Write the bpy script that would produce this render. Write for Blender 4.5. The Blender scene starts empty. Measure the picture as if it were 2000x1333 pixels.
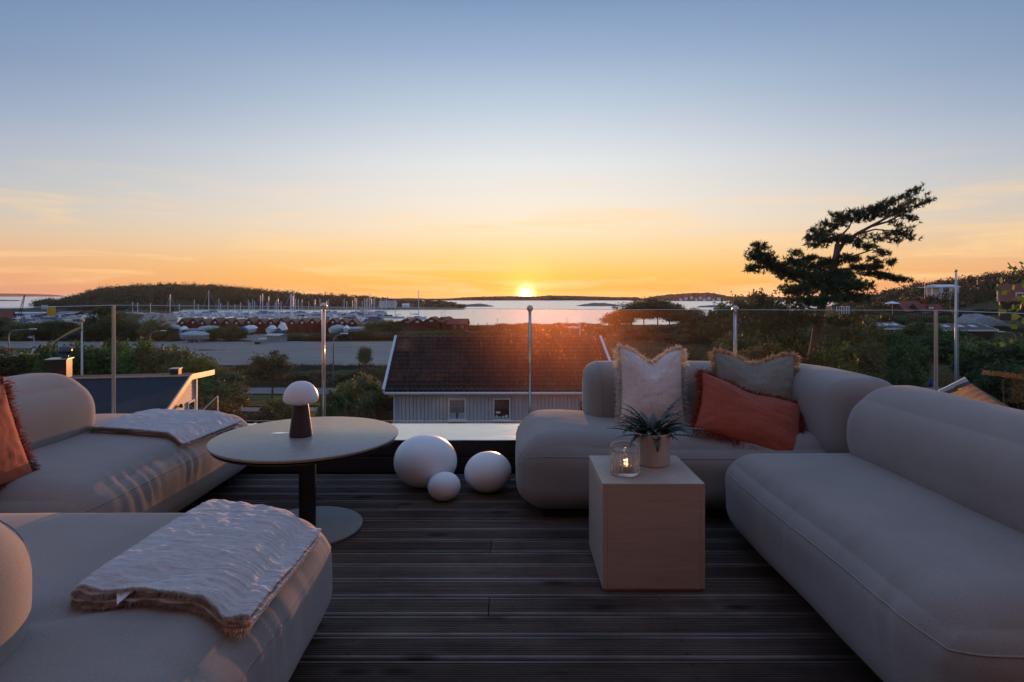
import bpy, math, random
import numpy as np
from mathutils import Vector, Matrix, noise
from mathutils.bvhtree import BVHTree

R = math.radians
SC = bpy.context.scene
COL = SC.collection

# ------------------------------------------------------------------ camera
F, HOR, EYE = 1133.0, 577.0, 1.143          # focal length in photo pixels, eye-level row, eye height above the deck
cam_data = bpy.data.cameras.new('camera')
cam = bpy.data.objects.new('camera', cam_data)
COL.objects.link(cam)
cam_data.sensor_width = 36.0
cam_data.lens = F / 2000 * 36.0
cam_data.shift_y = -(666.5 - HOR) / 2000
cam_data.clip_start = 0.05
cam_data.clip_end = 40000
cam.location = (0, 0, EYE)
cam.rotation_euler = (R(90), 0, 0)
SC.camera = cam

SC.render.engine = 'CYCLES'
SC.cycles.use_denoising = True
SC.cycles.max_bounces = 8
SC.cycles.transparent_max_bounces = 24
SC.cycles.sample_clamp_indirect = 6.0
SC.cycles.caustics_reflective = False
SC.cycles.caustics_refractive = False
vs = SC.view_settings
vs.view_transform = 'Standard'
vs.look = 'None'
vs.exposure = 0.2
vs.gamma = 1.0
vs.use_curve_mapping = False

# ------------------------------------------------------------------ sky
SUN_AZ, SUN_EL = R(1.36), R(0.0)           # where the disc stands, right of straight ahead
def lin(c):
    return tuple(((v / 255) / 12.92 if v / 255 <= 0.04045 else ((v / 255 + 0.055) / 1.055) ** 2.4) for v in c)

world = bpy.data.worlds.new('World')
SC.world = world
world.use_nodes = True
wt = world.node_tree
for n in list(wt.nodes):
    wt.nodes.remove(n)
def wn(kind, **kw):
    n = wt.nodes.new(kind)
    for k, v in kw.items():
        setattr(n, k, v)
    return n
def wmath(op, a, b=None, clamp=False):
    n = wn('ShaderNodeMath', operation=op, use_clamp=clamp)
    for i, v in enumerate((a, b)):
        if v is None:
            continue
        if isinstance(v, (int, float)):
            n.inputs[i].default_value = v
        else:
            wt.links.new(v, n.inputs[i])
    return n.outputs[0]
def wvec(op, a, b):
    n = wn('ShaderNodeVectorMath', operation=op)
    for i, v in enumerate((a, b)):
        if isinstance(v, tuple):
            n.inputs[i].default_value = v
        else:
            wt.links.new(v, n.inputs[i])
    return n
def wramp(fac, stops):
    n = wn('ShaderNodeValToRGB')
    cr = n.color_ramp
    cr.interpolation = 'EASE' if False else 'LINEAR'
    while len(cr.elements) < len(stops):
        cr.elements.new(0.5)
    for el, (p, c) in zip(cr.elements, stops):
        el.position = p
        el.color = (*lin(c), 1)
    wt.links.new(fac, n.inputs[0])
    return n.outputs[0]
def wmix(fac, a, b, mode='MIX'):
    n = wn('ShaderNodeMix', data_type='RGBA', blend_type=mode)
    if isinstance(fac, (int, float)):
        n.inputs[0].default_value = fac
    else:
        wt.links.new(fac, n.inputs[0])
    for i, v in ((6, a), (7, b)):
        if isinstance(v, tuple):
            n.inputs[i].default_value = (*v, 1)
        else:
            wt.links.new(v, n.inputs[i])
    return n.outputs[2]

tc = wn('ShaderNodeTexCoord')
dirn = wvec('NORMALIZE', tc.outputs['Generated'], (0, 0, 0)).outputs[0]
sep = wn('ShaderNodeSeparateXYZ')
wt.links.new(dirn, sep.inputs[0])
elev = wmath('DIVIDE', wmath('ARCSINE', sep.outputs[2]), math.pi / 2)          # 0 horizon .. 1 zenith
def D(deg): return deg / 90
sunward = wramp(elev, [(0.0, (248, 170, 58)), (D(1.9), (252, 193, 88)), (D(3.9), (252, 209, 142)), (D(6.4), (248, 223, 190)), (D(8.9), (238, 227, 212)),
                       (D(12.8), (222, 224, 224)), (D(15.6), (203, 211, 220)), (D(18.4), (182, 198, 213)), (D(22.8), (150, 171, 200)), (D(27), (122, 148, 184)),
                       (D(45), (126, 154, 196)), (D(90), (132, 160, 202))])
away = wramp(elev, [(0.0, (206, 142, 138)), (D(1.4), (220, 156, 134)), (D(2.9), (218, 167, 140)), (D(4.8), (200, 180, 164)), (D(6.7), (178, 178, 178)),
                    (D(8.6), (160, 171, 182)), (D(10.5), (144, 162, 184)), (D(14), (112, 138, 173)), (D(17.6), (92, 122, 164)), (D(24), (88, 118, 160)),
                    (D(45), (112, 141, 186)), (D(90), (132, 160, 202))])
flat = wvec('NORMALIZE', wvec('MULTIPLY', dirn, (1, 1, 0)).outputs[0], (0, 0, 0)).outputs[0]
cosaz = wvec('DOT_PRODUCT', flat, (math.sin(SUN_AZ), math.cos(SUN_AZ), 0)).outputs['Value']
side = wmath('POWER', wmath('MULTIPLY', wmath('ADD', cosaz, 1.0), 0.5, True), 8.5)
sky = wmix(side, away, sunward)
# thin cirrus, brighter than the sky behind it, all round the horizon
mp = wn('ShaderNodeMapping')
mp.inputs['Scale'].default_value = (2.3, 2.3, 25.0)
mp.inputs['Rotation'].default_value = (R(7), R(-9), 0)
wt.links.new(dirn, mp.inputs[0])
cn = wn('ShaderNodeTexNoise')
cn.inputs['Scale'].default_value = 1.7
cn.inputs['Detail'].default_value = 7
cn.inputs['Roughness'].default_value = 0.55
cn.inputs['Distortion'].default_value = 0.5
wt.links.new(mp.outputs[0], cn.inputs['Vector'])
cl = wn('ShaderNodeMapRange')
cl.inputs[1].default_value, cl.inputs[2].default_value = 0.50, 0.74
wt.links.new(cn.outputs['Fac'], cl.inputs[0])
low = wn('ShaderNodeMapRange')
low.inputs[1].default_value, low.inputs[2].default_value = D(12), D(5)
wt.links.new(elev, low.inputs[0])
cfac = wmath('MULTIPLY', wmath('MULTIPLY', cl.outputs[0], low.outputs[0]), 0.8)
sky = wmix(cfac, sky, lin((255, 212, 150)))
# the setting sun: disc and its aureole
sdir = (math.sin(SUN_AZ) * math.cos(SUN_EL), math.cos(SUN_AZ) * math.cos(SUN_EL), math.sin(SUN_EL))
ang = wmath('MULTIPLY', wmath('ARCCOSINE', wmath('MINIMUM', wvec('DOT_PRODUCT', dirn, sdir).outputs['Value'], 1.0)), 180 / math.pi)
def glow(width, power=1.0):
    return wmath('POWER', math.e, wmath('MULTIPLY', wmath('POWER', wmath('DIVIDE', ang, width), power), -1.0))
def addglow(sky, fac, col):
    n = wn('ShaderNodeVectorMath', operation='SCALE')
    n.inputs[0].default_value = col
    wt.links.new(fac, n.inputs['Scale'])
    return wvec('ADD', sky, n.outputs[0]).outputs[0]
sky = addglow(sky, glow(7.0, 1.3), (0.05, 0.035, 0.005))
sky = addglow(sky, glow(1.7, 1.2), (0.62, 0.34, 0.05))
sky = addglow(sky, glow(0.58, 2.0), (7.0, 5.0, 2.4))
below = wmath('LESS_THAN', elev, -0.004)
sky = wmix(below, sky, (0.05, 0.05, 0.055))
bg = wn('ShaderNodeBackground')
wt.links.new(sky, bg.inputs[0])
bg.inputs[1].default_value = 0.95
wo = wn('ShaderNodeOutputWorld')
wt.links.new(bg.outputs[0], wo.inputs[0])

# ------------------------------------------------------------------ the sun lamp
sun_data = bpy.data.lights.new('sun', 'SUN')
sun_data.energy = 5.0
sun_data.angle = R(0.35)
sun_data.color = (1.0, 0.40, 0.16)
sun = bpy.data.objects.new('sun', sun_data)
COL.objects.link(sun)
laz, lel = R(3.0), R(0.23)
sun.rotation_euler = Vector((-math.sin(laz) * math.cos(lel), -math.cos(laz) * math.cos(lel), -math.sin(lel))).to_track_quat('-Z', 'Y').to_euler()
sun.location = (0, 60, 30)

# ------------------------------------------------------------------ helpers
def at(px, py, Y):
    """the point at depth Y seen at a photo pixel"""
    return Vector(((px - 1000) / F * Y, Y, EYE - (py - HOR) / F * Y))

def smooth01(t):
    t = min(1, max(0, t))
    return t * t * (3 - 2 * t)

def interp(x, pts):
    return float(np.interp(x, [p[0] for p in pts], [p[1] for p in pts]))

ONES = ('first second third fourth fifth sixth seventh eighth ninth tenth eleventh twelfth thirteenth fourteenth fifteenth sixteenth '
        'seventeenth eighteenth nineteenth').split()
TENS = {20: 'twent', 30: 'thirt', 40: 'fort', 50: 'fift', 60: 'sixt', 70: 'sevent', 80: 'eight', 90: 'ninet'}
def ordinal(i):
    """1 -> first"""
    if i < 20:
        return ONES[i - 1]
    t, o = i // 10 * 10, i % 10
    return TENS[t] + 'ieth' if o == 0 else TENS[t] + 'y-' + ONES[o - 1]

def thing(name, label, cat, loc=(0, 0, 0), rz=0.0, group=None):
    o = bpy.data.objects.new(name, None)
    o.empty_display_size = 0.1
    COL.objects.link(o)
    o.location = loc
    o.rotation_euler = (0, 0, rz)
    o['label'] = label
    o['category'] = cat
    if group:
        o['group'] = group
    return o

def tag(o, label=None, cat=None, group=None, kind=None):
    for k, v in (('label', label), ('category', cat), ('group', group), ('kind', kind)):
        if v:
            o[k] = v
    return o

def link_mesh(name, me, parent=None, loc=None):
    o = bpy.data.objects.new(name, me)
    COL.objects.link(o)
    if parent is not None:
        o.parent = parent
    if loc is not None:
        o.location = loc
    return o

def np_mesh(name, verts, faces, mats, smooth=False, midx=None):
    """mesh from arrays; faces is an (n,3) or (n,4) array or a list"""
    me = bpy.data.meshes.new(name)
    verts = np.asarray(verts, dtype=np.float32)
    if isinstance(faces, np.ndarray):
        n, k = faces.shape
        me.vertices.add(len(verts))
        me.vertices.foreach_set('co', verts.ravel())
        me.loops.add(n * k)
        me.loops.foreach_set('vertex_index', faces.astype(np.int32).ravel())
        me.polygons.add(n)
        me.polygons.foreach_set('loop_start', np.arange(0, n * k, k, dtype=np.int32))
        me.polygons.foreach_set('loop_total', np.full(n, k, dtype=np.int32))
        me.update(calc_edges=True)
    else:
        me.from_pydata(verts.tolist(), [], faces)
    for m in (mats if isinstance(mats, (list, tuple)) else [mats]):
        me.materials.append(m)
    if midx is not None:
        me.polygons.foreach_set('material_index', np.asarray(midx, dtype=np.int32))
    if smooth:
        me.polygons.foreach_set('use_smooth', np.ones(len(me.polygons), dtype=bool))
    me.update()
    return me

class MB:
    """collects boxes, tubes, lathes and quads into one mesh"""
    def __init__(self, off=(0, 0, 0)):
        self.v, self.f, self.m, self.off = [], [], [], Vector(off)
        self.mi = 0
    def add(self, verts, faces):
        b = len(self.v)
        self.v += [tuple(Vector(p) - self.off) for p in verts]
        self.f += [[b + i for i in f] for f in faces]
        self.m += [self.mi] * len(faces)
        return self
    def box(self, x0, x1, y0, y1, z0, z1):
        c = [(x0, y0, z0), (x1, y0, z0), (x1, y1, z0), (x0, y1, z0), (x0, y0, z1), (x1, y0, z1), (x1, y1, z1), (x0, y1, z1)]
        return self.add(c, [(0, 3, 2, 1), (4, 5, 6, 7), (0, 1, 5, 4), (1, 2, 6, 5), (2, 3, 7, 6), (3, 0, 4, 7)])
    def bevel_box(self, x0, x1, y0, y1, z0, z1, b):
        """a box with chamfered edges"""
        xs, ys, zs = (x0, x1), (y0, y1), (z0, z1)
        vs, idx = [], {}
        for i in (0, 1):
            for j in (0, 1):
                for k in (0, 1):
                    for a in range(3):
                        p = [xs[i], ys[j], zs[k]]
                        s = [1 - 2 * i, 1 - 2 * j, 1 - 2 * k]
                        for q in range(3):
                            if q != a:
                                p[q] += s[q] * b
                        idx[(i, j, k, a)] = len(vs)
                        vs.append(tuple(p))
        fs = []
        for i in (0, 1):
            fs.append([idx[(i, 0, 0, 0)], idx[(i, 1, 0, 0)], idx[(i, 1, 1, 0)], idx[(i, 0, 1, 0)]][::(1 if i else -1)])
            fs.append([idx[(0, i, 0, 1)], idx[(1, i, 0, 1)], idx[(1, i, 1, 1)], idx[(0, i, 1, 1)]][::(-1 if i else 1)])
            fs.append([idx[(0, 0, i, 2)], idx[(1, 0, i, 2)], idx[(1, 1, i, 2)], idx[(0, 1, i, 2)]][::(1 if i else -1)])
        for a in (0, 1):
            for c in (0, 1):
                fs.append([idx[(a, c, 0, 0)], idx[(a, c, 1, 0)], idx[(a, c, 1, 1)], idx[(a, c, 0, 1)]])
                fs.append([idx[(a, 0, c, 0)], idx[(a, 1, c, 0)], idx[(a, 1, c, 2)], idx[(a, 0, c, 2)]])
                fs.append([idx[(0, a, c, 1)], idx[(1, a, c, 1)], idx[(1, a, c, 2)], idx[(0, a, c, 2)]])
        for i in (0, 1):
            for j in (0, 1):
                for k in (0, 1):
                    fs.append([idx[(i, j, k, 0)], idx[(i, j, k, 1)], idx[(i, j, k, 2)]])
        return self.add(vs, fs)
    def bar(self, p, q, w, h=None, up=(0, 0, 1)):
        """a rectangular bar from p to q"""
        p, q = Vector(p), Vector(q)
        d = (q - p).normalized()
        u = d.cross(Vector(up))
        if u.length < 1e-4:
            u = d.cross(Vector((1, 0, 0)))
        u.normalize()
        n = u.cross(d)
        h = w if h is None else h
        c = []
        for e in (p, q):
            for su, sn in ((-1, -1), (1, -1), (1, 1), (-1, 1)):
                c.append(e + u * (su * w / 2) + n * (sn * h / 2))
        return self.add(c, [(0, 1, 2, 3), (7, 6, 5, 4), (0, 4, 5, 1), (1, 5, 6, 2), (2, 6, 7, 3), (3, 7, 4, 0)])
    def tube(self, pts, rad, n=8, caps=True):
        pts = [Vector(p) for p in pts]
        if isinstance(rad, (int, float)):
            rad = [rad] * len(pts)
        vs, fs = [], []
        prev = None
        for i, p in enumerate(pts):
            d = (pts[min(i + 1, len(pts) - 1)] - pts[max(i - 1, 0)]).normalized()
            if prev is None:
                u = d.cross(Vector((0, 0, 1)))
                if u.length < 1e-3:
                    u = d.cross(Vector((0, 1, 0)))
            else:
                u = prev - d * prev.dot(d)
            u.normalize()
            prev = u
            w = d.cross(u)
            for k in range(n):
                a = 2 * math.pi * k / n
                vs.append(p + (u * math.cos(a) + w * math.sin(a)) * rad[i])
        for i in range(len(pts) - 1):
            for k in range(n):
                a, b = i * n + k, i * n + (k + 1) % n
                fs.append((a, b, b + n, a + n))
        if caps:
            fs.append(tuple(range(n - 1, -1, -1)))
            fs.append(tuple(range((len(pts) - 1) * n, len(pts) * n)))
        return self.add(vs, fs)
    def lathe(self, prof, n=32, c=(0, 0, 0), rib=None):
        """prof: list of (radius, z); rib(angle, i) scales the radius"""
        vs, fs = [], []
        for i, (r, z) in enumerate(prof):
            for k in range(n):
                a = 2 * math.pi * k / n
                rr = r * (rib(a, i) if rib else 1)
                vs.append((c[0] + rr * math.cos(a), c[1] + rr * math.sin(a), c[2] + z))
        for i in range(len(prof) - 1):
            for k in range(n):
                a, b = i * n + k, i * n + (k + 1) % n
                fs.append((a, b, b + n, a + n))
        if prof[0][0] > 1e-6:
            fs.append(tuple(range(n - 1, -1, -1)))
        if prof[-1][0] > 1e-6:
            fs.append(tuple(range((len(prof) - 1) * n, len(prof) * n)))
        return self.add(vs, fs)
    def mesh(self, name, mats, smooth=False):
        me = np_mesh(name, self.v, self.f, mats, False, self.m)
        if smooth:
            me.polygons.foreach_set('use_smooth', np.ones(len(me.polygons), dtype=bool))
            if smooth != True:
                me.set_sharp_from_angle(angle=R(smooth))
        return me
    def build(self, name, mats, parent=None, smooth=False, loc=None):
        return link_mesh(name, self.mesh(name, mats, smooth), parent, loc)

def dup(o, parent=None, **kw):
    """a copy of a thing with copies of its parts and sub-parts"""
    c = o.copy()
    COL.objects.link(c)
    if parent is not None:
        c.parent = parent
    for ch in o.children:
        dup(ch, c)
    for k, v in kw.items():
        if k in ('label', 'group', 'category'):
            c[k] = v
        else:
            setattr(c, k, v)
    return c

# ------------------------------------------------------------------ materials
class NT:
    def __init__(self, name):
        self.m = bpy.data.materials.new(name)
        self.m.use_nodes = True
        self.t = self.m.node_tree
        self.p = self.t.nodes['Principled BSDF']
        self.out = self.t.nodes['Material Output']
    def n(self, kind, **kw):
        nd = self.t.nodes.new(kind)
        for k, v in kw.items():
            setattr(nd, k, v)
        return nd
    def set(self, nd, **kw):
        for k, v in kw.items():
            key = k.replace('_', ' ')
            nd.inputs[key].default_value = v
        return nd
    def l(self, a, b):
        self.t.links.new(a, b)
    def coord(self, which='Object', scale=(1, 1, 1), rot=(0, 0, 0)):
        c = self.n('ShaderNodeTexCoord')
        mp = self.n('ShaderNodeMapping')
        mp.inputs['Scale'].default_value = scale
        mp.inputs['Rotation'].default_value = rot
        self.l(c.outputs[which], mp.inputs[0])
        return mp.outputs[0]
    def noise(self, vec, scale, detail=4, rough=0.55, dist=0.0):
        nz = self.n('ShaderNodeTexNoise')
        nz.inputs['Scale'].default_value = scale
        nz.inputs['Detail'].default_value = detail
        nz.inputs['Roughness'].default_value = rough
        nz.inputs['Distortion'].default_value = dist
        self.l(vec, nz.inputs['Vector'])
        return nz.outputs['Fac']
    def ramp(self, fac, stops):
        r = self.n('ShaderNodeValToRGB')
        while len(r.color_ramp.elements) < len(stops):
            r.color_ramp.elements.new(0.5)
        for e, (p, c) in zip(r.color_ramp.elements, stops):
            e.position = p
            e.color = (*c, 1)
        self.l(fac, r.inputs[0])
        return r.outputs[0]
    def mix(self, fac, a, b, mode='MIX'):
        x = self.n('ShaderNodeMix', data_type='RGBA', blend_type=mode)
        for i, v in ((0, fac), (6, a), (7, b)):
            if isinstance(v, (int, float)):
                x.inputs[i].default_value = v
            elif isinstance(v, tuple):
                x.inputs[i].default_value = (*v, 1)
            else:
                self.l(v, x.inputs[i])
        return x.outputs[2]
    def math(self, op, a, b=0.0, clamp=False):
        x = self.n('ShaderNodeMath', operation=op, use_clamp=clamp)
        for i, v in ((0, a), (1, b)):
            if isinstance(v, (int, float)):
                x.inputs[i].default_value = v
            else:
                self.l(v, x.inputs[i])
        return x.outputs[0]
    def bump(self, h, strength=0.3, dist=0.01, prev=None):
        b = self.n('ShaderNodeBump')
        b.inputs['Strength'].default_value = strength
        b.inputs['Distance'].default_value = dist
        self.l(h, b.inputs['Height'])
        if prev is not None:
            self.l(prev, b.inputs['Normal'])
        return b.outputs[0]
    def rand(self):
        return self.n('ShaderNodeObjectInfo').outputs['Random']

def shade(c, k):
    return tuple(min(1, v * k) for v in c)

def simple(name, col, rough=0.6, var=0.25, scale=6.0, bump=0.0, bscale=40.0, bdist=0.01, metal=0.0, spec=0.5, stretch=(1, 1, 1), objvar=0.0, coat=0.0):
    """a plain painted / plastic / stone material with uneven tone and fine relief"""
    t = NT(name)
    v = t.coord('Object', stretch)
    f = t.noise(v, scale, 5)
    c = t.ramp(f, [(0.25, shade(col, 1 - var)), (0.75, shade(col, 1 + var))])
    if objvar:
        mr = t.n('ShaderNodeMapRange')
        mr.inputs[3].default_value, mr.inputs[4].default_value = 1 - objvar, 1 + objvar
        t.l(t.rand(), mr.inputs[0])
        sc_ = t.n('ShaderNodeVectorMath', operation='SCALE')
        t.l(c, sc_.inputs[0])
        t.l(mr.outputs[0], sc_.inputs['Scale'])
        c = sc_.outputs[0]
    t.l(c, t.p.inputs['Base Color'])
    t.set(t.p, Roughness=rough, Metallic=metal, Specular_IOR_Level=spec, Coat_Weight=coat)
    if bump:
        t.l(t.bump(t.noise(v, bscale, 4), bump, bdist), t.p.inputs['Normal'])
    return t.m
# ------------------------------------------------------------------ setting: terrain, water, islands
SEA = -10.4
BASE = [(0, -5.8), (28, -5.6), (42, -6.8), (54, -7.9), (70, -8.8), (85, -9.1), (205, -9.5), (260, -9.6)]
SHORE = [(-400, 470), (60, 482), (90, 640), (318, 640), (345, 222), (560, 214), (760, 206), (900, 203), (1000, 199), (1080, 208), (1150, 205),
         (1300, 215), (1400, 260), (1425, 700), (3000, 700)]
RIDGE = [(60, 600), (85, 591), (130, 578), (200, 557), (250, 553), (310, 550), (420, 552), (480, 558), (560, 565), (600, 571), (650, 571),
         (700, 577), (740, 582), (790, 586), (860, 588), (898, 592), (915, 601)]
RSLOPE = [(1440, 0), (1500, 0.004), (1600, 0.022), (1700, 0.046), (1800, 0.066), (1900, 0.080), (2000, 0.098), (2300, 0.12)]

def ground_z(X, Y):
    Yc = max(Y, 4.0)
    px = 1000 + F * X / Yc
    z = interp(Yc, BASE)
    if Yc > 60:
        z += 0.25 * noise.noise((X * 0.03, Yc * 0.03, 0)) + 0.15 * noise.noise((X * 0.11, Yc * 0.11, 3))
    elif Yc > 30:
        z += 0.12 * noise.noise((X * 0.13, Yc * 0.13, 3))
    if px > 1440 and Yc > 85:
        z += interp(px, RSLOPE) * (min(Yc, 300) - 85)
        z -= max(0, Yc - 300) * 0.25
        z += 1.2 * noise.noise((X * 0.02, Yc * 0.02, 9)) * smooth01((Yc - 100) / 60)
    # near shore
    s = interp(px, SHORE)
    if Yc > s:
        z = max(z - (Yc - s) * 0.3, -12.5)
    # wooded hill and headland beyond the marina
    if 60 < px < 915 and Yc > 470:
        top = EYE - (interp(px, RIDGE) - HOR) / F * 560
        bush = 6.5 * smooth01((760 - px) / 120) + 2.2
        h = top - bush - SEA
        u = (Yc - 484) / 152
        if 0 < u < 1:
            z = max(z, SEA - 0.4 + (h + 0.4) * math.sin(math.pi * u) ** 0.6)
    return z

def G(px, py, y0=10.0, y1=620.0):
    """the ground point seen at a photo pixel"""
    prev = y0
    Y = y0
    while Y < y1:
        p = at(px, py, Y)
        if p.z <= ground_z(p.x, Y):
            a, b = prev, Y
            for _ in range(18):
                m = (a + b) / 2
                q = at(px, py, m)
                if q.z <= ground_z(q.x, m):
                    b = m
                else:
                    a = m
            q = at(px, py, b)
            return Vector((q.x, b, ground_z(q.x, b)))
        prev = Y
        Y *= 1.012
    q = at(px, py, y1)
    return Vector((q.x, y1, q.z))

def on_ground(px, Y):
    x = (px - 1000) / F * Y
    return Vector((x, Y, ground_z(x, Y)))

# --- materials of the ground
def ground_material():
    t = NT('rough_meadow')
    v = t.coord('Object')
    big = t.noise(v, 0.05, 5, 0.6)
    mid = t.noise(v, 0.6, 6, 0.65)
    fine = t.noise(v, 6.0, 5, 0.7)
    c = t.ramp(big, [(0.36, (0.040, 0.050, 0.020)), (0.48, (0.062, 0.064, 0.028)), (0.58, (0.105, 0.086, 0.042)), (0.7, (0.07, 0.055, 0.03))])
    c2 = t.ramp(mid, [(0.35, (0.5, 0.5, 0.46)), (0.65, (1.35, 1.3, 1.2))])
    c = t.mix(1.0, c, c2, 'MULTIPLY')
    c = t.mix(0.35, c, t.ramp(fine, [(0.3, (0.02, 0.025, 0.01)), (0.7, (0.15, 0.14, 0.07))]))
    t.l(c, t.p.inputs['Base Color'])
    t.set(t.p, Roughness=0.95, Specular_IOR_Level=0.15)
    t.l(t.bump(fine, 0.8, 0.15, t.bump(mid, 0.8, 0.5)), t.p.inputs['Normal'])
    return t.m
M_GROUND = ground_material()
rows = [-40, -20, -8, 0, 4] + list(np.geomspace(7, 720, 190))
cols = np.linspace(-1.35, 1.35, 260)
V, FC = [], []
for Y in rows:
    W = max(Y, 30.0) if Y < 30 else Y
    for a in cols:
        X = a * W
        V.append((X, Y, ground_z(X, Y) if Y > 4 else -5.8))
nc = len(cols)
ii = np.arange(len(rows) - 1)[:, None] * nc + np.arange(nc - 1)[None, :]
ii = ii.ravel()
FC = np.stack([ii, ii + 1, ii + 1 + nc, ii + nc], 1)
ground = link_mesh('ground', np_mesh('ground', V, FC, M_GROUND, True))
tag(ground, kind='structure', label='rough meadow and scrub ground falling from the terrace to the shore')

def sheet(name, x0, x1, y0, y1, nx, ny, off, m, warp=None):
    """a surface laid a little above the ground"""
    v = []
    for j in range(ny + 1):
        for i in range(nx + 1):
            X = x0 + (x1 - x0) * i / nx
            Y = y0 + (y1 - y0) * j / ny
            if warp:
                X, Y = warp(X, Y, i / nx, j / ny)
            v.append((X, Y, ground_z(X, Y) + off))
    k = nx + 1
    q = (np.arange(ny)[:, None] * k + np.arange(nx)[None, :]).ravel()
    return link_mesh(name, np_mesh(name, v, np.stack([q, q + 1, q + 1 + k, q + k], 1), m, True))

def gravel_material():
    t = NT('grey_gravel')
    v = t.coord('Object')
    a = t.noise(v, 0.07, 5, 0.6)
    b = t.noise(t.coord('Object', (0.12, 1.2, 1)), 0.9, 5, 0.6)
    f = t.noise(v, 9.0, 4, 0.7)
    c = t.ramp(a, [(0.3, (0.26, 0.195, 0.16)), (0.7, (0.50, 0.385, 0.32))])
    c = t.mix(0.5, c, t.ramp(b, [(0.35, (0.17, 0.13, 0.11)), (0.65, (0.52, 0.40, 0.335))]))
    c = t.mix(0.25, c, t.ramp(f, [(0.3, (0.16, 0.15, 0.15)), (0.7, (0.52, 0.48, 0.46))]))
    t.l(c, t.p.inputs['Base Color'])
    t.set(t.p, Roughness=0.9, Specular_IOR_Level=0.25)
    t.l(t.bump(f, 0.4, 0.05), t.p.inputs['Normal'])
    return t.m
M_GRAVEL = gravel_material()
def lot_edge(X, Y, u, w):
    e = 2.5 * noise.noise((X * 0.06, Y * 0.02, 5)) + 1.0 * noise.noise((X * 0.2, 0, 8))
    return X, Y + e + (8 if w < 0.5 else 0) * smooth01((-40 - X) / 30) + (26 * smooth01((-34 - X) / 14) if w > 0.5 else 0) * 0
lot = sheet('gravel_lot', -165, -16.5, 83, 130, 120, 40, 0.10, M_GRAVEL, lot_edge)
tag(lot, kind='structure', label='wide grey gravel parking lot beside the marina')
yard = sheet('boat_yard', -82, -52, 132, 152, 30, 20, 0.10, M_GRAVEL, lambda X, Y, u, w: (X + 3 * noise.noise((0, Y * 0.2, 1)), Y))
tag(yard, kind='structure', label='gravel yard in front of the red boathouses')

def asphalt_material(name='asphalt', col=(0.16, 0.165, 0.175)):
    t = NT(name)
    v = t.coord('Object')
    c = t.ramp(t.noise(v, 0.4, 6, 0.65), [(0.3, shade(col, 0.75)), (0.7, shade(col, 1.25))])
    f = t.noise(v, 25, 3)
    c = t.mix(0.3, c, t.ramp(f, [(0.3, shade(col, 0.5)), (0.7, shade(col, 1.5))]))
    t.l(c, t.p.inputs['Base Color'])
    t.set(t.p, Roughness=0.8, Specular_IOR_Level=0.4)
    t.l(t.bump(f, 0.3, 0.02), t.p.inputs['Normal'])
    return t.m
M_ASPHALT = asphalt_material()
M_PAINT = simple('road_paint', (0.62, 0.62, 0.60), 0.7, 0.25, 3)
bend = lambda X, Y, u, w: (X, Y + 0.0012 * X * X * (1 if X < 0 else 0.15))
road = sheet('road', -80, 70, 50.6, 56.6, 120, 10, 0.09, M_ASPHALT, bend)
tag(road, kind='structure', label='grey asphalt road crossing below the white house')
for k, yy in enumerate((50.9, 56.2)):
    o = sheet('road_marking', -80, 70, yy, yy + 0.14, 120, 1, 0.104, M_PAINT, bend)
    o.parent = road
path = sheet('footpath', -30, -9.5, 38.0, 40.2, 40, 5, 0.09, M_ASPHALT, lambda X, Y, u, w: (X, Y + 0.03 * (X + 20) ** 2 * 0.2 - 1.5 * u))
tag(path, kind='structure', label='narrow asphalt footpath between the lawn and shrubs')
M_LAWN = simple('mown_grass', (0.060, 0.095, 0.028), 0.95, 0.45, 1.2, 0.8, 14, 0.06, spec=0.1)
lawn = sheet('lawn', -26, -5.5, 40.5, 49.5, 40, 20, 0.08, M_LAWN, lambda X, Y, u, w: (X, Y + 0.8 * noise.noise((X * 0.3, w * 3, 2))))
tag(lawn, kind='structure', label='green mown lawn beside the road')
lawn2 = sheet('lawn', -13, -2, 26, 37, 20, 20, 0.08, M_LAWN, lambda X, Y, u, w: (X + 0.6 * noise.noise((Y * 0.3, u * 3, 2)), Y))
tag(lawn2, kind='structure', label='green garden lawn around the white house')
M_FIELD = simple('dry_grass', (0.20, 0.155, 0.075), 0.95, 0.45, 0.35, 0.9, 5, 0.25, spec=0.1)
field = sheet('field', 14, 58, 82, 124, 60, 40, 0.10, M_FIELD, lambda X, Y, u, w: (X + 4 * noise.noise((Y * 0.08, u * 3, 2)), Y + 4 * noise.noise((X * 0.08, w * 3, 4))))
tag(field, kind='structure', label='golden field of dry grass beyond the white house')
field2 = sheet('field', 41, 56, 61, 76, 20, 20, 0.10, M_FIELD, lambda X, Y, u, w: (X + 2 * noise.noise((Y * 0.2, u * 3, 6)), Y + 2 * noise.noise((X * 0.2, w * 3, 4))))
tag(field2, kind='structure', label='small dry grass meadow behind the right flagpole')

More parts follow.
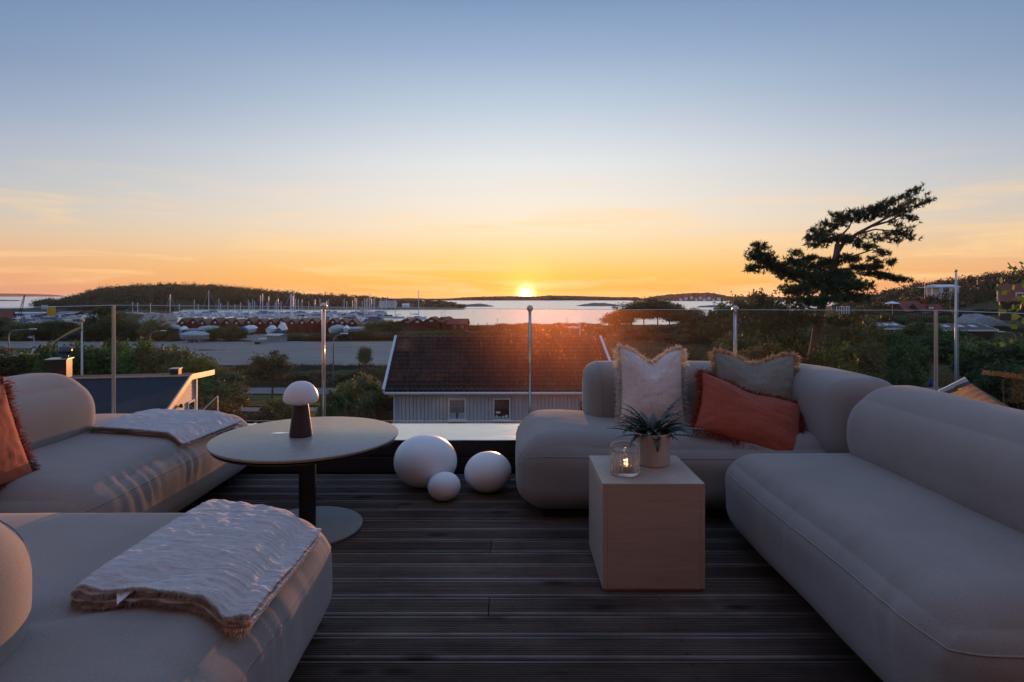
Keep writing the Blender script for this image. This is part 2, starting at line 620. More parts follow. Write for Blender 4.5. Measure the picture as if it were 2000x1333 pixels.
# --- water
def water_material():
    t = NT('sea_water')
    t.set(t.p, Base_Color=(0.80, 0.83, 0.88, 1), Metallic=0.72, Roughness=0.26, IOR=1.333)
    v = t.coord('Object', (1, 0.45, 1))
    a = t.noise(v, 0.35, 6, 0.62, 0.3)
    b = t.noise(t.coord('Object', (1, 0.2, 1)), 0.035, 4, 0.5)
    t.l(t.bump(a, 0.32, 0.8, t.bump(b, 0.25, 1.5)), t.p.inputs['Normal'])
    return t.m
M_WATER = water_material()
rr = list(np.geomspace(150, 30000, 60))
Wv = []
aa = np.linspace(-2.2, 2.2, 60)
for r_ in rr:
    for a in aa:
        q_r = r_ if a < -0.33 else min(r_, 1385 + 0.02 * r_ ** 0.5)     # the far coast closes the bay
        Wv.append((a * q_r, q_r, SEA))
q = (np.arange(len(rr) - 1)[:, None] * 60 + np.arange(59)[None, :]).ravel()
sea = link_mesh('sea', np_mesh('sea', Wv, np.stack([q, q + 1, q + 61, q + 60], 1), M_WATER, True))
tag(sea, kind='structure', label='pale rippled sea of the bay')

# --- far coast and islands: wooded ridges seen across the bay
def far_wood_material():
    t = NT('far_woodland')
    v = t.coord('Object')
    c = t.ramp(t.noise(v, 0.06, 5, 0.7), [(0.3, (0.030, 0.030, 0.024)), (0.55, (0.055, 0.048, 0.036)), (0.75, (0.11, 0.085, 0.07))])
    t.l(c, t.p.inputs['Base Color'])
    t.set(t.p, Roughness=1.0, Specular_IOR_Level=0.0)
    t.l(t.bump(t.noise(v, 0.12, 4), 1.0, 3.0), t.p.inputs['Normal'])
    return t.m
M_FAR = far_wood_material()
M_ROCK = simple('shore_rock', (0.20, 0.16, 0.14), 0.9, 0.4, 0.15, 0.8, 0.6, 0.8)
def ridge_land(name, label, prof, Y, depth, jag, m, step=3.0, foot=SEA - 0.6):
    """land rising from the water to the skyline given by (photo x, photo y) at depth Y"""
    x0, x1 = prof[0][0], prof[-1][0]
    n = max(8, int((x1 - x0) / step))
    v = []
    K = 9
    for i in range(n + 1):
        px = x0 + (x1 - x0) * i / n
        X = (px - 1000) / F * Y
        top = EYE - (interp(px, prof) - HOR) / F * Y
        sx = X * 22.0 / Y
        for j in range(K):
            u = j / (K - 1)
            h = math.sin(math.pi * u) ** 0.55 if 0 < u < 1 else 0
            z = foot + (top - foot) * h
            if 0 < u < 1:
                z += jag * (noise.noise((sx * 14, u * 7, Y * 0.01)) + 0.6 * noise.noise((sx * 47, u * 23, 2)))
            v.append((X * (1 + (u - 0.5) * depth / Y), Y + (u - 0.5) * depth + 0.1 * depth * noise.noise((sx * 2, 0, 4)), z))
    q = (np.arange(n)[:, None] * K + np.arange(K - 1)[None, :]).ravel()
    o = link_mesh(name, np_mesh(name, v, np.stack([q, q + K, q + K + 1, q + 1], 1), m, False))
    tag(o, kind='structure', label=label)
    return o
ridge_land('far_coast', 'low dark wooded coast across the bay below the sun',
           [(700, 590), (740, 584), (800, 583), (850, 584), (880, 583.5), (920, 580.5), (960, 579.5), (1000, 579), (1045, 579.5), (1075, 577.5), (1110, 578),
            (1160, 579.5), (1200, 580.5), (1245, 581), (1262, 588)], 1330, 120, 1.2, M_FAR, 1.0)
ridge_land('far_hill', 'wooded hill with scattered houses on the far right shore',
           [(1230, 588), (1255, 584), (1285, 578), (1320, 574.5), (1350, 572.5), (1385, 572), (1405, 575), (1420, 579), (1470, 580), (1600, 582), (1700, 585)],
           1250, 140, 1.6, M_FAR, 1.0)
ridge_land('island', 'long low island on the horizon at the far left', [(-400, 577), (-250, 574), (-100, 573), (10, 573.5), (60, 574.5), (95, 575.5), (118, 577.5), (128, 579.3)],
           5000, 400, 2.0, M_FAR, 2.0)
ridge_land('island', 'flat rocky skerry in the water beneath the horizon at far left', [(-120, 590), (-60, 586), (0, 586), (30, 586.5), (52, 589.5)], 1150, 40, 0.5, M_ROCK, 2.0)
ridge_land('island', 'low rocky islet standing alone in the bay right of the sun', [(1124, 598), (1140, 594.5), (1160, 592), (1180, 592.3), (1200, 594.5), (1220, 598.5)], 630, 34, 0.35, M_ROCK, 1.0)
ridge_land('island', 'flat dark rocky islet behind the clump of trees', [(1352, 603), (1368, 598), (1395, 596.3), (1425, 597), (1470, 599), (1500, 603)], 560, 30, 0.4, M_ROCK, 1.0)
ridge_land('headland', 'dark rocky spit at the tip of the wooded headland', [(860, 601), (890, 596), (915, 595), (935, 593.2), (950, 595), (966, 599)], 600, 36, 0.35, M_ROCK, 1.0)
ridge_land('reed_bank', 'pale brown reed bank at the foot of the headland', [(560, 606), (600, 601), (700, 600.5), (850, 601), (900, 603), (915, 606)], 470, 14, 0.3, M_FIELD, 2.0)
# ------------------------------------------------------------------ vegetation kit
def foliage_material(name, a, b, c3=None, trans=0.3, objvar=0.3, scale=1.5, rough=0.6):
    t = NT(name)
    v = t.coord('Object')
    stops = [(0.32, a), (0.62, b)] + ([(0.80, c3)] if c3 else [])
    c = t.ramp(t.noise(v, scale, 4, 0.7), stops)
    mr = t.n('ShaderNodeMapRange')
    mr.inputs[3].default_value, mr.inputs[4].default_value = 1 - objvar, 1 + objvar
    t.l(t.rand(), mr.inputs[0])
    s = t.n('ShaderNodeVectorMath', operation='SCALE')
    t.l(c, s.inputs[0])
    t.l(mr.outputs[0], s.inputs['Scale'])
    t.l(s.outputs[0], t.p.inputs['Base Color'])
    t.set(t.p, Roughness=rough, Specular_IOR_Level=0.25)
    tr = t.n('ShaderNodeBsdfTranslucent')
    t.l(s.outputs[0], tr.inputs['Color'])
    mx = t.n('ShaderNodeMixShader')
    mx.inputs[0].default_value = trans
    t.l(t.p.outputs[0], mx.inputs[1])
    t.l(tr.outputs[0], mx.inputs[2])
    t.l(mx.outputs[0], t.out.inputs[0])
    return t.m
F_GREEN = foliage_material('green_leaves', (0.072, 0.133, 0.035), (0.135, 0.221, 0.057), (0.208, 0.250, 0.079))
F_DARK = foliage_material('dark_leaves', (0.042, 0.074, 0.029), (0.079, 0.127, 0.045), (0.120, 0.160, 0.056))
F_OLIVE = foliage_material('olive_leaves', (0.096, 0.124, 0.045), (0.167, 0.192, 0.072), (0.250, 0.248, 0.103))
F_RUST = foliage_material('rusty_leaves', (0.112, 0.102, 0.042), (0.191, 0.150, 0.057), (0.250, 0.177, 0.064))
F_WILLOW = foliage_material('grey_green_leaves', (0.135, 0.160, 0.072), (0.239, 0.250, 0.120), (0.250, 0.250, 0.152))
F_PINE = foliage_material('pine_needles', (0.032, 0.052, 0.026), (0.061, 0.087, 0.041), (0.094, 0.109, 0.051), trans=0.12)
F_BRIGHT = foliage_material('fresh_leaves', (0.087, 0.174, 0.029), (0.145, 0.240, 0.051), (0.217, 0.240, 0.072), trans=0.4)
F_WOODS = foliage_material('woodland_leaves', (0.043, 0.055, 0.026), (0.080, 0.090, 0.041), (0.123, 0.116, 0.052), scale=0.12, trans=0.1)
M_BARK = simple('bark', (0.11, 0.085, 0.065), 0.9, 0.5, 5, 0.9, 22, 0.03, stretch=(1, 1, 0.25))
M_PINEBARK = simple('pine_bark', (0.16, 0.095, 0.065), 0.9, 0.5, 4, 0.9, 16, 0.04, stretch=(1, 1, 0.3))

def leaf_quads(rng, P_, size, up=0.0, aspect=0.5, outward=None):
    """one pointed leaf per point: verts, faces"""
    n = len(P_)
    a = rng.normal(size=(n, 3))
    a[:, 2] += up
    if outward is not None:
        a += outward
    a /= np.linalg.norm(a, axis=1)[:, None]
    b = np.cross(a, rng.normal(size=(n, 3)))
    b /= np.linalg.norm(b, axis=1)[:, None] + 1e-9
    L = (size * rng.uniform(0.6, 1.35, n))[:, None]
    v = np.stack([P_ - a * L * 0.5, P_ + b * L * aspect * 0.5, P_ + a * L * 0.5, P_ - b * L * aspect * 0.5], 1).reshape(-1, 3)
    f = np.arange(4 * n).reshape(n, 4)
    return v, f

def crown_points(rng, n, clumps, spread, hollow=0.35, flat_bottom=0.75):
    """points in clumps through the volume of a unit crown with an uneven outline"""
    d = rng.normal(size=(clumps, 3))
    d /= np.linalg.norm(d, axis=1)[:, None]
    r = rng.uniform(hollow, 1.0, clumps) ** 0.6
    c = d * (r * rng.uniform(0.78, 1.0, clumps))[:, None]
    c[:, 2] = np.where(c[:, 2] < 0, c[:, 2] * flat_bottom, c[:, 2])
    w = rng.uniform(0.5, 1.6, clumps)
    k = rng.choice(clumps, n, p=w / w.sum())
    p = c[k] + rng.normal(size=(n, 3)) * (spread * rng.uniform(0.7, 1.3, clumps)[k])[:, None]
    return p

def crown_mesh(name, seed, n, leaf, clumps, spread, mat, up=0.3, aspect=0.55, **kw):
    rng = np.random.default_rng(seed)
    p = crown_points(rng, n, clumps, spread, **kw)
    v, f = leaf_quads(rng, p, leaf, up, aspect)
    return np_mesh(name, v, f, mat)

def trunk_mesh(name, seed, h=1.0, r=0.05, limbs=6, mat=None, reach=0.75):
    """tapered trunk with limbs reaching into a unit crown centred at z = h"""
    rnd = random.Random(seed)
    mb = MB()
    lean = [rnd.uniform(-0.06, 0.06) for _ in range(2)]
    pts = [(lean[0] * h * u * u * 2, lean[1] * h * u * u * 2, h * u * 1.15) for u in (0, 0.05, 0.3, 0.6, 0.85, 1.0)]
    mb.tube(pts, [r * 1.35, r, r * 0.85, r * 0.68, r * 0.45, r * 0.2], 9)
    for i in range(limbs):
        u = rnd.uniform(0.5, 0.95)
        a = i * 2.4 + rnd.uniform(-0.4, 0.4)
        b = Vector((lean[0] * h * u * u * 2, lean[1] * h * u * u * 2, h * u * 1.15))
        L = reach * rnd.uniform(0.6, 1.0) * h * 0.5
        e = b + Vector((math.cos(a) * L, math.sin(a) * L, L * rnd.uniform(0.4, 0.9)))
        mid = (b + e) / 2 + Vector((0, 0, -0.05 * L))
        mb.tube([b, mid, e], [r * 0.42, r * 0.28, r * 0.1], 6)
    return mb.mesh(name, mat, True)

BUSH = {}
def bush_mesh(kind, seed):
    key = (kind, seed)
    if key not in BUSH:
        m = {'green': F_GREEN, 'dark': F_DARK, 'olive': F_OLIVE, 'rust': F_RUST, 'willow': F_WILLOW}[kind]
        if kind == 'willow':
            BUSH[key] = crown_mesh('foliage', 100 + seed, 5200, 0.16, 60, 0.12, m, up=1.6, aspect=0.28)
        else:
            BUSH[key] = crown_mesh('foliage', 100 + seed, 5000, 0.115, 55, 0.13, m)
    return BUSH[key]
STEM = MB()
for k_ in range(5):
    STEM.tube([(0.05 * math.cos(k_ * 1.3), 0.05 * math.sin(k_ * 1.3), -0.15), (0.25 * math.cos(k_ * 1.3), 0.25 * math.sin(k_ * 1.3), 0.5),
               (0.5 * math.cos(k_ * 1.3), 0.5 * math.sin(k_ * 1.3), 1.1)], [0.035, 0.025, 0.008], 5)
STEM_MESH = STEM.mesh('stem', M_BARK, True)
rv = random.Random(5)
def bush(name, label, cat, base, rx, h, kind, seed, group=None, ry=None):
    """a shrub of half-width rx and height h standing at base"""
    t = thing(name, label, cat, base, rv.uniform(0, 6.28), group)
    f = link_mesh('foliage', bush_mesh(kind, seed), t, (0, 0, h * 0.5))
    f.scale = (rx, ry or rx, h * 0.56)
    s = link_mesh('stem', STEM_MESH, t)
    s.scale = (rx, rx, h * 0.6)
    return t
TREEC, TREET = {}, {}
def tree(name, label, cat, base, rx, h, kind, seed, group=None, bare=0.35, rtrunk=None, ry=None):
    """a tree: trunk with limbs, crown from bare*h to h"""
    m = {'green': F_GREEN, 'dark': F_DARK, 'olive': F_OLIVE, 'rust': F_RUST, 'willow': F_WILLOW}[kind]
    key = (kind, seed)
    if key not in TREEC:
        TREEC[key] = crown_mesh('crown', 300 + seed, 6500, 0.105, 70, 0.115, m, hollow=0.2)
        TREET[key] = trunk_mesh('trunk', 300 + seed, 1.0, 0.035, 7, M_BARK)
    t = thing(name, label, cat, base, rv.uniform(0, 6.28), group)
    c = link_mesh('crown', TREEC[key], t, (0, 0, h * (1 + bare) / 2))
    c.scale = (rx, ry or rx, h * (1 - bare) / 2)
    k = link_mesh('trunk', TREET[key], t, (0, 0, -0.25))
    s = h * (1 + bare) / 2
    k.scale = (max(s, 0.6 * rx), max(s, 0.6 * rx), s)
    return t

# ------------------------------------------------------------------ the leaning pine on the right
def needle_tufts(rng, pts, size, n=18):
    """a brush of needles at every point"""
    vs = []
    for p in pts:
        ax = rng.normal(size=3) * 0.5 + np.array([0.25, 0, 0.55])
        ax /= np.linalg.norm(ax)
        s = size * rng.uniform(0.7, 1.3)
        d = rng.normal(size=(n, 3)) * 0.75 + ax * 0.8
        d /= np.linalg.norm(d, axis=1)[:, None]
        b = np.cross(d, rng.normal(size=(n, 3)))
        b /= np.linalg.norm(b, axis=1)[:, None] + 1e-9
        o = p + ax * rng.uniform(-0.35, 0.35, (n, 1)) * s
        w = s * 0.075
        vs.append(np.stack([o - b * w, o + b * w, o + d * s * rng.uniform(0.5, 1.0, (n, 1))], 1).reshape(-1, 3))
    v = np.concatenate(vs)
    return v, np.arange(len(v)).reshape(-1, 3)

def leaning_pine():
    Yp = 26.0
    base = Vector((at(1583, 800, Yp).x, Yp, ground_z(at(1583, 800, Yp).x, Yp) - 0.2))
    t = thing('pine_tree', 'tall windswept pine leaning right with flat dark needle layers', 'tree', base)
    def q(u, v, dy=0.0):
        # u, v measured on an enlarged view of the tree
        return at(1430 + u / 3.509, 340 + v / 3.509, Yp + dy) - base
    mb = MB()
    trunk = [Vector((0, 0, -0.3)), Vector((0.05, 0, 0.6)), q(548, 1270), q(566, 1180), q(580, 1080), q(600, 960), q(640, 800), q(690, 660), q(715, 550), q(722, 480)]
    mb.tube(trunk, [0.34, 0.24, 0.21, 0.20, 0.19, 0.185, 0.18, 0.16, 0.13, 0.11], 12)
    mb.build('trunk', M_PINEBARK, t, True)
    limbs = [
        ([q(715, 550), q(760, 480), q(850, 415, -0.3), q(950, 360, -0.6), q(1080, 290, -0.7), q(1180, 220, -0.5), q(1265, 110, -0.4)], 0.10),
        ([q(950, 360, -0.6), q(1060, 330, 0.1), q(1200, 260, 0.4), q(1360, 180, 0.5)], 0.06),
        ([q(722, 480), q(740, 430), q(800, 370, 0.6), q(830, 300, 0.9)], 0.075),
        ([q(722, 480), q(700, 420, 0.3), q(620, 410, 0.7), q(540, 440, 0.8)], 0.06),
        ([q(850, 415, -0.3), q(980, 380, -1.2), q(1120, 395, -1.6), q(1250, 430, -1.7)], 0.045),
        ([q(700, 620), q(840, 560, -0.5), q(960, 520, -1.0), q(1080, 560, -1.3), q(1085, 620, -1.4)], 0.045),
        ([q(690, 660), q(800, 650, 0.7), q(980, 660, 1.2), q(1180, 730, 1.4)], 0.06),
        ([q(650, 780), q(480, 750, -0.6), q(380, 700, -1.2), q(260, 650, -1.5), q(160, 560, -1.6)], 0.10),
        ([q(640, 800), q(500, 690, 0.9), q(430, 600, 1.2), q(410, 560, 1.3)], 0.06),
        ([q(620, 880), q(780, 830, -1.2), q(900, 780, -1.9)], 0.06),
        ([q(610, 940), q(450, 900, -1.5), q(300, 950, -2.3)], 0.05),
        ([q(600, 980), q(720, 1000, -0.8), q(800, 1040, -1.2)], 0.05),
    ]
    for pts, r in limbs:
        b = MB()
        n = len(pts)
        b.tube(pts, [r * (1 - 0.8 * i / (n - 1)) for i in range(n)], 7)
        b.build('limb', M_PINEBARK, t, True)
    # flat pads of needles: (u, v, half width, half height, tilt, depth offset, tufts)
    pads = [
        (1100, 190, 180, 22, -0.42, -0.5, 95), (1225, 125, 60, 14, -0.6, -0.4, 34), (1180, 215, 150, 30, -0.35, 0.1, 80), (1310, 205, 75, 15, -0.5, 0.5, 40),
        (940, 250, 120, 28, -0.15, -0.6, 105), (1060, 275, 150, 24, -0.1, -0.2, 105), (1210, 300, 80, 16, 0.3, 0.4, 40), (860, 300, 120, 34, 0.0, 0.6, 105),
        (735, 300, 70, 38, 0.1, 0.8, 85), (690, 350, 90, 30, 0.0, 0.7, 85), (600, 400, 80, 32, 0.1, 0.8, 85), (530, 440, 45, 22, 0.2, 0.9, 40),
        (640, 450, 120, 26, 0.05, 0.3, 100), (570, 490, 70, 18, 0.0, 0.5, 46), (780, 440, 90, 24, 0.1, 0.1, 65), (860, 480, 70, 24, 0.3, -0.5, 55),
        (940, 440, 60, 14, 0.5, -1.0, 26), (1010, 440, 50, 14, 0.4, -1.2, 22), (1090, 410, 60, 12, 0.1, -1.5, 26), (1180, 410, 60, 16, 0.3, -1.6, 30), (1120, 455, 50, 14, 0.3, -1.6, 20),
        (1230, 440, 35, 16, 0.4, -1.7, 18), (1150, 350, 80, 12, 0.35, -1.0, 26), (960, 510, 50, 16, 0.4, -0.9, 26), (1040, 545, 45, 14, 0.3, -1.2, 24), (980, 590, 35, 18, 0.4, -1.2, 18), (1085, 605, 18, 16, 0.8, -1.4, 12),
        (190, 500, 55, 26, 0.2, -1.6, 48), (150, 560, 55, 40, 0.1, -1.6, 52), (215, 570, 60, 36, 0.2, -1.5, 55), (150, 650, 55, 24, 0.1, -1.5, 36), (260, 620, 80, 34, 0.25, -1.4, 76), (330, 660, 100, 34, 0.15, -1.2, 90),
        (440, 545, 45, 22, 0.1, 1.2, 38), (430, 610, 80, 26, 0.1, 1.0, 65), (540, 580, 70, 16, 0.0, 0.9, 42), (560, 640, 130, 36, 0.0, 0.4, 130), (680, 610, 80, 26, 0.1, 0.2, 75), (800, 580, 70, 22, 0.2, -0.4, 50),
        (470, 700, 150, 36, 0.1, -0.8, 140), (640, 710, 150, 44, 0.0, 0.0, 170), (760, 690, 90, 36, 0.0, -0.8, 90), (880, 640, 80, 20, 0.0, 0.8, 50), (980, 640, 60, 15, 0.1, 1.1, 36), (1000, 690, 120, 18, 0.15, 1.2, 76),
        (1120, 720, 100, 16, 0.2, 1.4, 62), (600, 780, 230, 42, 0.0, -0.6, 210), (830, 760, 120, 34, 0.1, -1.6, 110), (420, 800, 90, 26, 0.0, -1.6, 60), (760, 840, 150, 34, 0.1, -1.4, 120), (560, 870, 160, 36, 0.0, -1.8, 130),
        (330, 960, 230, 46, 0.05, -2.2, 170), (250, 1050, 200, 50, 0.0, -2.4, 120), (470, 1010, 130, 40, 0.0, -2.0, 80), (760, 1020, 110, 24, 0.1, -1.2, 50),
    ]
    rng = np.random.default_rng(77)
    allp = []
    k = F / Yp * 3.509       # enlarged pixels per metre
    for u, v, w, h, tilt, dy, cnt in pads:
        c = np.array(q(u, v, dy))
        e = np.clip(rng.normal(size=(int(cnt * (0.95 if v < 560 else 1.6)), 3)), -1.7, 1.7) * 0.52
        dx = e[:, 0] * w / k
        dz = e[:, 2] * h / k - dx * tilt
        allp.append(c + np.stack([dx, e[:, 1] * max(w, 80) / k * 0.8, dz], 1))
    v, f = needle_tufts(rng, np.concatenate(allp), 0.20, 17)
    link_mesh('crown', np_mesh('crown', v, f, F_PINE), t)
    return t
leaning_pine()

# ------------------------------------------------------------------ shrubs and trees, from the left
rk = random.Random(21)
# tall hedge of shrubs between the dark roofed house and the gravel lot
hx = -30.0
i = 0
G1 = 'hedge shrubs beyond the dark roofed house'
kinds = ['rust', 'olive', 'green', 'olive', 'green', 'olive', 'green', 'green', 'dark', 'olive', 'green']
spots = [(-26, 690, 3.0), (22, 700, 2.6), (62, 688, 2.6), (104, 682, 2.8), (148, 677, 2.6), (190, 678, 2.4), (232, 676, 2.6), (272, 674, 2.6), (312, 680, 2.3), (345, 684, 1.9), (372, 702, 1.3)]
for i, (px, top, rx) in enumerate(spots):
    Y = 46 + rk.uniform(-2, 2)
    b = on_ground(px, Y)
    h = at(px, top, Y).z - b.z
    bush('hedge_shrub', f'{kinds[i]} {"leafed" if kinds[i] != "rust" else "coloured"} tall shrub, {ordinal(i + 1)} from the left in hedge behind dark roof', 'shrub', b, rx, h, kinds[i], i % 4, G1, 2.2)
for i, (px, top, rx, Y, kd) in enumerate([(392, 700, 1.6, 52, 'rust'), (428, 722, 2.0, 46, 'olive'), (402, 748, 1.8, 34, 'green'), (440, 752, 1.6, 36, 'rust'), (470, 735, 2.0, 62, 'olive'), (425, 790, 1.5, 27, 'rust'), (470, 812, 1.6, 27, 'rust')]):
    b = on_ground(px, Y)
    bush('garden_shrub', f'{kd} garden shrub, {ordinal(i + 1)} of those right of the dark roofed house', 'shrub', b, rx, at(px, top, Y).z - b.z, kd, (i + 1) % 4, 'shrubs right of the dark roofed house')
# shrubs between gravel lot and boat yard, left
G2 = 'shrubs between gravel lot and boats'
row = [(-20, 622, 5), (20, 634, 4.5), (52, 630, 4.5), (88, 640, 4), (118, 628, 4.5), (150, 640, 4), (182, 634, 4.2), (205, 606, 4.6), (225, 620, 4.5), (250, 634, 4), (278, 630, 4), (305, 628, 3.6), (326, 640, 3.2)]
for i, (px, top, rx) in enumerate(row):
    Y = 136 + rk.uniform(-4, 4)
    b = on_ground(px, Y)
    bush('scrub_tree', f'dark scrubby tree, {ordinal(i + 1)} from the left along far edge of gravel lot', 'tree', b, rx, at(px, top, Y).z - b.z, ('dark', 'dark', 'olive')[i % 3], i % 4, G2)
for i, (px, top, rx, Y) in enumerate([(350, 652, 2.6, 133), (405, 650, 2.6, 132), (425, 640, 3.0, 131), (448, 636, 3.0, 131), (462, 640, 2.4, 133), (345, 655, 2.4, 131), (368, 655, 2.2, 134), (388, 652, 2.2, 135)]):
    b = on_ground(px, Y)
    bush('yard_shrub', f'green shrub, {ordinal(i + 1)} of clump around covered boat before the red huts', 'shrub', b, rx, at(px, top, Y).z - b.z, ('green', 'olive')[i % 2], i % 4, 'shrubs before the red boathouses')
b = on_ground(222, 92)
bush('lone_shrub', 'small dark shrub alone at near edge of gravel lot', 'shrub', b, 1.6, at(222, 661, 92).z - b.z, 'dark', 2)
# scrub band between the yard and the lot, centre left
for i, (px, top, rx, Y, kd) in enumerate([(548, 648, 2.0, 135, 'green'), (575, 652, 2.4, 133, 'olive'), (600, 654, 2.6, 133, 'olive'), (628, 652, 2.6, 134, 'rust'), (690, 648, 3.5, 136, 'dark'), (715, 648, 3.5, 137, 'dark'), (745, 626, 3.6, 150, 'olive'), (768, 628, 3.6, 152, 'olive'),
                                          (742, 650, 3.4, 137, 'olive'), (768, 650, 3.4, 137, 'rust'), (800, 648, 3.8, 140, 'olive'), (836, 648, 3.8, 142, 'green'), (868, 646, 3.8, 145, 'olive'), (900, 647, 3.8, 147, 'olive'), (934, 648, 4, 150, 'rust'), (966, 646, 4, 152, 'rust')]):
    b = on_ground(px, Y)
    bush('shore_scrub', f'{kd} low scrub bush, {ordinal(i + 1)} from the left between gravel and huts', 'shrub', b, rx, at(px, top, Y).z - b.z, kd, (i * 3) % 4, 'low scrub in front of the huts', rx * 1.4)
for i, (px, top, rx) in enumerate([(985, 641, 3), (1006, 635, 3.2), (1028, 631, 3.6), (1050, 635, 3.4), (1072, 634, 3.6), (1095, 631, 3.6), (1118, 632, 3.6), (1140, 638, 3.6), (1160, 641, 3.6), (1030, 645, 4), (1075, 645, 4), (1120, 645, 4), (1165, 648, 4)]):
    Y = (182 if i < 9 else 168) + rk.uniform(-4, 4)
    b = on_ground(px, Y)
    bush('shore_bush', f'sunlit rusty bush, {ordinal(i + 1)} of those on the shore behind white house ridge', 'shrub', b, rx, max(1.5, at(px, top, Y).z - b.z), ('rust', 'olive')[i % 2], i % 4, 'bushes on the shore below the sun')
# garden trees and shrubs left of the white house
b = on_ground(532, 44)
tree('garden_tree', 'broad deciduous tree with brownish top beside the road', 'tree', b, 2.0, at(532, 686, 44).z - b.z, 'olive', 1, bare=0.34)
b = on_ground(712, 84)
bush('lone_bush', 'single upright olive bush at near edge of gravel lot', 'shrub', b, 1.3, at(712, 679, 84).z - b.z, 'olive', 1)
for i, (px, top, rx, Y, kd, lb) in enumerate([
        (655, 764, 0.95, 32, 'green', 'round bright green shrub behind the round table'), (716, 738, 1.55, 31, 'willow', 'large pale feathery shrub against gable of white house'),
        (684, 752, 1.0, 33, 'green', 'dark green shrub tucked beside the pale feathery shrub'), (545, 782, 1.0, 30, 'green', 'low green shrub behind the mushroom lamp'),
        (752, 768, 0.6, 30, 'rust', 'narrow brown shrub at corner of white house'), (515, 800, 1.0, 28, 'rust', 'brownish low shrub just behind folded blanket'),
        (640, 790, 0.6, 28, 'green', 'small green shrub right of lamp foot')]):
    b = on_ground(px, Y)
    bush('garden_bush', lb, 'shrub', b, rx, at(px, top, Y).z - b.z, kd, (i + 2) % 4, None)
for i, px in enumerate((585, 612, 640, 668, 694, 722, 748)):
    Y = 66 + rk.uniform(-3, 3)
    b = on_ground(px, Y)
    bush('bank_shrub', f'low olive shrub, {ordinal(i + 1)} from the left on the bank above road', 'shrub', b, 2.2, at(px, 722 + rk.uniform(-4, 6), Y).z - b.z, ('olive', 'rust')[i % 2], i % 4, 'low shrubs on the bank above the road')
b = on_ground(1143, 24.0)
bush('house_shrub', 'slender leafy shrub against wall of white house', 'shrub', b, 0.30, at(1143, 786, 24.0).z - b.z, 'green', 1)
# clump of tall shore trees right of the white house
for i, (px, top, rx, Y) in enumerate([(1205, 612, 6, 172), (1232, 592, 6, 176), (1258, 583, 6.5, 178), (1285, 581, 6.5, 180), (1308, 588, 5.5, 178), (1330, 604, 5, 170), (1348, 601, 4.2, 165), (1366, 612, 4.5, 160)]):
    b = on_ground(px, Y)
    tree('shore_tree', f'dark tree, {ordinal(i + 1)} from the left in tall clump on the shore', 'tree', b, rx, at(px, top, Y).z - b.z, ('rust', 'olive')[i % 2], 2 + i % 2, 'clump of tall trees on the shore', bare=0.22)
for i, (px, top, rx, Y) in enumerate([(1180, 640, 4.5, 150), (1212, 632, 5, 148), (1246, 640, 5, 140), (1282, 638, 5, 138), (1318, 636, 5, 136), (1352, 640, 4.6, 132), (1385, 634, 4.6, 128), (1195, 652, 4, 134), (1300, 652, 3.6, 126), (1350, 655, 3.4, 120), (1412, 640, 4.4, 112)]):
    b = on_ground(px, Y)
    bush('field_tree', f'brown-green bushy tree, {ordinal(i + 1)} of the belt behind the dry field', 'tree', b, rx, at(px, top, Y).z - b.z, ('olive', 'dark', 'rust')[i % 3], i % 4, 'belt of bushy trees behind the dry field')
b = on_ground(1362, 86)
bush('field_bush', 'grey-green bush at near edge of the dry field', 'shrub', b, 1.9, at(1362, 678, 86).z - b.z, 'willow', 2)
b = on_ground(1400, 80)
bush('field_bush', 'round olive bush just right of the grey-green field bush', 'shrub', b, 1.7, at(1400, 684, 80).z - b.z, 'olive', 3)
# trees round the pine
near = [(1385, 612, 5.0, 118, 'dark'), (1408, 606, 5.0, 110, 'dark'), (1440, 588, 5.2, 98, 'dark'), (1468, 570, 4.6, 92, 'rust'), (1492, 568, 4.2, 90, 'rust'), (1520, 580, 4.0, 92, 'dark'), (1455, 640, 3.0, 58, 'olive'), (1490, 618, 3.2, 52, 'dark'),
        (1530, 605, 2.8, 46, 'dark'), (1480, 672, 2.4, 42, 'olive'), (1525, 668, 2.4, 38, 'rust'), (1562, 640, 2.4, 40, 'dark'), (1645, 612, 2.6, 42, 'olive'), (1690, 622, 2.6, 44, 'dark'), (1730, 636, 2.5, 46, 'green'),
        (1640, 660, 2.3, 36, 'dark'), (1690, 668, 2.3, 35, 'dark'), (1735, 672, 2.2, 37, 'green'), (1762, 660, 2.1, 50, 'green'), (1752, 690, 1.5, 40, 'green'), (1430, 655, 2.6, 70, 'rust'), (1552, 672, 1.5, 25, 'dark'), (1612, 668, 1.4, 25, 'green'), (1560, 690, 2.0, 33, 'olive'), (1625, 700, 1.9, 31, 'dark'), (1680, 715, 1.7, 30, 'dark'), (1730, 718, 1.5, 31, 'dark')]
near.sort()
for i, (px, top, rx, Y, kd) in enumerate(near):
    b = on_ground(px, Y)
    h = at(px, top, Y).z - b.z
    tree('thicket_tree', f'{kd} leafed tree, {ordinal(i + 1)} from the left in thicket around the pine', 'tree', b, rx, h, kd, i % 4, 'thicket around the leaning pine', bare=0.12)
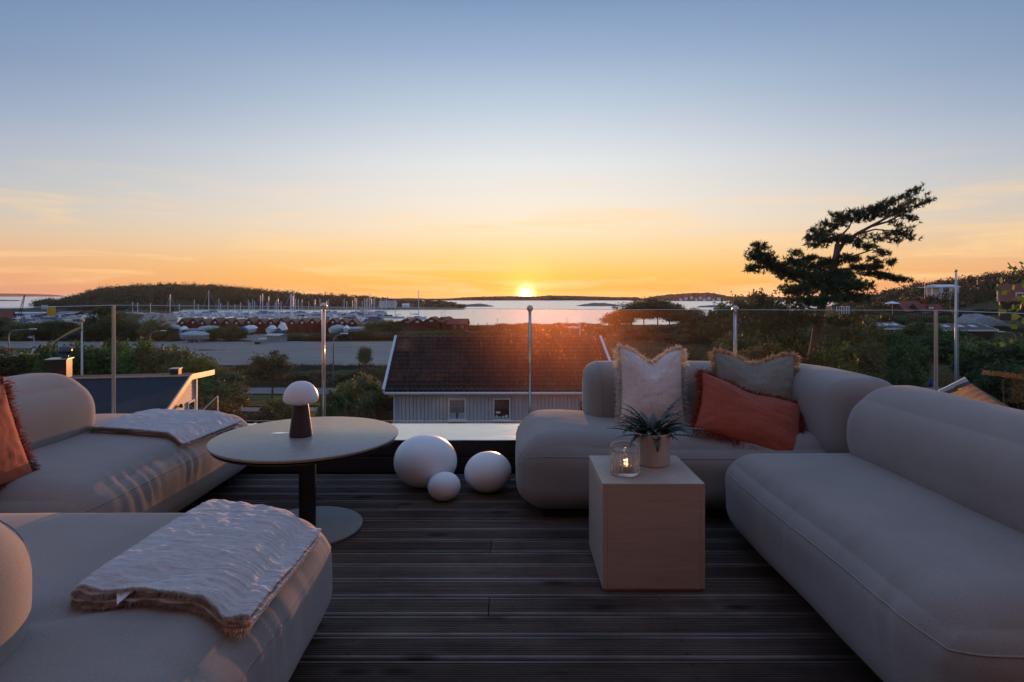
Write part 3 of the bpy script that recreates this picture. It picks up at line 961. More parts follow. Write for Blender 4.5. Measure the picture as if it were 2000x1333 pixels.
far = [(1795, 628, 4.6, 100, 'dark'), (1760, 618, 5, 128, 'olive'), (1790, 612, 5, 140, 'olive'), (1725, 612, 5, 130, 'olive'), (1830, 616, 5, 140, 'green'), (1700, 606, 5, 150, 'dark'), (1668, 600, 5, 150, 'dark'),
       (1808, 652, 4.5, 92, 'dark'), (1840, 640, 4.5, 96, 'green'), (1850, 672, 3.6, 88, 'dark'), (1885, 668, 3.8, 88, 'dark'), (1945, 690, 2.6, 66, 'dark'), (1930, 660, 3.2, 62, 'green'), (1990, 655, 3.4, 70, 'green'),
       (1962, 690, 2.6, 46, 'rust'), (1958, 668, 3.0, 42, 'dark'), (2010, 672, 3.0, 40, 'dark'), (1962, 720, 2.2, 36, 'dark'), (1985, 722, 2.2, 33, 'dark'), (2030, 700, 2.6, 32, 'dark'), (1930, 626, 5, 150, 'dark'), (1870, 625, 4.5, 150, 'dark')]
far.sort()
for i, (px, top, rx, Y, kd) in enumerate(far):
    b = on_ground(px, Y)
    h = max(1.2, at(px, top, Y).z - b.z)
    tree('hillside_tree', f'{kd} leafed tree, {ordinal(i + 1)} from the left on the slope around right flagpole', 'tree', b, rx, h, kd, i % 4, 'trees on the slope around the right flagpole', bare=0.1)
# fresh leaves reaching into the frame at the right edge
def edge_tree():
    b = on_ground(2150, 8.0)
    b.x = 8.35
    t = thing('maple_tree', 'bright green leafy branches poking in at right edge of frame', 'tree', b)
    top = 2.0 - b.z
    mb = MB()
    mb.tube([(0, 0, -0.2), (0.05, 0, 2.5), (0, 0.1, 5.0), (-0.1, 0.1, 6.3)], [0.13, 0.11, 0.09, 0.05], 10)
    for k, z in enumerate((6.0, 6.2, 6.4, 6.7, 6.9)):
        mb.tube([(-0.05, 0.1, z - 0.7), (-0.55, 0.1 + 0.1 * math.sin(k), z - 0.15), (-1.0, 0.1 + 0.3 * math.sin(k * 2), z)], [0.035, 0.02, 0.006], 6)
    mb.build('trunk', M_BARK, t, True)
    rng = np.random.default_rng(4)
    n = 900
    p = np.clip(rng.normal(size=(n, 3)), -1.8, 1.8) * np.array([0.46, 0.5, 0.34]) + np.array([-0.20, 0.1, 6.75])
    v, f = leaf_quads(rng, p, 0.105, 0.0, 0.7)
    link_mesh('crown', np_mesh('crown', v, f, F_BRIGHT), t)
edge_tree()

# ------------------------------------------------------------------ woods that read as one mass
def woods(name, label, pts, mat, seed, leaves=110, leaf=0.85):
    """pts: (x, y, z ground, radius, height)"""
    rng = np.random.default_rng(seed)
    P_, S_ = [], []
    for x, y, z, r, h in pts:
        q_ = crown_points(rng, leaves, 9, 0.26, hollow=0.1)
        P_.append(q_ * np.array([r, r, h * 0.52]) + np.array([x, y, z + h * 0.5]))
    v, f = leaf_quads(rng, np.concatenate(P_), leaf, 0.2, 0.75)
    o = link_mesh(name, np_mesh(name, v, f, mat))
    tag(o, label, 'trees', None, 'stuff')
    return o
rw = random.Random(9)
pts = []
for _ in range(1500):
    px = rw.uniform(70, 800)
    Y = rw.uniform(488, 585)
    x = (px - 1000) / F * Y
    z = ground_z(x, Y)
    if z < SEA + 0.3:
        continue
    big = smooth01((780 - px) / 130)
    pts.append((x, Y, z - 0.5, rw.uniform(3, 5) * (0.5 + 0.5 * big), rw.uniform(5, 8.5) * (0.35 + 0.65 * big)))
for _ in range(160):
    px = rw.uniform(700, 905)
    Y = rw.uniform(500, 585)
    x = (px - 1000) / F * Y
    pts.append((x, Y, ground_z(x, Y) - 0.3, rw.uniform(2, 3.5), rw.uniform(1.5, 3)))
woods('forest', 'dark wooded hill beyond the marina on the left', pts, F_WOODS, 11, 100, 1.1)
pts = []
for _ in range(520):
    px = rw.uniform(1640, 2250)
    Y = rw.uniform(172, 305)
    x = (px - 1000) / F * Y
    pts.append((x, Y, ground_z(x, Y) - 0.3, rw.uniform(2.2, 4.0), rw.uniform(2.5, 5.0)))
woods('forest', 'scrubby pines covering the hill on the right', pts, F_WOODS, 12, 110, 0.7)
pts = []
for _ in range(330):
    px = rw.uniform(-120, 345)
    Y = rw.uniform(405, 480)
    x = (px - 1000) / F * Y
    z = ground_z(x, Y)
    if px < 130:
        continue
    pts.append((x, Y, z - 0.3, rw.uniform(3, 5), rw.uniform(3, 6)))
woods('treeline', 'darker belt of trees behind the boats at left', pts, F_WOODS, 13, 90, 1.0)

# ground cover: tufts of grass and weeds that nobody could count
def tufts(name, label, n, region, h, mat, seed, blades=7):
    rng = np.random.default_rng(seed)
    V_ = []
    for _ in range(n):
        x, y = region(rng)
        z = ground_z(x, y)
        s = h * rng.uniform(0.5, 1.4)
        for _b in range(blades):
            o = np.array([x + rng.normal() * s * 0.5, y + rng.normal() * s * 0.5, z])
            tip = o + np.array([rng.normal() * 0.35 * s, rng.normal() * 0.35 * s, s * rng.uniform(0.6, 1.1)])
            w = s * 0.10
            a = rng.uniform(0, 6.28)
            d = np.array([math.cos(a) * w, math.sin(a) * w, 0])
            V_.append((o - d, o + d, tip))
    v = np.array(V_).reshape(-1, 3)
    o = link_mesh(name, np_mesh(name, v, np.arange(len(v)).reshape(-1, 3), mat))
    tag(o, label, 'grass', None, 'stuff')
F_STRAW = foliage_material('dry_straw', (0.14, 0.11, 0.05), (0.24, 0.185, 0.09), (0.30, 0.23, 0.12), scale=0.3, objvar=0.0)
F_WEED = foliage_material('weeds', (0.055, 0.06, 0.025), (0.10, 0.085, 0.04), (0.15, 0.12, 0.06), scale=0.3, objvar=0.0)
tufts('grass', 'dry straw coloured grass standing in the field', 3200, lambda r: (r.uniform(13, 58), r.uniform(80, 125)), 0.75, F_STRAW, 1)
tufts('grass', 'dry grass of the small meadow by the right flagpole', 900, lambda r: (r.uniform(40, 57), r.uniform(59, 77)), 0.6, F_STRAW, 2)
tufts('weeds', 'tall weeds on the bank above the road', 2600, lambda r: (r.uniform(-38, -4), r.uniform(57.5, 82)), 0.6, F_WEED, 3)
tufts('weeds', 'rough weeds along the shore below the huts', 2600, lambda r: (r.uniform(-48, 34), r.uniform(133, 195)), 0.9, F_WEED, 4)
# ------------------------------------------------------------------ shared building materials
def board_paint(name, col, var=0.12, rough=0.7, objvar=0.06):
    return simple(name, col, rough, var, 2.5, 0.25, 30, 0.004, stretch=(1, 1, 0.15), objvar=objvar)
M_WHITE = board_paint('white_paint', (0.72, 0.73, 0.76))
M_GREYWALL = board_paint('pale_grey_boards', (0.56, 0.58, 0.62))
M_TRIM = simple('white_trim', (0.80, 0.81, 0.83), 0.5, 0.06, 3)
M_FALU = board_paint('falu_red_boards', (0.17, 0.030, 0.018), 0.3, 0.85, 0.25)
M_FALU2 = board_paint('red_brown_boards', (0.20, 0.050, 0.032), 0.3, 0.85, 0.2)
M_REDROOF = simple('red_clay_roof', (0.24, 0.075, 0.045), 0.8, 0.3, 3, 0.5, 12, 0.05)
M_BROWNROOF = simple('brown_sheet_roof', (0.16, 0.11, 0.095), 0.75, 0.3, 0.8, 0.3, 6, 0.03)
M_DARKROOF = simple('tarred_felt_roof', (0.030, 0.034, 0.045), 0.8, 0.3, 4, 0.6, 60, 0.01)
M_DARKWOOD = board_paint('dark_brown_boards', (0.045, 0.032, 0.028), 0.3, 0.8, 0.2)
M_METAL = simple('galvanised_steel', (0.52, 0.53, 0.54), 0.4, 0.1, 8, metal=0.8)
M_POLE = simple('white_fibreglass', (0.70, 0.71, 0.74), 0.4, 0.05, 3)
M_BLACK = simple('black_metal', (0.014, 0.014, 0.016), 0.45, 0.2, 5)
M_YELLOW = simple('yellow_paint', (0.72, 0.42, 0.03), 0.6, 0.15, 2)
M_BLUE = simple('blue_cloth', (0.03, 0.07, 0.28), 0.7, 0.25, 2)
M_YCLOTH = simple('yellow_cloth', (0.60, 0.46, 0.05), 0.8, 0.2, 4)
M_GOLD = simple('gold_knob', (0.7, 0.45, 0.12), 0.3, 0.1, 4, metal=1.0)
M_CONCRETE = simple('concrete', (0.34, 0.33, 0.32), 0.9, 0.25, 1.5, 0.4, 12, 0.02)
M_BRICK = simple('red_brick', (0.26, 0.09, 0.055), 0.9, 0.35, 9, 0.5, 25, 0.01)
def window_glass(name='window_glass', col=(0.03, 0.035, 0.04)):
    t = NT(name)
    t.set(t.p, Base_Color=(*col, 1), Roughness=0.05, Specular_IOR_Level=0.8)
    t.l(t.bump(t.noise(t.coord('Object'), 2.5, 2), 0.05, 0.02), t.p.inputs['Normal'])
    return t.m
M_PANE = window_glass()
def clear_pane():
    t = NT('clear_window_pane')
    tr = t.n('ShaderNodeBsdfTransparent')
    tr.inputs[0].default_value = (0.90, 0.93, 0.93, 1)
    gl = t.n('ShaderNodeBsdfGlossy')
    gl.inputs['Roughness'].default_value = 0.02
    fr = t.n('ShaderNodeFresnel')
    fr.inputs['IOR'].default_value = 1.55
    mx = t.n('ShaderNodeMixShader')
    gm = t.n('ShaderNodeNewGeometry')
    t.l(t.math('MULTIPLY', fr.outputs[0], t.math('SUBTRACT', 1.0, gm.outputs['Backfacing'])), mx.inputs[0])
    t.l(tr.outputs[0], mx.inputs[1])
    t.l(gl.outputs[0], mx.inputs[2])
    t.l(mx.outputs[0], t.out.inputs[0])
    return t.m
M_CLEARPANE = clear_pane()

# ------------------------------------------------------------------ the white house below the terrace
def tile_material():
    t = NT('brown_roof_tiles')
    v = t.coord('Object')
    a = t.noise(v, 0.5, 5, 0.6)
    b = t.noise(v, 5.0, 4, 0.7)
    c = t.ramp(a, [(0.3, (0.062, 0.036, 0.032)), (0.7, (0.105, 0.058, 0.048))])
    c = t.mix(0.45, c, t.ramp(b, [(0.3, (0.035, 0.024, 0.024)), (0.7, (0.15, 0.085, 0.066))]))
    # every tile fired to a slightly different tone
    sn = t.n('ShaderNodeVectorMath', operation='SNAP')
    t.l(v, sn.inputs[0])
    sn.inputs[1].default_value = (0.2193, 40.0, 0.1560)
    wnz = t.n('ShaderNodeTexWhiteNoise')
    t.l(sn.outputs[0], wnz.inputs['Vector'])
    c = t.mix(1.0, c, t.ramp(wnz.outputs['Value'], [(0.0, (0.78, 0.78, 0.78)), (1.0, (1.22, 1.2, 1.18))]), 'MULTIPLY')
    t.l(c, t.p.inputs['Base Color'])
    t.set(t.p, Roughness=0.75, Specular_IOR_Level=0.35)
    t.l(t.bump(t.noise(v, 30, 4), 0.5, 0.01), t.p.inputs['Normal'])
    return t.m
M_TILE = tile_material()
def white_house():
    org = Vector((-0.5, 25.35, -5.75))
    t = thing('white_house', 'pale boarded house with broad brown tiled roof below the terrace', 'house', org)
    eL, eR = Vector((-5.47, 25.0, -3.005)), Vector((4.62, 25.0, -3.005))
    rL, rR = Vector((-5.68, 28.6, -0.977)), Vector((4.30, 28.6, -0.977))
    # body
    MB(org).box(-5.15, 4.2, 25.40, 31.6, -6.2, -2.85).build('wall', M_GREYWALL, t)
    for gx in (-5.15, 4.2):
        MB(org).add([(gx, 25.4, -2.85), (gx, 31.6, -2.85), (gx, 28.6, -1.1)], [(0, 1, 2)]).build('gable', M_GREYWALL, t)
    bd = MB().box(-0.070, 0.070, -0.045, 0.0, -1.36, 1.36).mesh('board', M_GREYWALL)
    for i in range(57):
        x = -5.06 + i * 0.1645
        o = link_mesh('board', bd, t, Vector((x, 25.398, -4.43)) - org)
    # underlay and tiles
    n = (eR - eL).cross(rL - eL).normalized()
    MB(org).add([eL - n * 0.10, eR - n * 0.10, rR - n * 0.10, rL - n * 0.10, eL - n * 0.03, eR - n * 0.03, rR - n * 0.03, rL - n * 0.03],
                [(3, 2, 1, 0), (4, 5, 6, 7), (0, 1, 5, 4), (1, 2, 6, 5), (2, 3, 7, 6), (3, 0, 4, 7)]).build('roof_deck', M_DARKWOOD, t)
    bl, br = Vector((-5.68, 32.2, -3.0)), Vector((4.30, 32.2, -3.0))
    MB(org).add([rL, rR, br, bl], [(0, 1, 2, 3)]).build('rear_roof', M_TILE, t)
    CO, TW, SEG = 13, 46, 8
    v, f, fm = [], [], []
    for c in range(CO):
        for s in (0, 1):
            u = (c + s) / CO
            lift = 0.075 if s == 0 else 0.012
            for k in range(TW * SEG + 1):
                w = k / (TW * SEG)
                a = eL.lerp(eR, w)
                b = rL.lerp(rR, w)
                ph = (k % SEG) / SEG
                roll = 0.034 * math.cos(2 * math.pi * ph) + (0.006 * math.sin(c * 12.9 + (k // SEG) * 78.2))
                v.append(a.lerp(b, u) + n * (lift + roll) - org)
    m = TW * SEG + 1
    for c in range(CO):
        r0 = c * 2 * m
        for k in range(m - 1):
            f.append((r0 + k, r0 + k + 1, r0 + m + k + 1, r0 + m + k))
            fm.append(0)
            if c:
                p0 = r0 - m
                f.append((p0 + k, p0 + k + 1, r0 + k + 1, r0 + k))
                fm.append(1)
    M_NOSE = simple('tile_gap_shade', (0.030, 0.022, 0.018), 0.9, 0.4, 6)  # dark colour on the tile ends paints the shade between courses
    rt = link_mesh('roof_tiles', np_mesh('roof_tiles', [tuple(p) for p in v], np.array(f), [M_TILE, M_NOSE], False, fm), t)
    rt['kind'] = 'stuff'
    mb = MB(org)
    for k in range(30):
        a = rL.lerp(rR, k / 30)
        b = rL.lerp(rR, (k + 0.97) / 30)
        mb.tube([a + Vector((0, 0, 0.03)), b + Vector((0, 0, 0.035))], [0.085, 0.10], 8)
    rc = mb.build('ridge_tiles', M_TILE, t, True)
    rc['kind'] = 'stuff'
    # white verge boards and gutter
    for e, r_, s in ((eL, rL, -1), (eR, rR, 1)):
        MB(org).bar(e + Vector((s * 0.05, -0.06, 0.02)), r_ + Vector((s * 0.05, 0.02, 0.04)), 0.11, 0.24, n).build('verge_board', M_TRIM, t)
    MB(org).tube([eL + Vector((0, -0.07, -0.07)), eR + Vector((0, -0.07, -0.07))], 0.06, 8).build('gutter', M_TRIM, t, True)
    MB(org).tube([(-5.12, 25.28, -3.1), (-5.12, 25.28, -6)], 0.045, 8).build('downpipe', M_GREYWALL, t, True)
    # chimney
    cx = at(1120, 650, 29.6)
    ch = MB(org).bevel_box(cx.x - 0.2, cx.x + 0.2, 29.2, 29.8, -2.2, -0.55, 0.01).build('chimney', M_BRICK, t)
    MB(org).bevel_box(cx.x - 0.25, cx.x + 0.25, 29.15, 29.85, -0.55, -0.47, 0.01).build('chimney_cap', M_METAL, ch)
    MB(org).tube([(cx.x + 0.3, 29.5, -0.9), (cx.x + 0.3, 29.5, -0.35)], 0.05, 8).build('vent_pipe', M_TRIM, t)
    # windows: frame, pane, and what stands behind the pane
    for k, px in enumerate((893, 980)):
        c = at(px, 799, 25.33)
        w, h, fw, yf = 0.395, 0.49, 0.075, 25.24
        x0, x1, z0, z1 = c.x - w, c.x + w, c.z - h, c.z + h
        wd = MB(org)
        wd.box(x0, x1, yf, yf + 0.11, z0, z0 + fw).box(x0, x1, yf, yf + 0.11, z1 - fw, z1)
        wd.box(x0, x0 + fw, yf, yf + 0.11, z0 + fw, z1 - fw).box(x1 - fw, x1, yf, yf + 0.11, z0 + fw, z1 - fw)
        wo_ = wd.build('window', M_WHITE, t)
        wo_['label'] = ('window with a half lowered grey blind', 'window with brown blind and white jars behind')[k]
        MB(org).box(x0 + fw, x1 - fw, yf + 0.02, yf + 0.028, z0 + fw, z1 - fw).build('pane', M_CLEARPANE, wo_)
        MB(org).box(x0 - 0.03, x1 + 0.03, yf - 0.05, yf + 0.06, z0 - 0.04, z0).build('sill', M_WHITE, wo_)
        M_IN = simple('blind_grey', (0.28, 0.29, 0.30), 0.8, 0.1, 4) if k == 0 else simple('blind_brown', (0.10, 0.055, 0.035), 0.8, 0.2, 4)
        zb = z0 + fw + (0.26 if k == 0 else 0.42)
        MB(org).box(x0 + fw, x1 - fw, yf + 0.06, yf + 0.065, zb, z1 - fw - 0.05 * (1 - k)).build('blind', M_IN, wo_)
        back = simple('curtain_white', (0.80, 0.80, 0.78), 0.9, 0.1, 4) if k == 0 else simple('room_dark', (0.045, 0.025, 0.018), 0.9, 0.3, 5)  # second window's backing sheet is painted dark as the unlit room
        MB(org).box(x0 + fw, x1 - fw, yf + 0.08, yf + 0.086, z0 + fw, z1 - fw).build('window_backing', back, wo_)
        if k == 0:
            MB(org).box(c.x - 0.03, c.x + 0.03, yf + 0.045, yf + 0.055, z0 + fw, zb).build('lamp_foot', M_BLACK, wo_)
        else:
            mj = simple('jar_white', (0.75, 0.72, 0.66), 0.5, 0.1, 6)
            for jx, jw, jh, jz in ((-0.22, 0.07, 0.14, 0), (-0.09, 0.05, 0.10, 0), (0.05, 0.06, 0.12, 0), (0.2, 0.08, 0.16, 0), (-0.16, 0.11, 0.10, 0.22)):
                MB(org).lathe([(jw, 0), (jw, jh * 0.75), (jw * 0.6, jh)], 12, (c.x + jx, yf + 0.055, z0 + fw + jz), None).build('jar', mj, wo_, True)
                wo_.children[-1].scale = (1, 0.25, 1) if False else (1, 1, 1)
    return t
white_house()

# ------------------------------------------------------------------ the dark roofed house on the left
def left_house():
    org = Vector((-10.45, 18.5, -5.8))
    TURN = R(10)
    un = lambda p: Matrix.Rotation(-TURN, 3, 'Z') @ (Vector(p) - org) + org      # a seen point in the unturned plan
    t = thing('dark_roofed_house', 'house with low black felt roof and pink lit boarded gable at left', 'house', org)
    XR, XL = -10.28, -22.0
    def slab(pts, th, name, m):
        up = [Vector(p) for p in pts]
        dn = [p - Vector((0, 0, th)) for p in up]
        k = len(up)
        fs = [tuple(range(k)), tuple(range(2 * k - 1, k - 1, -1))] + [(i, k + i, k + (i + 1) % k, (i + 1) % k) for i in range(k)]
        return MB(org).add(up + dn, fs).build(name, m, t)
    slab([(XL, 14.6, -3.05), (XR, 14.6, -3.05), (XR, 18.5, -1.47), (XL, 18.5, -1.47)], 0.12, 'roof', M_DARKROOF)
    slab([(XL, 18.515, -1.455), (XR - 0.02, 18.515, -1.455), (XR - 0.02, 20.65, -1.60), (XL, 20.65, -1.60)], 0.10, 'rear_roof', M_DARKROOF)
    M_FLASH = simple('copper_flashing', (0.62, 0.50, 0.42), 0.4, 0.1, 5, metal=0.6)
    MB(org).bar((XL, 18.49, -1.425), (XR, 18.49, -1.425), 0.03, 0.035).build('ridge_flashing', M_FLASH, t)
    MB(org).bar((XR + 0.03, 14.6, -3.06), (XR + 0.03, 18.52, -1.47), 0.05, 0.17).build('verge_board', M_FLASH, t)
    MB(org).bar((XR + 0.03, 18.52, -1.47), (XR + 0.03, 20.7, -1.60), 0.05, 0.17).build('verge_board', M_FLASH, t)
    # gable wall of lapped boards, each cut to the roof slope
    XW = -10.75
    MB(org).box(-21.5, XW - 0.03, 15.2, 20.3, -6.2, -3.1).build('wall', M_GREYWALL, t)
    M_PINK = board_paint('white_lap_boards', (0.66, 0.60, 0.57), 0.1, 0.65, 0.05)
    hgt = 0.125
    z = -1.72
    while z > -5.6:
        ztop, zbot = z, z - hgt
        def ymin(zz):
            return 15.2 if zz < -2.95 else 18.5 + (zz + 1.60) / 0.4051
        y0b, y0t = max(15.2, ymin(zbot)), max(15.2, ymin(ztop))
        if y0t < 19.8:
            a = [(XW + 0.016, y0b, zbot), (XW + 0.016, 20.35, zbot), (XW, 20.35, ztop), (XW, y0t, ztop)]
            b_ = [(x - 0.03, y, zz) for x, y, zz in a]
            MB(org).add(a + b_, [(0, 1, 2, 3), (7, 6, 5, 4), (0, 4, 5, 1), (1, 5, 6, 2), (2, 6, 7, 3), (3, 7, 4, 0)]).build('board', M_PINK, t)
        z -= hgt
    MB(org).box(XW + 0.02, XW + 0.07, 20.25, 20.37, -5.8, -1.78).build('corner_board', M_TRIM, t)
    w = MB(org)
    w.box(XW + 0.02, XW + 0.06, 19.55, 20.15, -3.7, -2.45)
    wo_ = w.build('window', M_TRIM, t)
    MB(org).box(XW + 0.055, XW + 0.066, 19.61, 20.09, -3.64, -2.51).build('pane', M_PANE, wo_)
    MB(org).lathe([(0.05, 0), (0.07, 0.05), (0.03, 0.12)], 10, (XW + 0.08, 18.85, -2.5)).build('wall_lamp', M_BLACK, t, True)
    # glass balcony with a white handrail falling along a stair
    a, b_ = un(at(394, 776, 20.6)), un(at(424, 774, 20.6))
    MB(org).box(a.x, b_.x, b_.y, b_.y + 0.01, a.z - 0.9, a.z).build('balcony_pane', M_CLEARPANE, t)
    MB(org).bar(un(at(424, 775, 20.5)), un(at(398, 800, 20.5)), 0.04).build('handrail', M_TRIM, t)
    MB(org).box(b_.x + 0.002, b_.x + 0.032, b_.y - 0.02, b_.y + 0.03, -5.8, b_.z).build('balcony_post', M_METAL, t)
    # chimney turned so that one side catches the sunset
    c = un(at(116, 730, 18.9))
    M_CH = simple('bronze_sheet', (0.016, 0.013, 0.012), 0.25, 0.06, 3, spec=0.8)
    ch = MB().bevel_box(-0.27, 0.27, -0.27, 0.27, -0.8, 0.47, 0.01).build('chimney', M_CH, t, False, c - org)
    ch.rotation_euler = (0, 0, R(10))
    MB().bevel_box(-0.31, 0.31, -0.31, 0.31, 0.47, 0.50, 0.008).build('chimney_cap', M_METAL, ch)
    cw = MB()
    cw.tube([(0.15, 0, 0.5), (0.15, 0, 0.62)], 0.10, 14)
    cw.tube([(-0.02, -0.05, 0.73), (0.0, -0.04, 0.73), (0.1, 0, 0.73), (0.26, 0.04, 0.73), (0.33, 0.05, 0.72)], [0.10, 0.15, 0.17, 0.16, 0.11], 18)
    cw.build('chimney_cowl', simple('polished_steel', (0.10, 0.12, 0.15), 0.22, 0.1, 5, metal=0.9), ch, True)
    c = un(at(347, 727, 19.9))
    v = MB(org).bevel_box(c.x - 0.13, c.x + 0.13, c.y - 0.3, c.y, -1.8, c.z + 0.13, 0.01).build('roof_vent', M_BLACK, t)
    MB(org).bevel_box(c.x - 0.16, c.x + 0.16, c.y - 0.33, c.y + 0.03, c.z + 0.13, c.z + 0.155, 0.006).build('vent_cap', M_METAL, v)
    t.rotation_euler = (0, 0, TURN)
left_house()

# ------------------------------------------------------------------ the brown roof beside the terrace on the right
def right_house():
    A = at(1893, 747, 14.0)
    B = Vector((6.6, 6.4, A.z))
    r_ = (B - A).normalized()
    side_ = Vector((r_.y, -r_.x, 0)) * 1.0
    if side_.x > 0:
        side_ = -side_
    dn = (side_ + Vector((0, 0, -0.70)))
    org = Vector((A.x + 1, A.y - 4, -5.8))
    t = thing('brown_roofed_house', 'neighbouring house with mossy brown roof just beyond right sofa', 'house', org)
    E1, E2 = A + dn * 3.0, B + dn * 3.0
    other = (-side_ + Vector((0, 0, -0.70)))
    H1, H2 = A + other * 3.0, B + other * 3.0
    n1 = (E1 - A).cross(B - A).normalized()
    if n1.z < 0:
        n1 = -n1
    v, f = [], []
    CO = 12
    for c in range(CO):
        for s in (0, 1):
            u = (c + s) / CO
            for k in range(61):
                w = k / 60
                p = E1.lerp(E2, w).lerp(A.lerp(B, w), u) + n1 * ((0.05 if s == 0 else 0.015) + 0.015 * math.cos(k * math.pi / 2))
                v.append(tuple(p - org))
    for c in range(CO):
        r0 = c * 122
        for k in range(60):
            f.append((r0 + k, r0 + k + 1, r0 + 61 + k + 1, r0 + 61 + k))
            if c:
                f.append((r0 - 61 + k, r0 - 61 + k + 1, r0 + k + 1, r0 + k))
    M_MOSS = simple('mossy_brown_tiles', (0.125, 0.068, 0.040), 0.85, 0.4, 2.0, 0.8, 14, 0.03)
    rt = link_mesh('roof_tiles', np_mesh('roof_tiles', v, np.array(f), M_MOSS), t)
    rt['kind'] = 'stuff'
    MB(org).add([A, B, H2, H1], [(0, 1, 2, 3)]).build('rear_roof', M_MOSS, t)
    MB(org).bar(A + Vector((0.02, 0.05, 0.02)), E1 + Vector((0.02, 0.05, 0.02)), 0.10, 0.22, n1).build('verge_board', M_TRIM, t)
    w = MB(org)
    g = 0.3
    a0, a1, a2 = A - Vector((0, 0, 0.15)), E1 + (A - E1) * 0.12 - Vector((0, 0, 0.15)), H1 + (A - H1) * 0.12 - Vector((0, 0, 0.15))
    b0, b1, b2 = B - Vector((0, 0, 0.15)), E2 + (B - E2) * 0.12 - Vector((0, 0, 0.15)), H2 + (B - H2) * 0.12 - Vector((0, 0, 0.15))
    dnz = lambda p: Vector((p.x, p.y, -6.2))
    w.add([a0 + r_ * g, a1 + r_ * g, a2 + r_ * g, dnz(a1 + r_ * g), dnz(a2 + r_ * g), b0, b1, b2, dnz(b1), dnz(b2)],
          [(0, 1, 3, 4, 2), (5, 7, 9, 8, 6), (1, 6, 8, 3), (2, 4, 9, 7)])
    w.build('wall', M_GREYWALL, t)
right_house()

# ------------------------------------------------------------------ flagpoles, street lamps and signs
def ribbon(mb, pts, widths, mi_a, mi_b):
    """a two coloured pennant following pts"""
    for half, mi in ((0, mi_a), (1, mi_b)):
        vs, fs = [], []
        for p, w in zip(pts, widths):
            p = Vector(p)
            a = p + Vector((0, 0.03 * half, w * (0.5 - 0.5 * half)))
            b = p + Vector((0, 0.03 * half, w * (0.0 - 0.5 * half)))
            vs += [a, b, a + Vector((0, 0.006, 0)), b + Vector((0, 0.006, 0))]
        for i in range(len(pts) - 1):
            k = i * 4
            fs += [(k, k + 1, k + 5, k + 4), (k + 2, k + 6, k + 7, k + 3), (k, k + 4, k + 6, k + 2), (k + 1, k + 3, k + 7, k + 5)]
        mb.mi = mi
        mb.add(vs, fs)
def flagpole(px, ytop, Y, r, label, pen, widths):
    b = on_ground(px, Y)
    t = thing('flagpole', label, 'flagpole', b)
    top = at(px, ytop, Y) - b
    MB().tube([(0, 0, -0.3), (0, 0, top.z * 0.5), (0, 0, top.z)], [r, r * 0.85, r * 0.6], 12).build('pole', M_POLE, t, True)
    MB().lathe([(0.02, 0), (0.09, 0.05), (0.10, 0.09), (0.06, 0.15), (0, 0.17)], 12, (0, 0, top.z)).build('knob', M_GOLD, t, True)
    MB().tube([(r + 0.05, -0.05, 0.8), (r * 0.6 + 0.03, -0.05, top.z - 0.1)], 0.012, 5).build('halyard', M_POLE, t)
    mb = MB(b)
    ribbon(mb, [at(x, y, Y - 0.12 + dy) for x, y, dy in pen], widths, 0, 1)
    mb.build('pennant', [M_YCLOTH, M_BLUE], t)
flagpole(160, 629, 30, 0.062, 'white flagpole with streaming blue and yellow pennant behind dark roof', [(158.5, 642, 0), (146, 647, .1), (136, 652, .25), (130, 655, .2), (118, 661, .3), (108, 668, .5), (101, 678, .6), (97, 688, .7), (97, 694, .8), (103, 702, .9)],
         [0.22, 0.24, 0.24, 0.2, 0.14, 0.18, 0.26, 0.26, 0.16, 0.05])
flagpole(1867, 532, 36, 0.085, 'tall white flagpole with limp yellow pennant right of the pine', [(1866, 548, 0), (1864.5, 556, .02), (1863, 566, .05), (1859, 576, .1), (1856, 588, .12), (1855, 598, .1), (1857, 608, .12), (1861, 613, .14), (1864, 618, .15)],
         [0.20, 0.28, 0.34, 0.36, 0.38, 0.34, 0.24, 0.18, 0.08])
M_LAMPPOST = simple('grey_lamp_post', (0.36, 0.36, 0.37), 0.5, 0.1, 4, metal=0.5)
def street_lamp(px, Y, top, arm, label):
    b = on_ground(px, Y)
    t = thing('street_lamp', label, 'street lamp', b, 0, 'street lamps along the roads')
    h = at(px, top, Y).z - b.z
    s = 1 if arm > 0 else -1
    L = abs(arm)
    pts = [(0, 0, -0.2), (0, 0, h - 0.75), (0.08 * s, 0, h - 0.4), (0.35 * s, 0, h - 0.12), (0.75 * s, 0, h), (s * L, 0, h + 0.1)]
    MB().tube(pts, [0.07, 0.055, 0.05, 0.045, 0.04, 0.035], 8).build('post', M_LAMPPOST, t, True)
    MB().bevel_box(min(s * L, s * (L + 0.7)), max(s * L, s * (L + 0.7)), -0.14, 0.14, h + 0.05, h + 0.17, 0.03).build('lamp_head', M_TRIM, t)
street_lamp(17, 66, 645, 2.4, 'curved street lamp at far left edge behind the hedge')
street_lamp(293, 76, 648, 1.4, 'curved street lamp behind hedge right of first glass post')
street_lamp(651, 57.6, 654, 0.7, 'tall street lamp beside road right of mushroom lamp')
street_lamp(1984, 74, 650, -1.5, 'curved street lamp among trees at far right')
b = on_ground(1890, 58.5)
t = thing('park_lamp', 'short straight lamp post by the path near right flagpole', 'street lamp', b, 0, 'street lamps along the roads')
MB().tube([(0, 0, -0.1), (0, 0, 2.55)], [0.05, 0.035], 8).build('post', M_LAMPPOST, t, True)
MB().bevel_box(-0.42, 0.08, -0.09, 0.09, 2.55, 2.63, 0.02).build('lamp_head', M_LAMPPOST, t)
b = on_ground(66, 68)
t = thing('road_sign', 'signpost with small blue arrow plate above hedge at left', 'sign', b)
MB().tube([(0, 0, -0.2), (0, 0, at(66, 655, 68).z - b.z)], 0.045, 8).build('post', M_LAMPPOST, t, True)
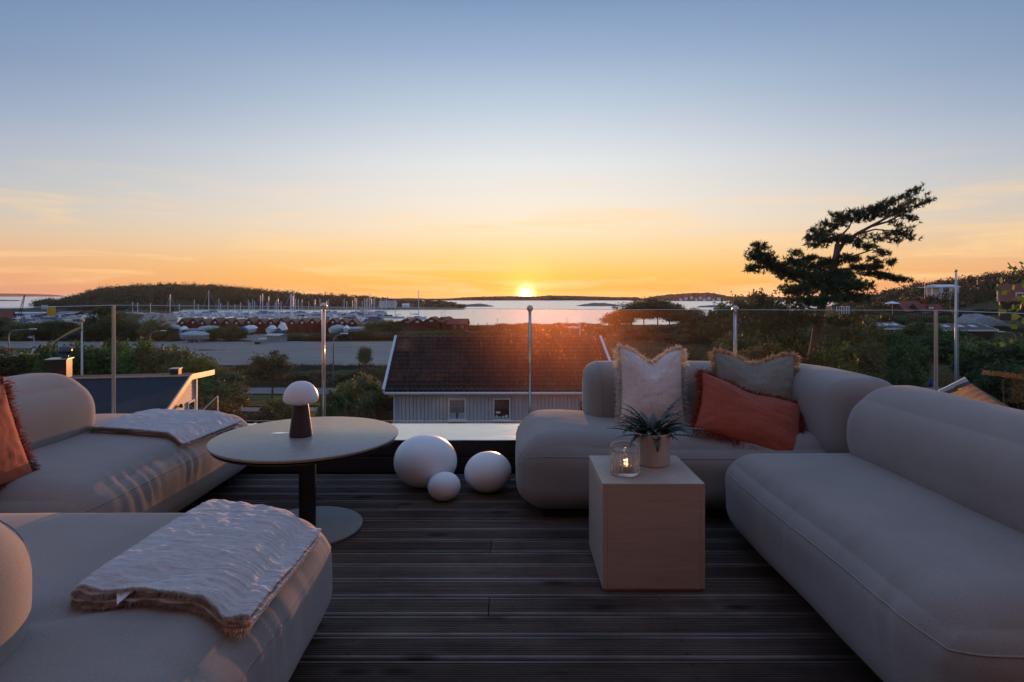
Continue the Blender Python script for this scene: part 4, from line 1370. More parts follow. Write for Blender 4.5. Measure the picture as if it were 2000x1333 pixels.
zz = at(66, 657, 68).z - b.z
MB().bevel_box(-0.65, -0.05, -0.05, -0.03, zz - 0.2, zz + 0.15, 0.005).build('sign_plate', M_BLUE, t)
MB().bevel_box(-0.6, -0.1, -0.057, -0.052, zz - 0.2, zz - 0.05, 0.002).build('sign_panel', M_TRIM, t)
MB().bevel_box(-0.2, 0.2, -0.075, -0.055, zz - 2.0, zz - 1.5, 0.005).build('sign_plate', M_TRIM, t)
b = on_ground(1818, 59)
t = thing('litter_bin', 'small blue litter bin beside the path below the slope', 'bin', b)
MB().lathe([(0.16, 0), (0.19, 0.7)], 12).build('body', M_BLUE, t, True)
MB().lathe([(0.21, 0.7), (0.21, 0.74), (0.1, 0.84), (0, 0.86)], 12).build('lid', M_BLUE, t, True)

# ------------------------------------------------------------------ houses on the right hillside
def gable_house(name, label, base, w, d, hw, hr, walls, roof, rz=0.0, wins=(), trim=None, group=None, over=0.3, door=None):
    """ridge along local x; windows on the front (-y) face as (x, z, w, h)"""
    t = thing(name, label, 'house', base, rz, group)
    MB().box(-w / 2, w / 2, -d / 2, d / 2, -2.5, hw).build('wall', walls, t)
    for s in (-1, 1):
        MB().add([(s * w / 2, -d / 2, hw), (s * w / 2, d / 2, hw), (s * w / 2, 0, hw + hr * 0.97)], [(0, 2, 1)]).build('gable', walls, t)
    k = hr / (d / 2)
    for s in (-1, 1):
        e = s * (d / 2 + over)
        a = [(-w / 2 - over, e, hw - over * k), (w / 2 + over, e, hw - over * k), (w / 2 + over, 0.0, hw + hr), (-w / 2 - over, 0.0, hw + hr)]
        c = [(x, y, z + 0.14) for x, y, z in a]
        MB().add(a + c, [(0, 1, 2, 3), (7, 6, 5, 4), (0, 4, 5, 1), (1, 5, 6, 2), (2, 6, 7, 3), (3, 7, 4, 0)]).build('roof', roof, t)
    if trim:
        for s in (-1, 1):
            for q_ in (-1, 1):
                MB().bar((s * (w / 2 + over + 0.03), q_ * (d / 2 + over), hw - over * k + 0.05), (s * (w / 2 + over + 0.03), 0, hw + hr + 0.05), 0.06, 0.24).build('verge_board', trim, t)
    for x, z, ww, hh in wins:
        f = MB().box(x - ww / 2, x + ww / 2, -d / 2 - 0.06, -d / 2 - 0.005, z - hh / 2, z + hh / 2).build('window', M_TRIM, t)
        n = max(1, round(ww / 0.7))
        for i in range(n):
            x0 = x - ww / 2 + 0.08 + i * (ww - 0.08) / n
            MB().box(x0, x0 + (ww - 0.08) / n - 0.08, -d / 2 - 0.075, -d / 2 - 0.062, z - hh / 2 + 0.08, z + hh / 2 - 0.08).build('pane', M_PANE, f)
    if door:
        x, ww, hh = door
        MB().box(x - ww / 2, x + ww / 2, -d / 2 - 0.05, -d / 2 - 0.005, 0, hh).build('door', trim or walls, t)
    return t
b = on_ground(1772, 158)
h = gable_house('red_roofed_house', 'dark house with orange-red tiled roof on the right hill', b + Vector((0, 0, -0.6)), 5.6, 6, 2.2, 2.6, M_DARKWOOD, M_REDROOF, R(4), [(-1, 1.1, 1.2, 0.9), (1.2, 1.1, 1.2, 0.9)], M_FALU2)
b2 = on_ground(1808, 155)
h = gable_house('cottage', 'dark cottage with white windows, dormer and chimney beside red roof', b2 + Vector((0, 0, -0.4)), 6.4, 5, 1.9, 1.7, M_DARKWOOD, M_FALU2, R(2), [(-1.7, 1.0, 2.2, 1.1), (1.8, 1.0, 1.6, 1.1)], M_DARKWOOD)
MB().bevel_box(-0.4, 0.4, -0.3, 0.5, 2.4, 5.2, 0.02).build('chimney', M_FALU, h)
dm = MB().box(-0.9, 0.9, -2.0, -0.9, 2.3, 3.1).build('dormer', M_DARKWOOD, h)
MB().box(-0.7, 0.7, -2.04, -2.01, 2.5, 2.95).build('window', M_TRIM, dm)
b = on_ground(1836, 205)
h = gable_house('white_modern_house', 'white low-pitched house with tall windows high on right hill', at(1840, 573, 205), 7.5, 6, 2.2, 0.7, M_WHITE, M_TRIM, R(6), [(-1.2, 1.1, 2.4, 1.6), (2.0, 1.1, 2.0, 1.2)], M_TRIM)
MB().box(-7.5, -3.4, -4, 2, 1.9, 2.15).build('terrace_roof', M_TRIM, h)
MB().tube([(-7.0, -3.6, -1.5), (-7.0, -3.6, 2.0)], 0.08, 6).build('post', M_TRIM, h)
b = on_ground(1806, 180)
t = thing('mast', 'thin white flag mast above the red roofs', 'flagpole', b)
MB().tube([(0, 0, -0.5), (0, 0, at(1806, 544, 180).z - b.z)], [0.1, 0.06], 6).build('pole', M_POLE, t)
MB().lathe([(0.12, 0), (0.14, 0.1), (0, 0.22)], 8, (0, 0, at(1806, 544, 180).z - b.z)).build('knob', M_GOLD, t)
b = on_ground(2000, 118)
h = gable_house('red_gabled_house', 'house with steep red roof and white dormer at right edge', at(2002, 602, 118), 8.0, 6, 1.6, 3.2, M_DARKWOOD, M_REDROOF, R(-38), [(1.5, 0.9, 1.2, 1.0)], M_TRIM)
dm = MB().box(-1.6, -0.4, -2.8, -1.0, 1.0, 3.3).build('dormer', M_WHITE, h)
MB().box(-1.35, -0.65, -2.84, -2.81, 1.9, 2.9).build('window', M_PANE, dm)
MB().box(-1.7, -0.3, -2.9, -1.0, 3.3, 3.4).build('dormer_roof', M_REDROOF, dm)
def flat_house(name, label, a_px, b_px, y_roof, Y, depth, h, lights, rz=0):
    a, b = at(a_px, y_roof, Y), at(b_px, y_roof, Y)
    c = (a + b) / 2
    t = thing(name, label, 'house', (c.x, Y, c.z - h), R(rz))
    w = (b.x - a.x) / 2
    MB().box(-w, w, 0, depth, -2.5, h - 0.25).build('wall', M_DARKWOOD, t)
    MB().add([(-w - 0.4, -0.5, h - 0.25), (w + 0.4, -0.5, h - 0.25), (w + 0.4, depth, h + 0.75), (-w - 0.4, depth, h + 0.75), (-w - 0.4, -0.5, h - 0.05), (w + 0.4, -0.5, h - 0.05), (w + 0.4, depth, h + 0.95), (-w - 0.4, depth, h + 0.95)],
             [(3, 2, 1, 0), (4, 5, 6, 7), (0, 1, 5, 4), (1, 2, 6, 5), (2, 3, 7, 6), (3, 0, 4, 7)]).build('roof', M_BROWNROOF, t)
    MB().box(-w - 0.42, w + 0.42, -0.56, -0.51, h - 0.3, h - 0.02).build('fascia', M_TRIM, t)
    for s in (-1, 1):
        MB().bar((s * (w + 0.45), -0.5, h - 0.1), (s * (w + 0.45), depth, h + 0.9), 0.06, 0.25).build('verge_board', M_TRIM, t)
    for x in lights:
        s = MB().bar((x * w, depth * 0.35, h + 0.36), (x * w, depth * 0.62, h + 0.6), 1.0, 0.22).build('skylight', M_TRIM, t)
    for i in range(5):
        x = -w + (i + 0.5) * 2 * w / 5
        f = MB().box(x - 0.5, x + 0.5, -0.06, -0.01, h - 1.9, h - 0.8).build('window', M_DARKWOOD, t)
        MB().box(x - 0.42, x + 0.42, -0.075, -0.062, h - 1.82, h - 0.88).build('pane', M_PANE, f)
flat_house('terrace_house', 'low brown roofed house with skylights above thicket, nearer the pine', 1716, 1768, 641, 112, 4.5, 2.6, (-0.45, 0.15, 0.75))
flat_house('terrace_house', 'long low brown roofed house with three skylights behind right flagpole', 1832, 1942, 644, 108, 4.5, 2.8, (-0.42, 0.1, 0.55))
b = at(1743, 590, 150)
t = thing('parasol', 'small white parasol on the hill left of red roof', 'parasol', on_ground(1743, 150))
zt = b.z - t.location.z
MB().tube([(0, 0, -0.2), (0, 0, zt)], 0.05, 6).build('pole', M_TRIM, t)
MB().lathe([(1.75, zt - 0.45), (1.0, zt - 0.1), (0, zt + 0.15)], 10).build('canopy', M_TRIM, t)
a = at(1634, 614, 84)
t = thing('balcony_fence', 'small white railing showing through trees left of the flagpole', 'fence', a)
for k in range(6):
    MB().bar((k * 0.36, 0, 0), (k * 0.36, 0, 1.1), 0.09).build('post', M_TRIM, t)
MB().bar((0, 0, 1.12), (1.8, 0, 1.12), 0.12).build('rail', M_TRIM, t)
MB().bar((0, 0, 0.5), (1.8, 0, 0.5), 0.09).build('rail', M_TRIM, t)
MB().bar((0.2, 0, -9), (0.2, 0, 0), 0.2).build('support', M_DARKWOOD, t)
# bare rock on the slope
def outcrop(label, px0, px1, py, Y, h, seed):
    a, b = at(px0, py, Y), at(px1, py, Y)
    v, f = [], []
    n, k = 26, 8
    for i in range(n + 1):
        for j in range(k + 1):
            u, w = i / n, j / k
            z = a.z - 1.5 + (h + 1.5) * math.sin(math.pi * min(1, w * 0.5 + 0.02)) * math.sin(math.pi * u) ** 0.4 + 0.5 * noise.noise((u * 6, w * 4, seed))
            v.append((a.x + (b.x - a.x) * u, Y + w * 6 + 0.6 * noise.noise((u * 9, w * 5, seed + 3)), z))
    for i in range(n):
        for j in range(k):
            q_ = i * (k + 1) + j
            f.append((q_, q_ + k + 1, q_ + k + 2, q_ + 1))
    o = link_mesh('rock_outcrop', np_mesh('rock_outcrop', v, np.array(f), M_CONCRETE, True))
    tag(o, label, 'rock', None, 'structure')
outcrop('bare grey rock slab on slope above long brown roof', 1905, 1985, 624, 122, 0.9, 1)
# tiny houses on the far hill
rh = random.Random(3)
for i, (px, py) in enumerate([(1328, 585.5), (1338, 583), (1349, 581.5), (1357, 585), (1366, 582), (1374, 585.5), (1383, 582.5), (1391, 586), (1402, 584)]):
    p = at(px, py, 1190)
    gable_house('far_house', f'tiny pale house, {ordinal(i + 1)} from the left across the bay', p + Vector((0, -6, -1)), rh.uniform(4, 6), 5, 3, 1.6, M_WHITE, (M_BROWNROOF, M_REDROOF)[i % 2], R(rh.uniform(-20, 20)), group='houses on the far hill')
p = at(758, 599, 486)
gable_house('long_shed', 'long pale grey shed on the headland behind the masts', p, 14, 7, 3.0, 1.6, M_GREYWALL, M_CONCRETE, 0, [(-4, 1.5, 1, 1), (0, 1.5, 1, 1), (4, 1.5, 1, 1)])
p = at(793, 600, 486)
gable_house('white_shed', 'small white shed on the headland shore', p, 5.5, 5, 1.6, 1.2, M_TRIM, M_TRIM, 0, [(0, 1, 1, 0.8)])
# ------------------------------------------------------------------ the marina
def boathouse_proto(name, label, group, walls, roof, trim=None):
    """gable to the front, unit: 2.9 m wide, 5 m deep, 2.2 m eaves, 3.2 m ridge"""
    t = thing(name, label, 'boathouse', (0, 0, 0), 0, group)
    w, d, hw, hr = 1.45, 5.0, 2.1, 1.15
    MB().add([(-w, 0, -0.8), (w, 0, -0.8), (w, 0, hw), (0, 0, hw + hr), (-w, 0, hw), (-w, d, -0.8), (w, d, -0.8), (w, d, hw), (0, d, hw + hr), (-w, d, hw)],
             [(0, 1, 2, 3, 4), (9, 8, 7, 6, 5), (0, 4, 9, 5), (1, 6, 7, 2)]).build('wall', walls, t)
    for s in (-1, 1):
        a = [(s * (w + 0.22), -0.25, hw - 0.17), (s * (w + 0.22), d + 0.2, hw - 0.17), (0, d + 0.2, hw + hr), (0, -0.25, hw + hr)]
        c = [(x, y, z + 0.12) for x, y, z in a]
        MB().add(a + c, [(0, 1, 2, 3), (7, 6, 5, 4), (0, 4, 5, 1), (1, 5, 6, 2), (2, 6, 7, 3), (3, 7, 4, 0)]).build('roof', roof, t)
    for x in (-0.5, 0.5):
        dd = MB().box(x - 0.47, x + 0.47, -0.06, -0.004, 0.0, 1.85).build('door', M_FALU if walls != M_GREYWALL else M_WHITE, t)
    MB().box(-0.3, 0.3, -0.05, -0.004, 2.15, 2.6).build('hatch', trim or M_TRIM, t)
    if trim:
        for s in (-1, 1):
            MB().bar((s * (w + 0.25), -0.28, hw - 0.12), (0, -0.28, hw + hr + 0.08), 0.05, 0.22, (0, -1, 0)).build('verge_board', trim, t)
            MB().box(s * w - 0.08, s * w + 0.08, -0.03, 0.05, -0.5, hw - 0.1).build('corner_board', trim, t)
    return t
GB = 'row of red boathouses'
protoB = boathouse_proto('boathouse', 'x', GB, M_FALU, simple('weathered_roof', (0.13, 0.085, 0.07), 0.8, 0.35, 1.2, 0.4, 8, 0.05, objvar=0.35))
peaks = [356, 377, 395, 420, 443, 462, 486, 508, 529, 549, 570, 590, 610, 630, 650, 668, 688]
for i, px in enumerate(peaks):
    Y = 160 + 0.5 * (i % 3)
    b = at(px, 648.5, Y)
    lab = f'small red gabled boathouse, {ordinal(i + 1)} from the left in the long row'
    o = protoB if i == 0 else dup(protoB)
    o.location = (b.x, Y, ground_z(b.x, Y))
    o['label'] = lab
    s = (at(px, 623, Y).z - o.location.z) / 3.3
    o.scale = (1.0, 1.0, s * (1 + 0.05 * math.sin(i * 2.3)))
protoG = boathouse_proto('boathouse', 'grey boathouse with white trim, nearer the glass post', 'grey boathouses', M_GREYWALL, M_CONCRETE, M_TRIM)
for i, px in enumerate((282, 303, 318)):
    Y = 176
    b = at(px, 640, Y)
    o = protoG if i == 0 else dup(protoG)
    o['label'] = f'grey boathouse with white trimmed gable, {ordinal(i + 1)} from the left beside the masts'
    o.location = (b.x, Y, ground_z(b.x, Y))
    s = (at(px, 614, Y).z - o.location.z) / 3.3
    o.scale = (1.05, 1, s)
# the cluster of red fishing huts by the water
protoH = boathouse_proto('boathouse', 'x', 'huddle of red fishing huts', M_FALU2, M_REDROOF)
for i, (px, ytop, Y, w, rz, d) in enumerate([(795, 623, 176, 1.5, 12, 1.2), (815, 622, 170, 1.45, 16, 1.3), (842, 620, 176, 1.55, -6, 1.2), (862, 620, 180, 1.4, -20, 1.2), (878, 622, 174, 1.2, 10, 1.1)]):
    b = at(px, 645, Y)
    o = dup(protoH) if i else protoH
    o['label'] = f'red fishing hut, {ordinal(i + 1)} from the left in the huddle above white house roof'
    o['group'] = 'huddle of red fishing huts'
    o.location = (b.x, Y, ground_z(b.x, Y))
    o.rotation_euler = (0, 0, R(rz))
    o.scale = (w * 1.15, d, (at(px, ytop, Y).z - o.location.z) / 3.3)
b = on_ground(895, 172)
gable_house('long_boathouse', 'long red hut with orange roof and verge at water side of the huddle', b, 5.6, 4.6, 2.2, 1.3, M_FALU, M_REDROOF, R(-4), [(1.6, 1.3, 0.7, 0.7), (-0.6, 1.3, 0.7, 0.7)], M_FALU2)
# jetty beyond the huts and small shed
b = at(935, 641, 200)
t = thing('jetty', 'low wooden jetty beside the red huts', 'jetty', (b.x, 202, SEA + 0.9))
for k in range(14):
    MB().box(-7 + k, -6.06 + k, -1.2, 1.2, 0, 0.12).build('plank', M_DARKWOOD, t)
for k in range(5):
    MB().tube([(-6.5 + 3.1 * k, -1.1, -2), (-6.5 + 3.1 * k, -1.1, 1.0)], 0.13, 6).build('pile', M_DARKWOOD, t)
b = on_ground(541, 128)
t = gable_house('grey_shed', 'small grey shed with pale flat roof on the gravel', b, 3.2, 2.8, 1.5, 0.25, M_CONCRETE, M_METAL, R(-14))
t['category'] = 'shed'

# --- boats
M_HULL = simple('white_gelcoat', (0.84, 0.85, 0.87), 0.3, 0.06, 1.5, objvar=0.12)
M_HULLB = simple('navy_gelcoat', (0.035, 0.05, 0.11), 0.3, 0.1, 1.5)
M_TARP = simple('pale_tarpaulin', (0.50, 0.55, 0.58), 0.6, 0.25, 1.5, 0.4, 3, 0.1)
M_TARPB = simple('blue_tarpaulin', (0.03, 0.13, 0.42), 0.6, 0.2, 1.5, 0.4, 3, 0.1)
M_TARPG = simple('grey_tarpaulin', (0.30, 0.34, 0.36), 0.6, 0.25, 1.5, 0.4, 3, 0.1)
M_ALU = simple('mast_aluminium', (0.85, 0.85, 0.87), 0.45, 0.05, 2)
M_SAIL = simple('sail_cover', (0.10, 0.14, 0.26), 0.8, 0.2, 2, objvar=0.5)
M_KEEL = simple('antifouling', (0.10, 0.05, 0.05), 0.8, 0.3, 2)
def hull_mesh(name, L, B, H, draft, mat, sheer=0.25):
    """lofted hull, bow towards +x"""
    n, k = 12, 9
    v, f = [], []
    for i in range(n + 1):
        u = i / n
        x = (u - 0.5) * L
        b = B / 2 * min(1, (1 - u ** 3.2) ** 0.9 * (0.72 + 0.5 * min(u, 0.5)))
        dk = H + sheer * (u - 0.4) ** 2 * 2.2
        kd = -draft * (1 - 0.75 * u ** 3) * (0.6 + 0.4 * min(1, 4 * u))
        for j in range(k):
            a = j / (k - 1) * 2 - 1
            s = abs(a)
            y = b * (1 if a > 0 else -1) * min(1, s ** 0.55)
            z = kd + (dk - kd) * s ** 1.7
            v.append((x, y if s > 0 else 0, z))
    for i in range(n):
        for j in range(k - 1):
            q_ = i * k + j
            f.append((q_, q_ + 1, q_ + k + 1, q_ + k))
        f.append((i * k, i * k + k, (i + 1) * k + k - 1, i * k + k - 1))
    f.append(tuple(range(k)))
    return np_mesh(name, v, f, mat, False)
def cabin(L0, L1, B, z0, z1, mat, name, parent):
    m = 0.12 * (L1 - L0)
    MB().add([(L0, -B / 2, z0), (L1, -B / 2 * 0.75, z0), (L1, B / 2 * 0.75, z0), (L0, B / 2, z0), (L0 + m * 0.5, -B / 2 * 0.85, z1), (L1 - m * 2, -B / 2 * 0.6, z1), (L1 - m * 2, B / 2 * 0.6, z1), (L0 + m * 0.5, B / 2 * 0.85, z1)],
             [(4, 5, 6, 7), (0, 1, 5, 4), (1, 2, 6, 5), (2, 3, 7, 6), (3, 0, 4, 7)]).build(name, mat, parent)
def sailboat(hullmat, name='sailboat'):
    t = thing(name, 'x', 'sailboat', (0, 0, 0), 0, 'sailboats in the marina')
    link_mesh('hull', hull_mesh('hull', 9.6, 3.1, 1.05, 0.5, hullmat), t)
    cabin(-1.2, 2.6, 1.9, 0.95, 1.5, M_HULL, 'cabin', t)
    MB().box(-1.0, 1.7, -0.86, -0.80, 1.1, 1.3).box(-1.0, 1.7, 0.80, 0.86, 1.1, 1.3).build('cabin_window', M_PANE, t)
    mst = MB().tube([(0.9, 0, 1.0), (0.9, 0, 13.0)], [0.20, 0.14], 6).build('mast', M_ALU, t)
    MB().bar((0.9, -0.9, 7.5), (0.9, 0.9, 7.5), 0.06).build('spreader', M_ALU, mst)
    MB().tube([(0.9, 0, 2.1), (-3.0, 0, 2.2)], [0.09, 0.08], 6).build('boom', M_ALU, t)
    MB().tube([(0.8, 0, 2.35), (-1.0, 0, 2.33), (-2.8, 0, 2.3)], [0.2, 0.18, 0.1], 7).build('sail_cover', M_SAIL, t)
    MB().tube([(0.9, 0, 12.9), (4.7, 0, 1.25)], 0.035, 4).build('forestay', M_ALU, t)
    MB().tube([(0.9, 0, 12.9), (-4.6, 0, 1.15)], 0.025, 4).build('backstay', M_ALU, t)
    return t
protoS, protoS2 = sailboat(M_HULL), sailboat(M_HULLB)
rb = random.Random(17)
masts = [(259, 590, 620), (269, 591, 622), (294, 592, 621), (332, 575, 628), (350, 594, 619), (379, 585, 615), (387, 594, 618), (408, 567, 618), (427, 583, 617), (431, 592, 619), (445, 589, 616), (459, 594, 617),
         (470, 590, 619), (485, 586, 617), (488, 591, 620), (494, 584, 616), (497, 588, 621), (508, 577, 618), (513, 574, 617), (522, 590, 620), (525, 579, 618), (537, 592, 620), (540, 586, 617), (543, 584, 619), (549, 588, 618),
         (567, 575, 620), (569, 573, 618), (572, 578, 621), (574, 571, 619), (577, 584, 617), (583, 585, 618), (590, 585, 616), (603, 589, 617), (615, 585, 617), (625, 584, 616), (638, 588, 619), (641, 585, 617), (672, 584, 618), (677, 588, 620),
         (688, 587, 617), (693, 581, 619), (696, 583, 618), (707, 588, 616), (712, 583, 619), (715, 584, 617), (718, 582, 620), (722, 572, 618), (725, 583, 616), (729, 584, 619), (732, 581, 617), (744, 582, 618), (747, 590, 621), (755, 580, 619), (772, 585, 622), (818, 567, 624)]
masts.sort()
used = {0: False, 1: False}
for i, (px, top, yw) in enumerate(masts):
    k = 1 if i % 6 == 4 else 0
    pr = (protoS, protoS2)[k]
    o = dup(pr) if used[k] else pr
    used[k] = True
    Y = F * (EYE - SEA) / (yw - HOR)
    x = (px - 1000) / F * Y
    gz = ground_z(x, Y)
    ashore = gz > SEA
    z = gz + 1.2 if ashore else SEA
    s = (at(px, top, Y).z - z) / 13.0
    o.scale = (max(0.8, min(1.05, s)), 1, s)
    a = rb.choice((0, 180)) + rb.uniform(-25, 25)
    o.rotation_euler = (R(rb.uniform(-0.8, 0.8)), R(rb.uniform(-0.8, 0.8)), R(a))
    o.location = (x - 0.9 * o.scale[0] * math.cos(R(a)), Y - 0.9 * o.scale[0] * math.sin(R(a)), z)
    o['label'] = f'{"navy" if k else "white"} hulled sailboat whose mast is {ordinal(i + 1)} from the left in marina'
for o in (protoS, protoS2):
    pass
def motorboat(name, hullmat, top):
    t = thing(name, 'x', 'motorboat', (0, 0, 0), 0, 'motorboats in the marina')
    link_mesh('hull', hull_mesh('hull', 7.0, 2.6, 0.95, 0.4, hullmat), t)
    if top == 'cabin':
        cabin(-0.6, 2.2, 1.9, 0.85, 1.75, M_HULL, 'cabin', t)
        MB().box(-0.3, 1.4, -0.92, -0.78, 1.15, 1.5).box(-0.3, 1.4, 0.78, 0.92, 1.15, 1.5).build('cabin_window', M_PANE, t)
        MB().tube([(-0.6, -0.9, 0.9), (-0.9, -0.8, 2.1), (-0.9, 0.8, 2.1), (-0.6, 0.9, 0.9)], 0.05, 5).build('radar_arch', M_HULL, t)
    else:
        cabin(-3.0, 2.9, 2.35, 0.85, 1.6, top, 'cover', t)
        MB().bar((-2.0, 0, 1.62), (1.8, 0, 1.66), 0.12).build('cover_ridge', top, t)
    return t
pm = [motorboat('motorboat', M_HULL, 'cabin'), motorboat('motorboat', M_HULL, M_SAIL), motorboat('motorboat', M_HULL, M_TARP)]
spots = []
for i in range(62):
    px = 352 + i * 6.5 + rb.uniform(-3, 3)
    yw = rb.choice((612, 614.5, 617, 620, 623, 626))
    spots.append((px, yw))
for i in range(16):
    spots.append((590 + i * 9.5 + rb.uniform(-3, 3), rb.choice((626, 629, 632, 635))))
spots.sort()
for i, (px, yw) in enumerate(spots):
    k = rb.choice((0, 0, 1, 2))
    o = dup(pm[k])
    Y = F * (EYE - SEA) / (yw - HOR)
    x = (px - 1000) / F * Y
    o.location = (x, Y, max(SEA, ground_z(x, Y) + 0.5) if ground_z(x, Y) > SEA else SEA)
    o.rotation_euler = (0, 0, R(rb.uniform(0, 360)))
    s = rb.uniform(0.8, 1.3)
    o.scale = (s, s, s * rb.uniform(0.9, 1.2))
    o['label'] = f'small {("white cabin", "dark covered", "pale covered")[k]} motorboat, {ordinal(i + 1)} from the left among those moored'
# boats and cars of the yard at far left
for i in range(26):
    px = -10 + i * 9.2 + rb.uniform(-3, 3)
    if 200 < px < 226:
        continue
    Y = rb.choice((190, 205, 225, 245))
    k = rb.choice((0, 0, 1, 2))
    o = dup(pm[k])
    x = (px - 1000) / F * Y
    o.location = (x, Y, ground_z(x, Y) + 1.1)
    o.rotation_euler = (0, 0, R(rb.choice((0, 180, 20, 200, 90)) + rb.uniform(-15, 15)))
    o.scale = (1.15,) * 3
    o['group'] = 'boats laid up ashore at left'
    o['label'] = f'{("white cabin", "dark covered", "pale covered")[k]} boat laid up ashore, {ordinal(i + 1)} from the left edge behind scrub'
    cr = MB().box(-2.4, -2.2, -0.9, 0.9, -1.3, -0.1).box(1.6, 1.8, -0.7, 0.7, -1.3, 0.0).build('cradle', M_DARKWOOD, o)
for o in pm:
    for c in list(o.children):
        bpy.data.objects.remove(c)
    bpy.data.objects.remove(o)
# boats on trailers and under tarpaulins in front of the red huts
def yard_boat(px, py_base, Y, L, H, hullmat, cover, rz, label):
    b = on_ground(px, Y)
    t = thing('laid_up_boat', label, 'boat', b, R(rz), 'boats laid up before the boathouses')
    lift = 0.75
    h = link_mesh('hull', hull_mesh('hull', L, L * 0.36, 0.8, 0.45, hullmat), t, (0, 0, lift + 0.2))
    n, k = 10, 9
    v, f = [], []
    for i in range(n + 1):
        u = i / n
        prof = math.sin(math.pi * min(1, max(0, u * 0.93 + 0.035))) ** 0.5
        for j in range(k):
            a = j / (k - 1) * 2 - 1
            v.append(((u - 0.5) * L * 1.01, L * 0.19 * a * (prof if u > 0.5 else max(prof, 0.75)), lift + 0.95 + (H * prof) * (1 - abs(a) ** 1.5) + 0.04 * math.sin(i * 2.1 + j)))
    for i in range(n):
        for j in range(k - 1):
            q_ = i * k + j
            f.append((q_, q_ + 1, q_ + k + 1, q_ + k))
    link_mesh('tarpaulin', np_mesh('tarpaulin', v, np.array(f), cover, False), t)
    c = MB().box(-L * 0.4, L * 0.35, -0.06, 0.06, 0.3, 0.42).box(-L * 0.25, -L * 0.22, -0.8, 0.8, 0.25, 0.75).box(L * 0.2, L * 0.23, -0.6, 0.6, 0.25, 0.8)
    tr = c.build('cradle', M_LAMPPOST, t)
    for s in (-0.8, 0.8):
        MB().tube([(-0.3, s - 0.09, 0.3), (-0.3, s + 0.09, 0.3)], 0.3, 10).build('wheel', M_BLACK, tr)
yard_boat(340, 648, 146, 4.6, 1.5, M_HULL, M_TARP, 75, 'boat under pale peaked tarpaulin, leftmost before the red boathouses')
yard_boat(359, 648, 146, 4.8, 1.0, M_HULL, M_HULL, 100, 'white boat bow towards us, second from left before the boathouses')
yard_boat(377, 650, 144, 4.6, 0.5, M_HULLB, M_TARPG, 10, 'low dark boat between two white ones before the boathouses')
yard_boat(410, 648, 146, 6.2, 1.1, M_HULL, M_TARP, 12, 'long boat under pale sheet above the yard shrubs')
yard_boat(382, 668, 127, 6.4, 0.9, M_TARPG, M_TARP, -6, 'tarpaulin covered boat on trailer at edge of gravel lot')
yard_boat(474, 655, 140, 4.2, 1.2, M_TARPB, M_TARPB, 80, 'boat wrapped in bright blue tarpaulin beside yard entrance')
yard_boat(488, 650, 150, 6.5, 0.9, M_HULL, M_HULL, 85, 'white hulled boat propped high beside the blue wrapped one')
yard_boat(531, 650, 148, 5.5, 1.0, M_HULL, M_HULL, 95, 'small white sailing hull on stands before the boathouses')
yard_boat(552, 652, 145, 5.0, 1.9, M_TARPB, M_HULL, 90, 'boat under tall arched white cover beside grey shed')
yard_boat(659, 648, 152, 5.0, 1.0, M_HULL, M_TARP, 60, 'pale covered boat just right of the lit glass post')
yard_boat(677, 648, 152, 5.0, 0.9, M_HULL, M_HULL, 100, 'white boat end-on at right end of boathouse row')
yard_boat(702, 648, 153, 7.5, 0.5, M_HULL, M_TARP, 5, 'long low grey covered boat before the marina bushes')
yard_boat(728, 648, 155, 8.0, 0.6, M_HULL, M_TARP, -4, 'longest pale covered boat next to the olive bushes')
b = on_ground(503, 122)
t = thing('boat_trailer', 'empty boat trailer with white box on the gravel lot', 'trailer', b, R(5))
MB().bar((-2.8, 0, 0.5), (2.6, 0, 0.5), 0.14).build('frame', M_LAMPPOST, t)
MB().bevel_box(-0.9, 1.9, -0.7, 0.7, 0.55, 0.95, 0.04).build('bed', M_TARPG, t)
MB().bevel_box(0.2, 1.8, -0.5, 0.5, 1.1, 1.3, 0.03).build('box', M_TRIM, t)
for s in (-0.8, 0.8):
    MB().tube([(0, s - 0.1, 0.32), (0, s + 0.1, 0.32)], 0.32, 12).build('wheel', M_BLACK, t)
# yellow tower, sign, crane and flat sheds at far left
b = on_ground(100, 215)
t = thing('yellow_tower', 'bright yellow upright container tower in left boat yard', 'tower', b)
MB().bevel_box(-0.95, 0.95, -0.9, 0.9, -0.5, at(100, 600, 215).z - b.z, 0.05).build('body', M_YELLOW, t)
MB().bevel_box(-1.05, 1.05, -1.0, 1.0, at(100, 600, 215).z - b.z, at(100, 600, 215).z - b.z + 0.25, 0.05).build('cap', M_YELLOW, t)
b = on_ground(87, 205)
t = thing('yard_sign', 'pale blue square sign on post beside yellow tower', 'sign', b)
zz = at(87, 600, 205).z - b.z
MB().tube([(-0.9, 0, -0.3), (-0.9, 0, zz - 0.7)], 0.1, 6).build('post', M_LAMPPOST, t)
MB().tube([(0.9, 0, -0.3), (0.9, 0, zz - 0.7)], 0.1, 6).build('post', M_LAMPPOST, t)
MB().bevel_box(-1.1, 1.1, -0.15, 0.1, zz - 0.8, zz + 0.7, 0.03).build('sign_plate', simple('sign_blue', (0.36, 0.55, 0.62), 0.5, 0.1, 3), t)
b = on_ground(38, 235)
t = thing('crane', 'dark lattice crane boom leaning right at far left', 'crane', b)
top = at(48, 577, 235) - b
for dx in (-0.7, 0.7):
    MB().bar((dx - 0.5, 0, 0), (top.x + dx * 0.25, 0, top.z), 0.16).build('boom', M_BLACK, t)
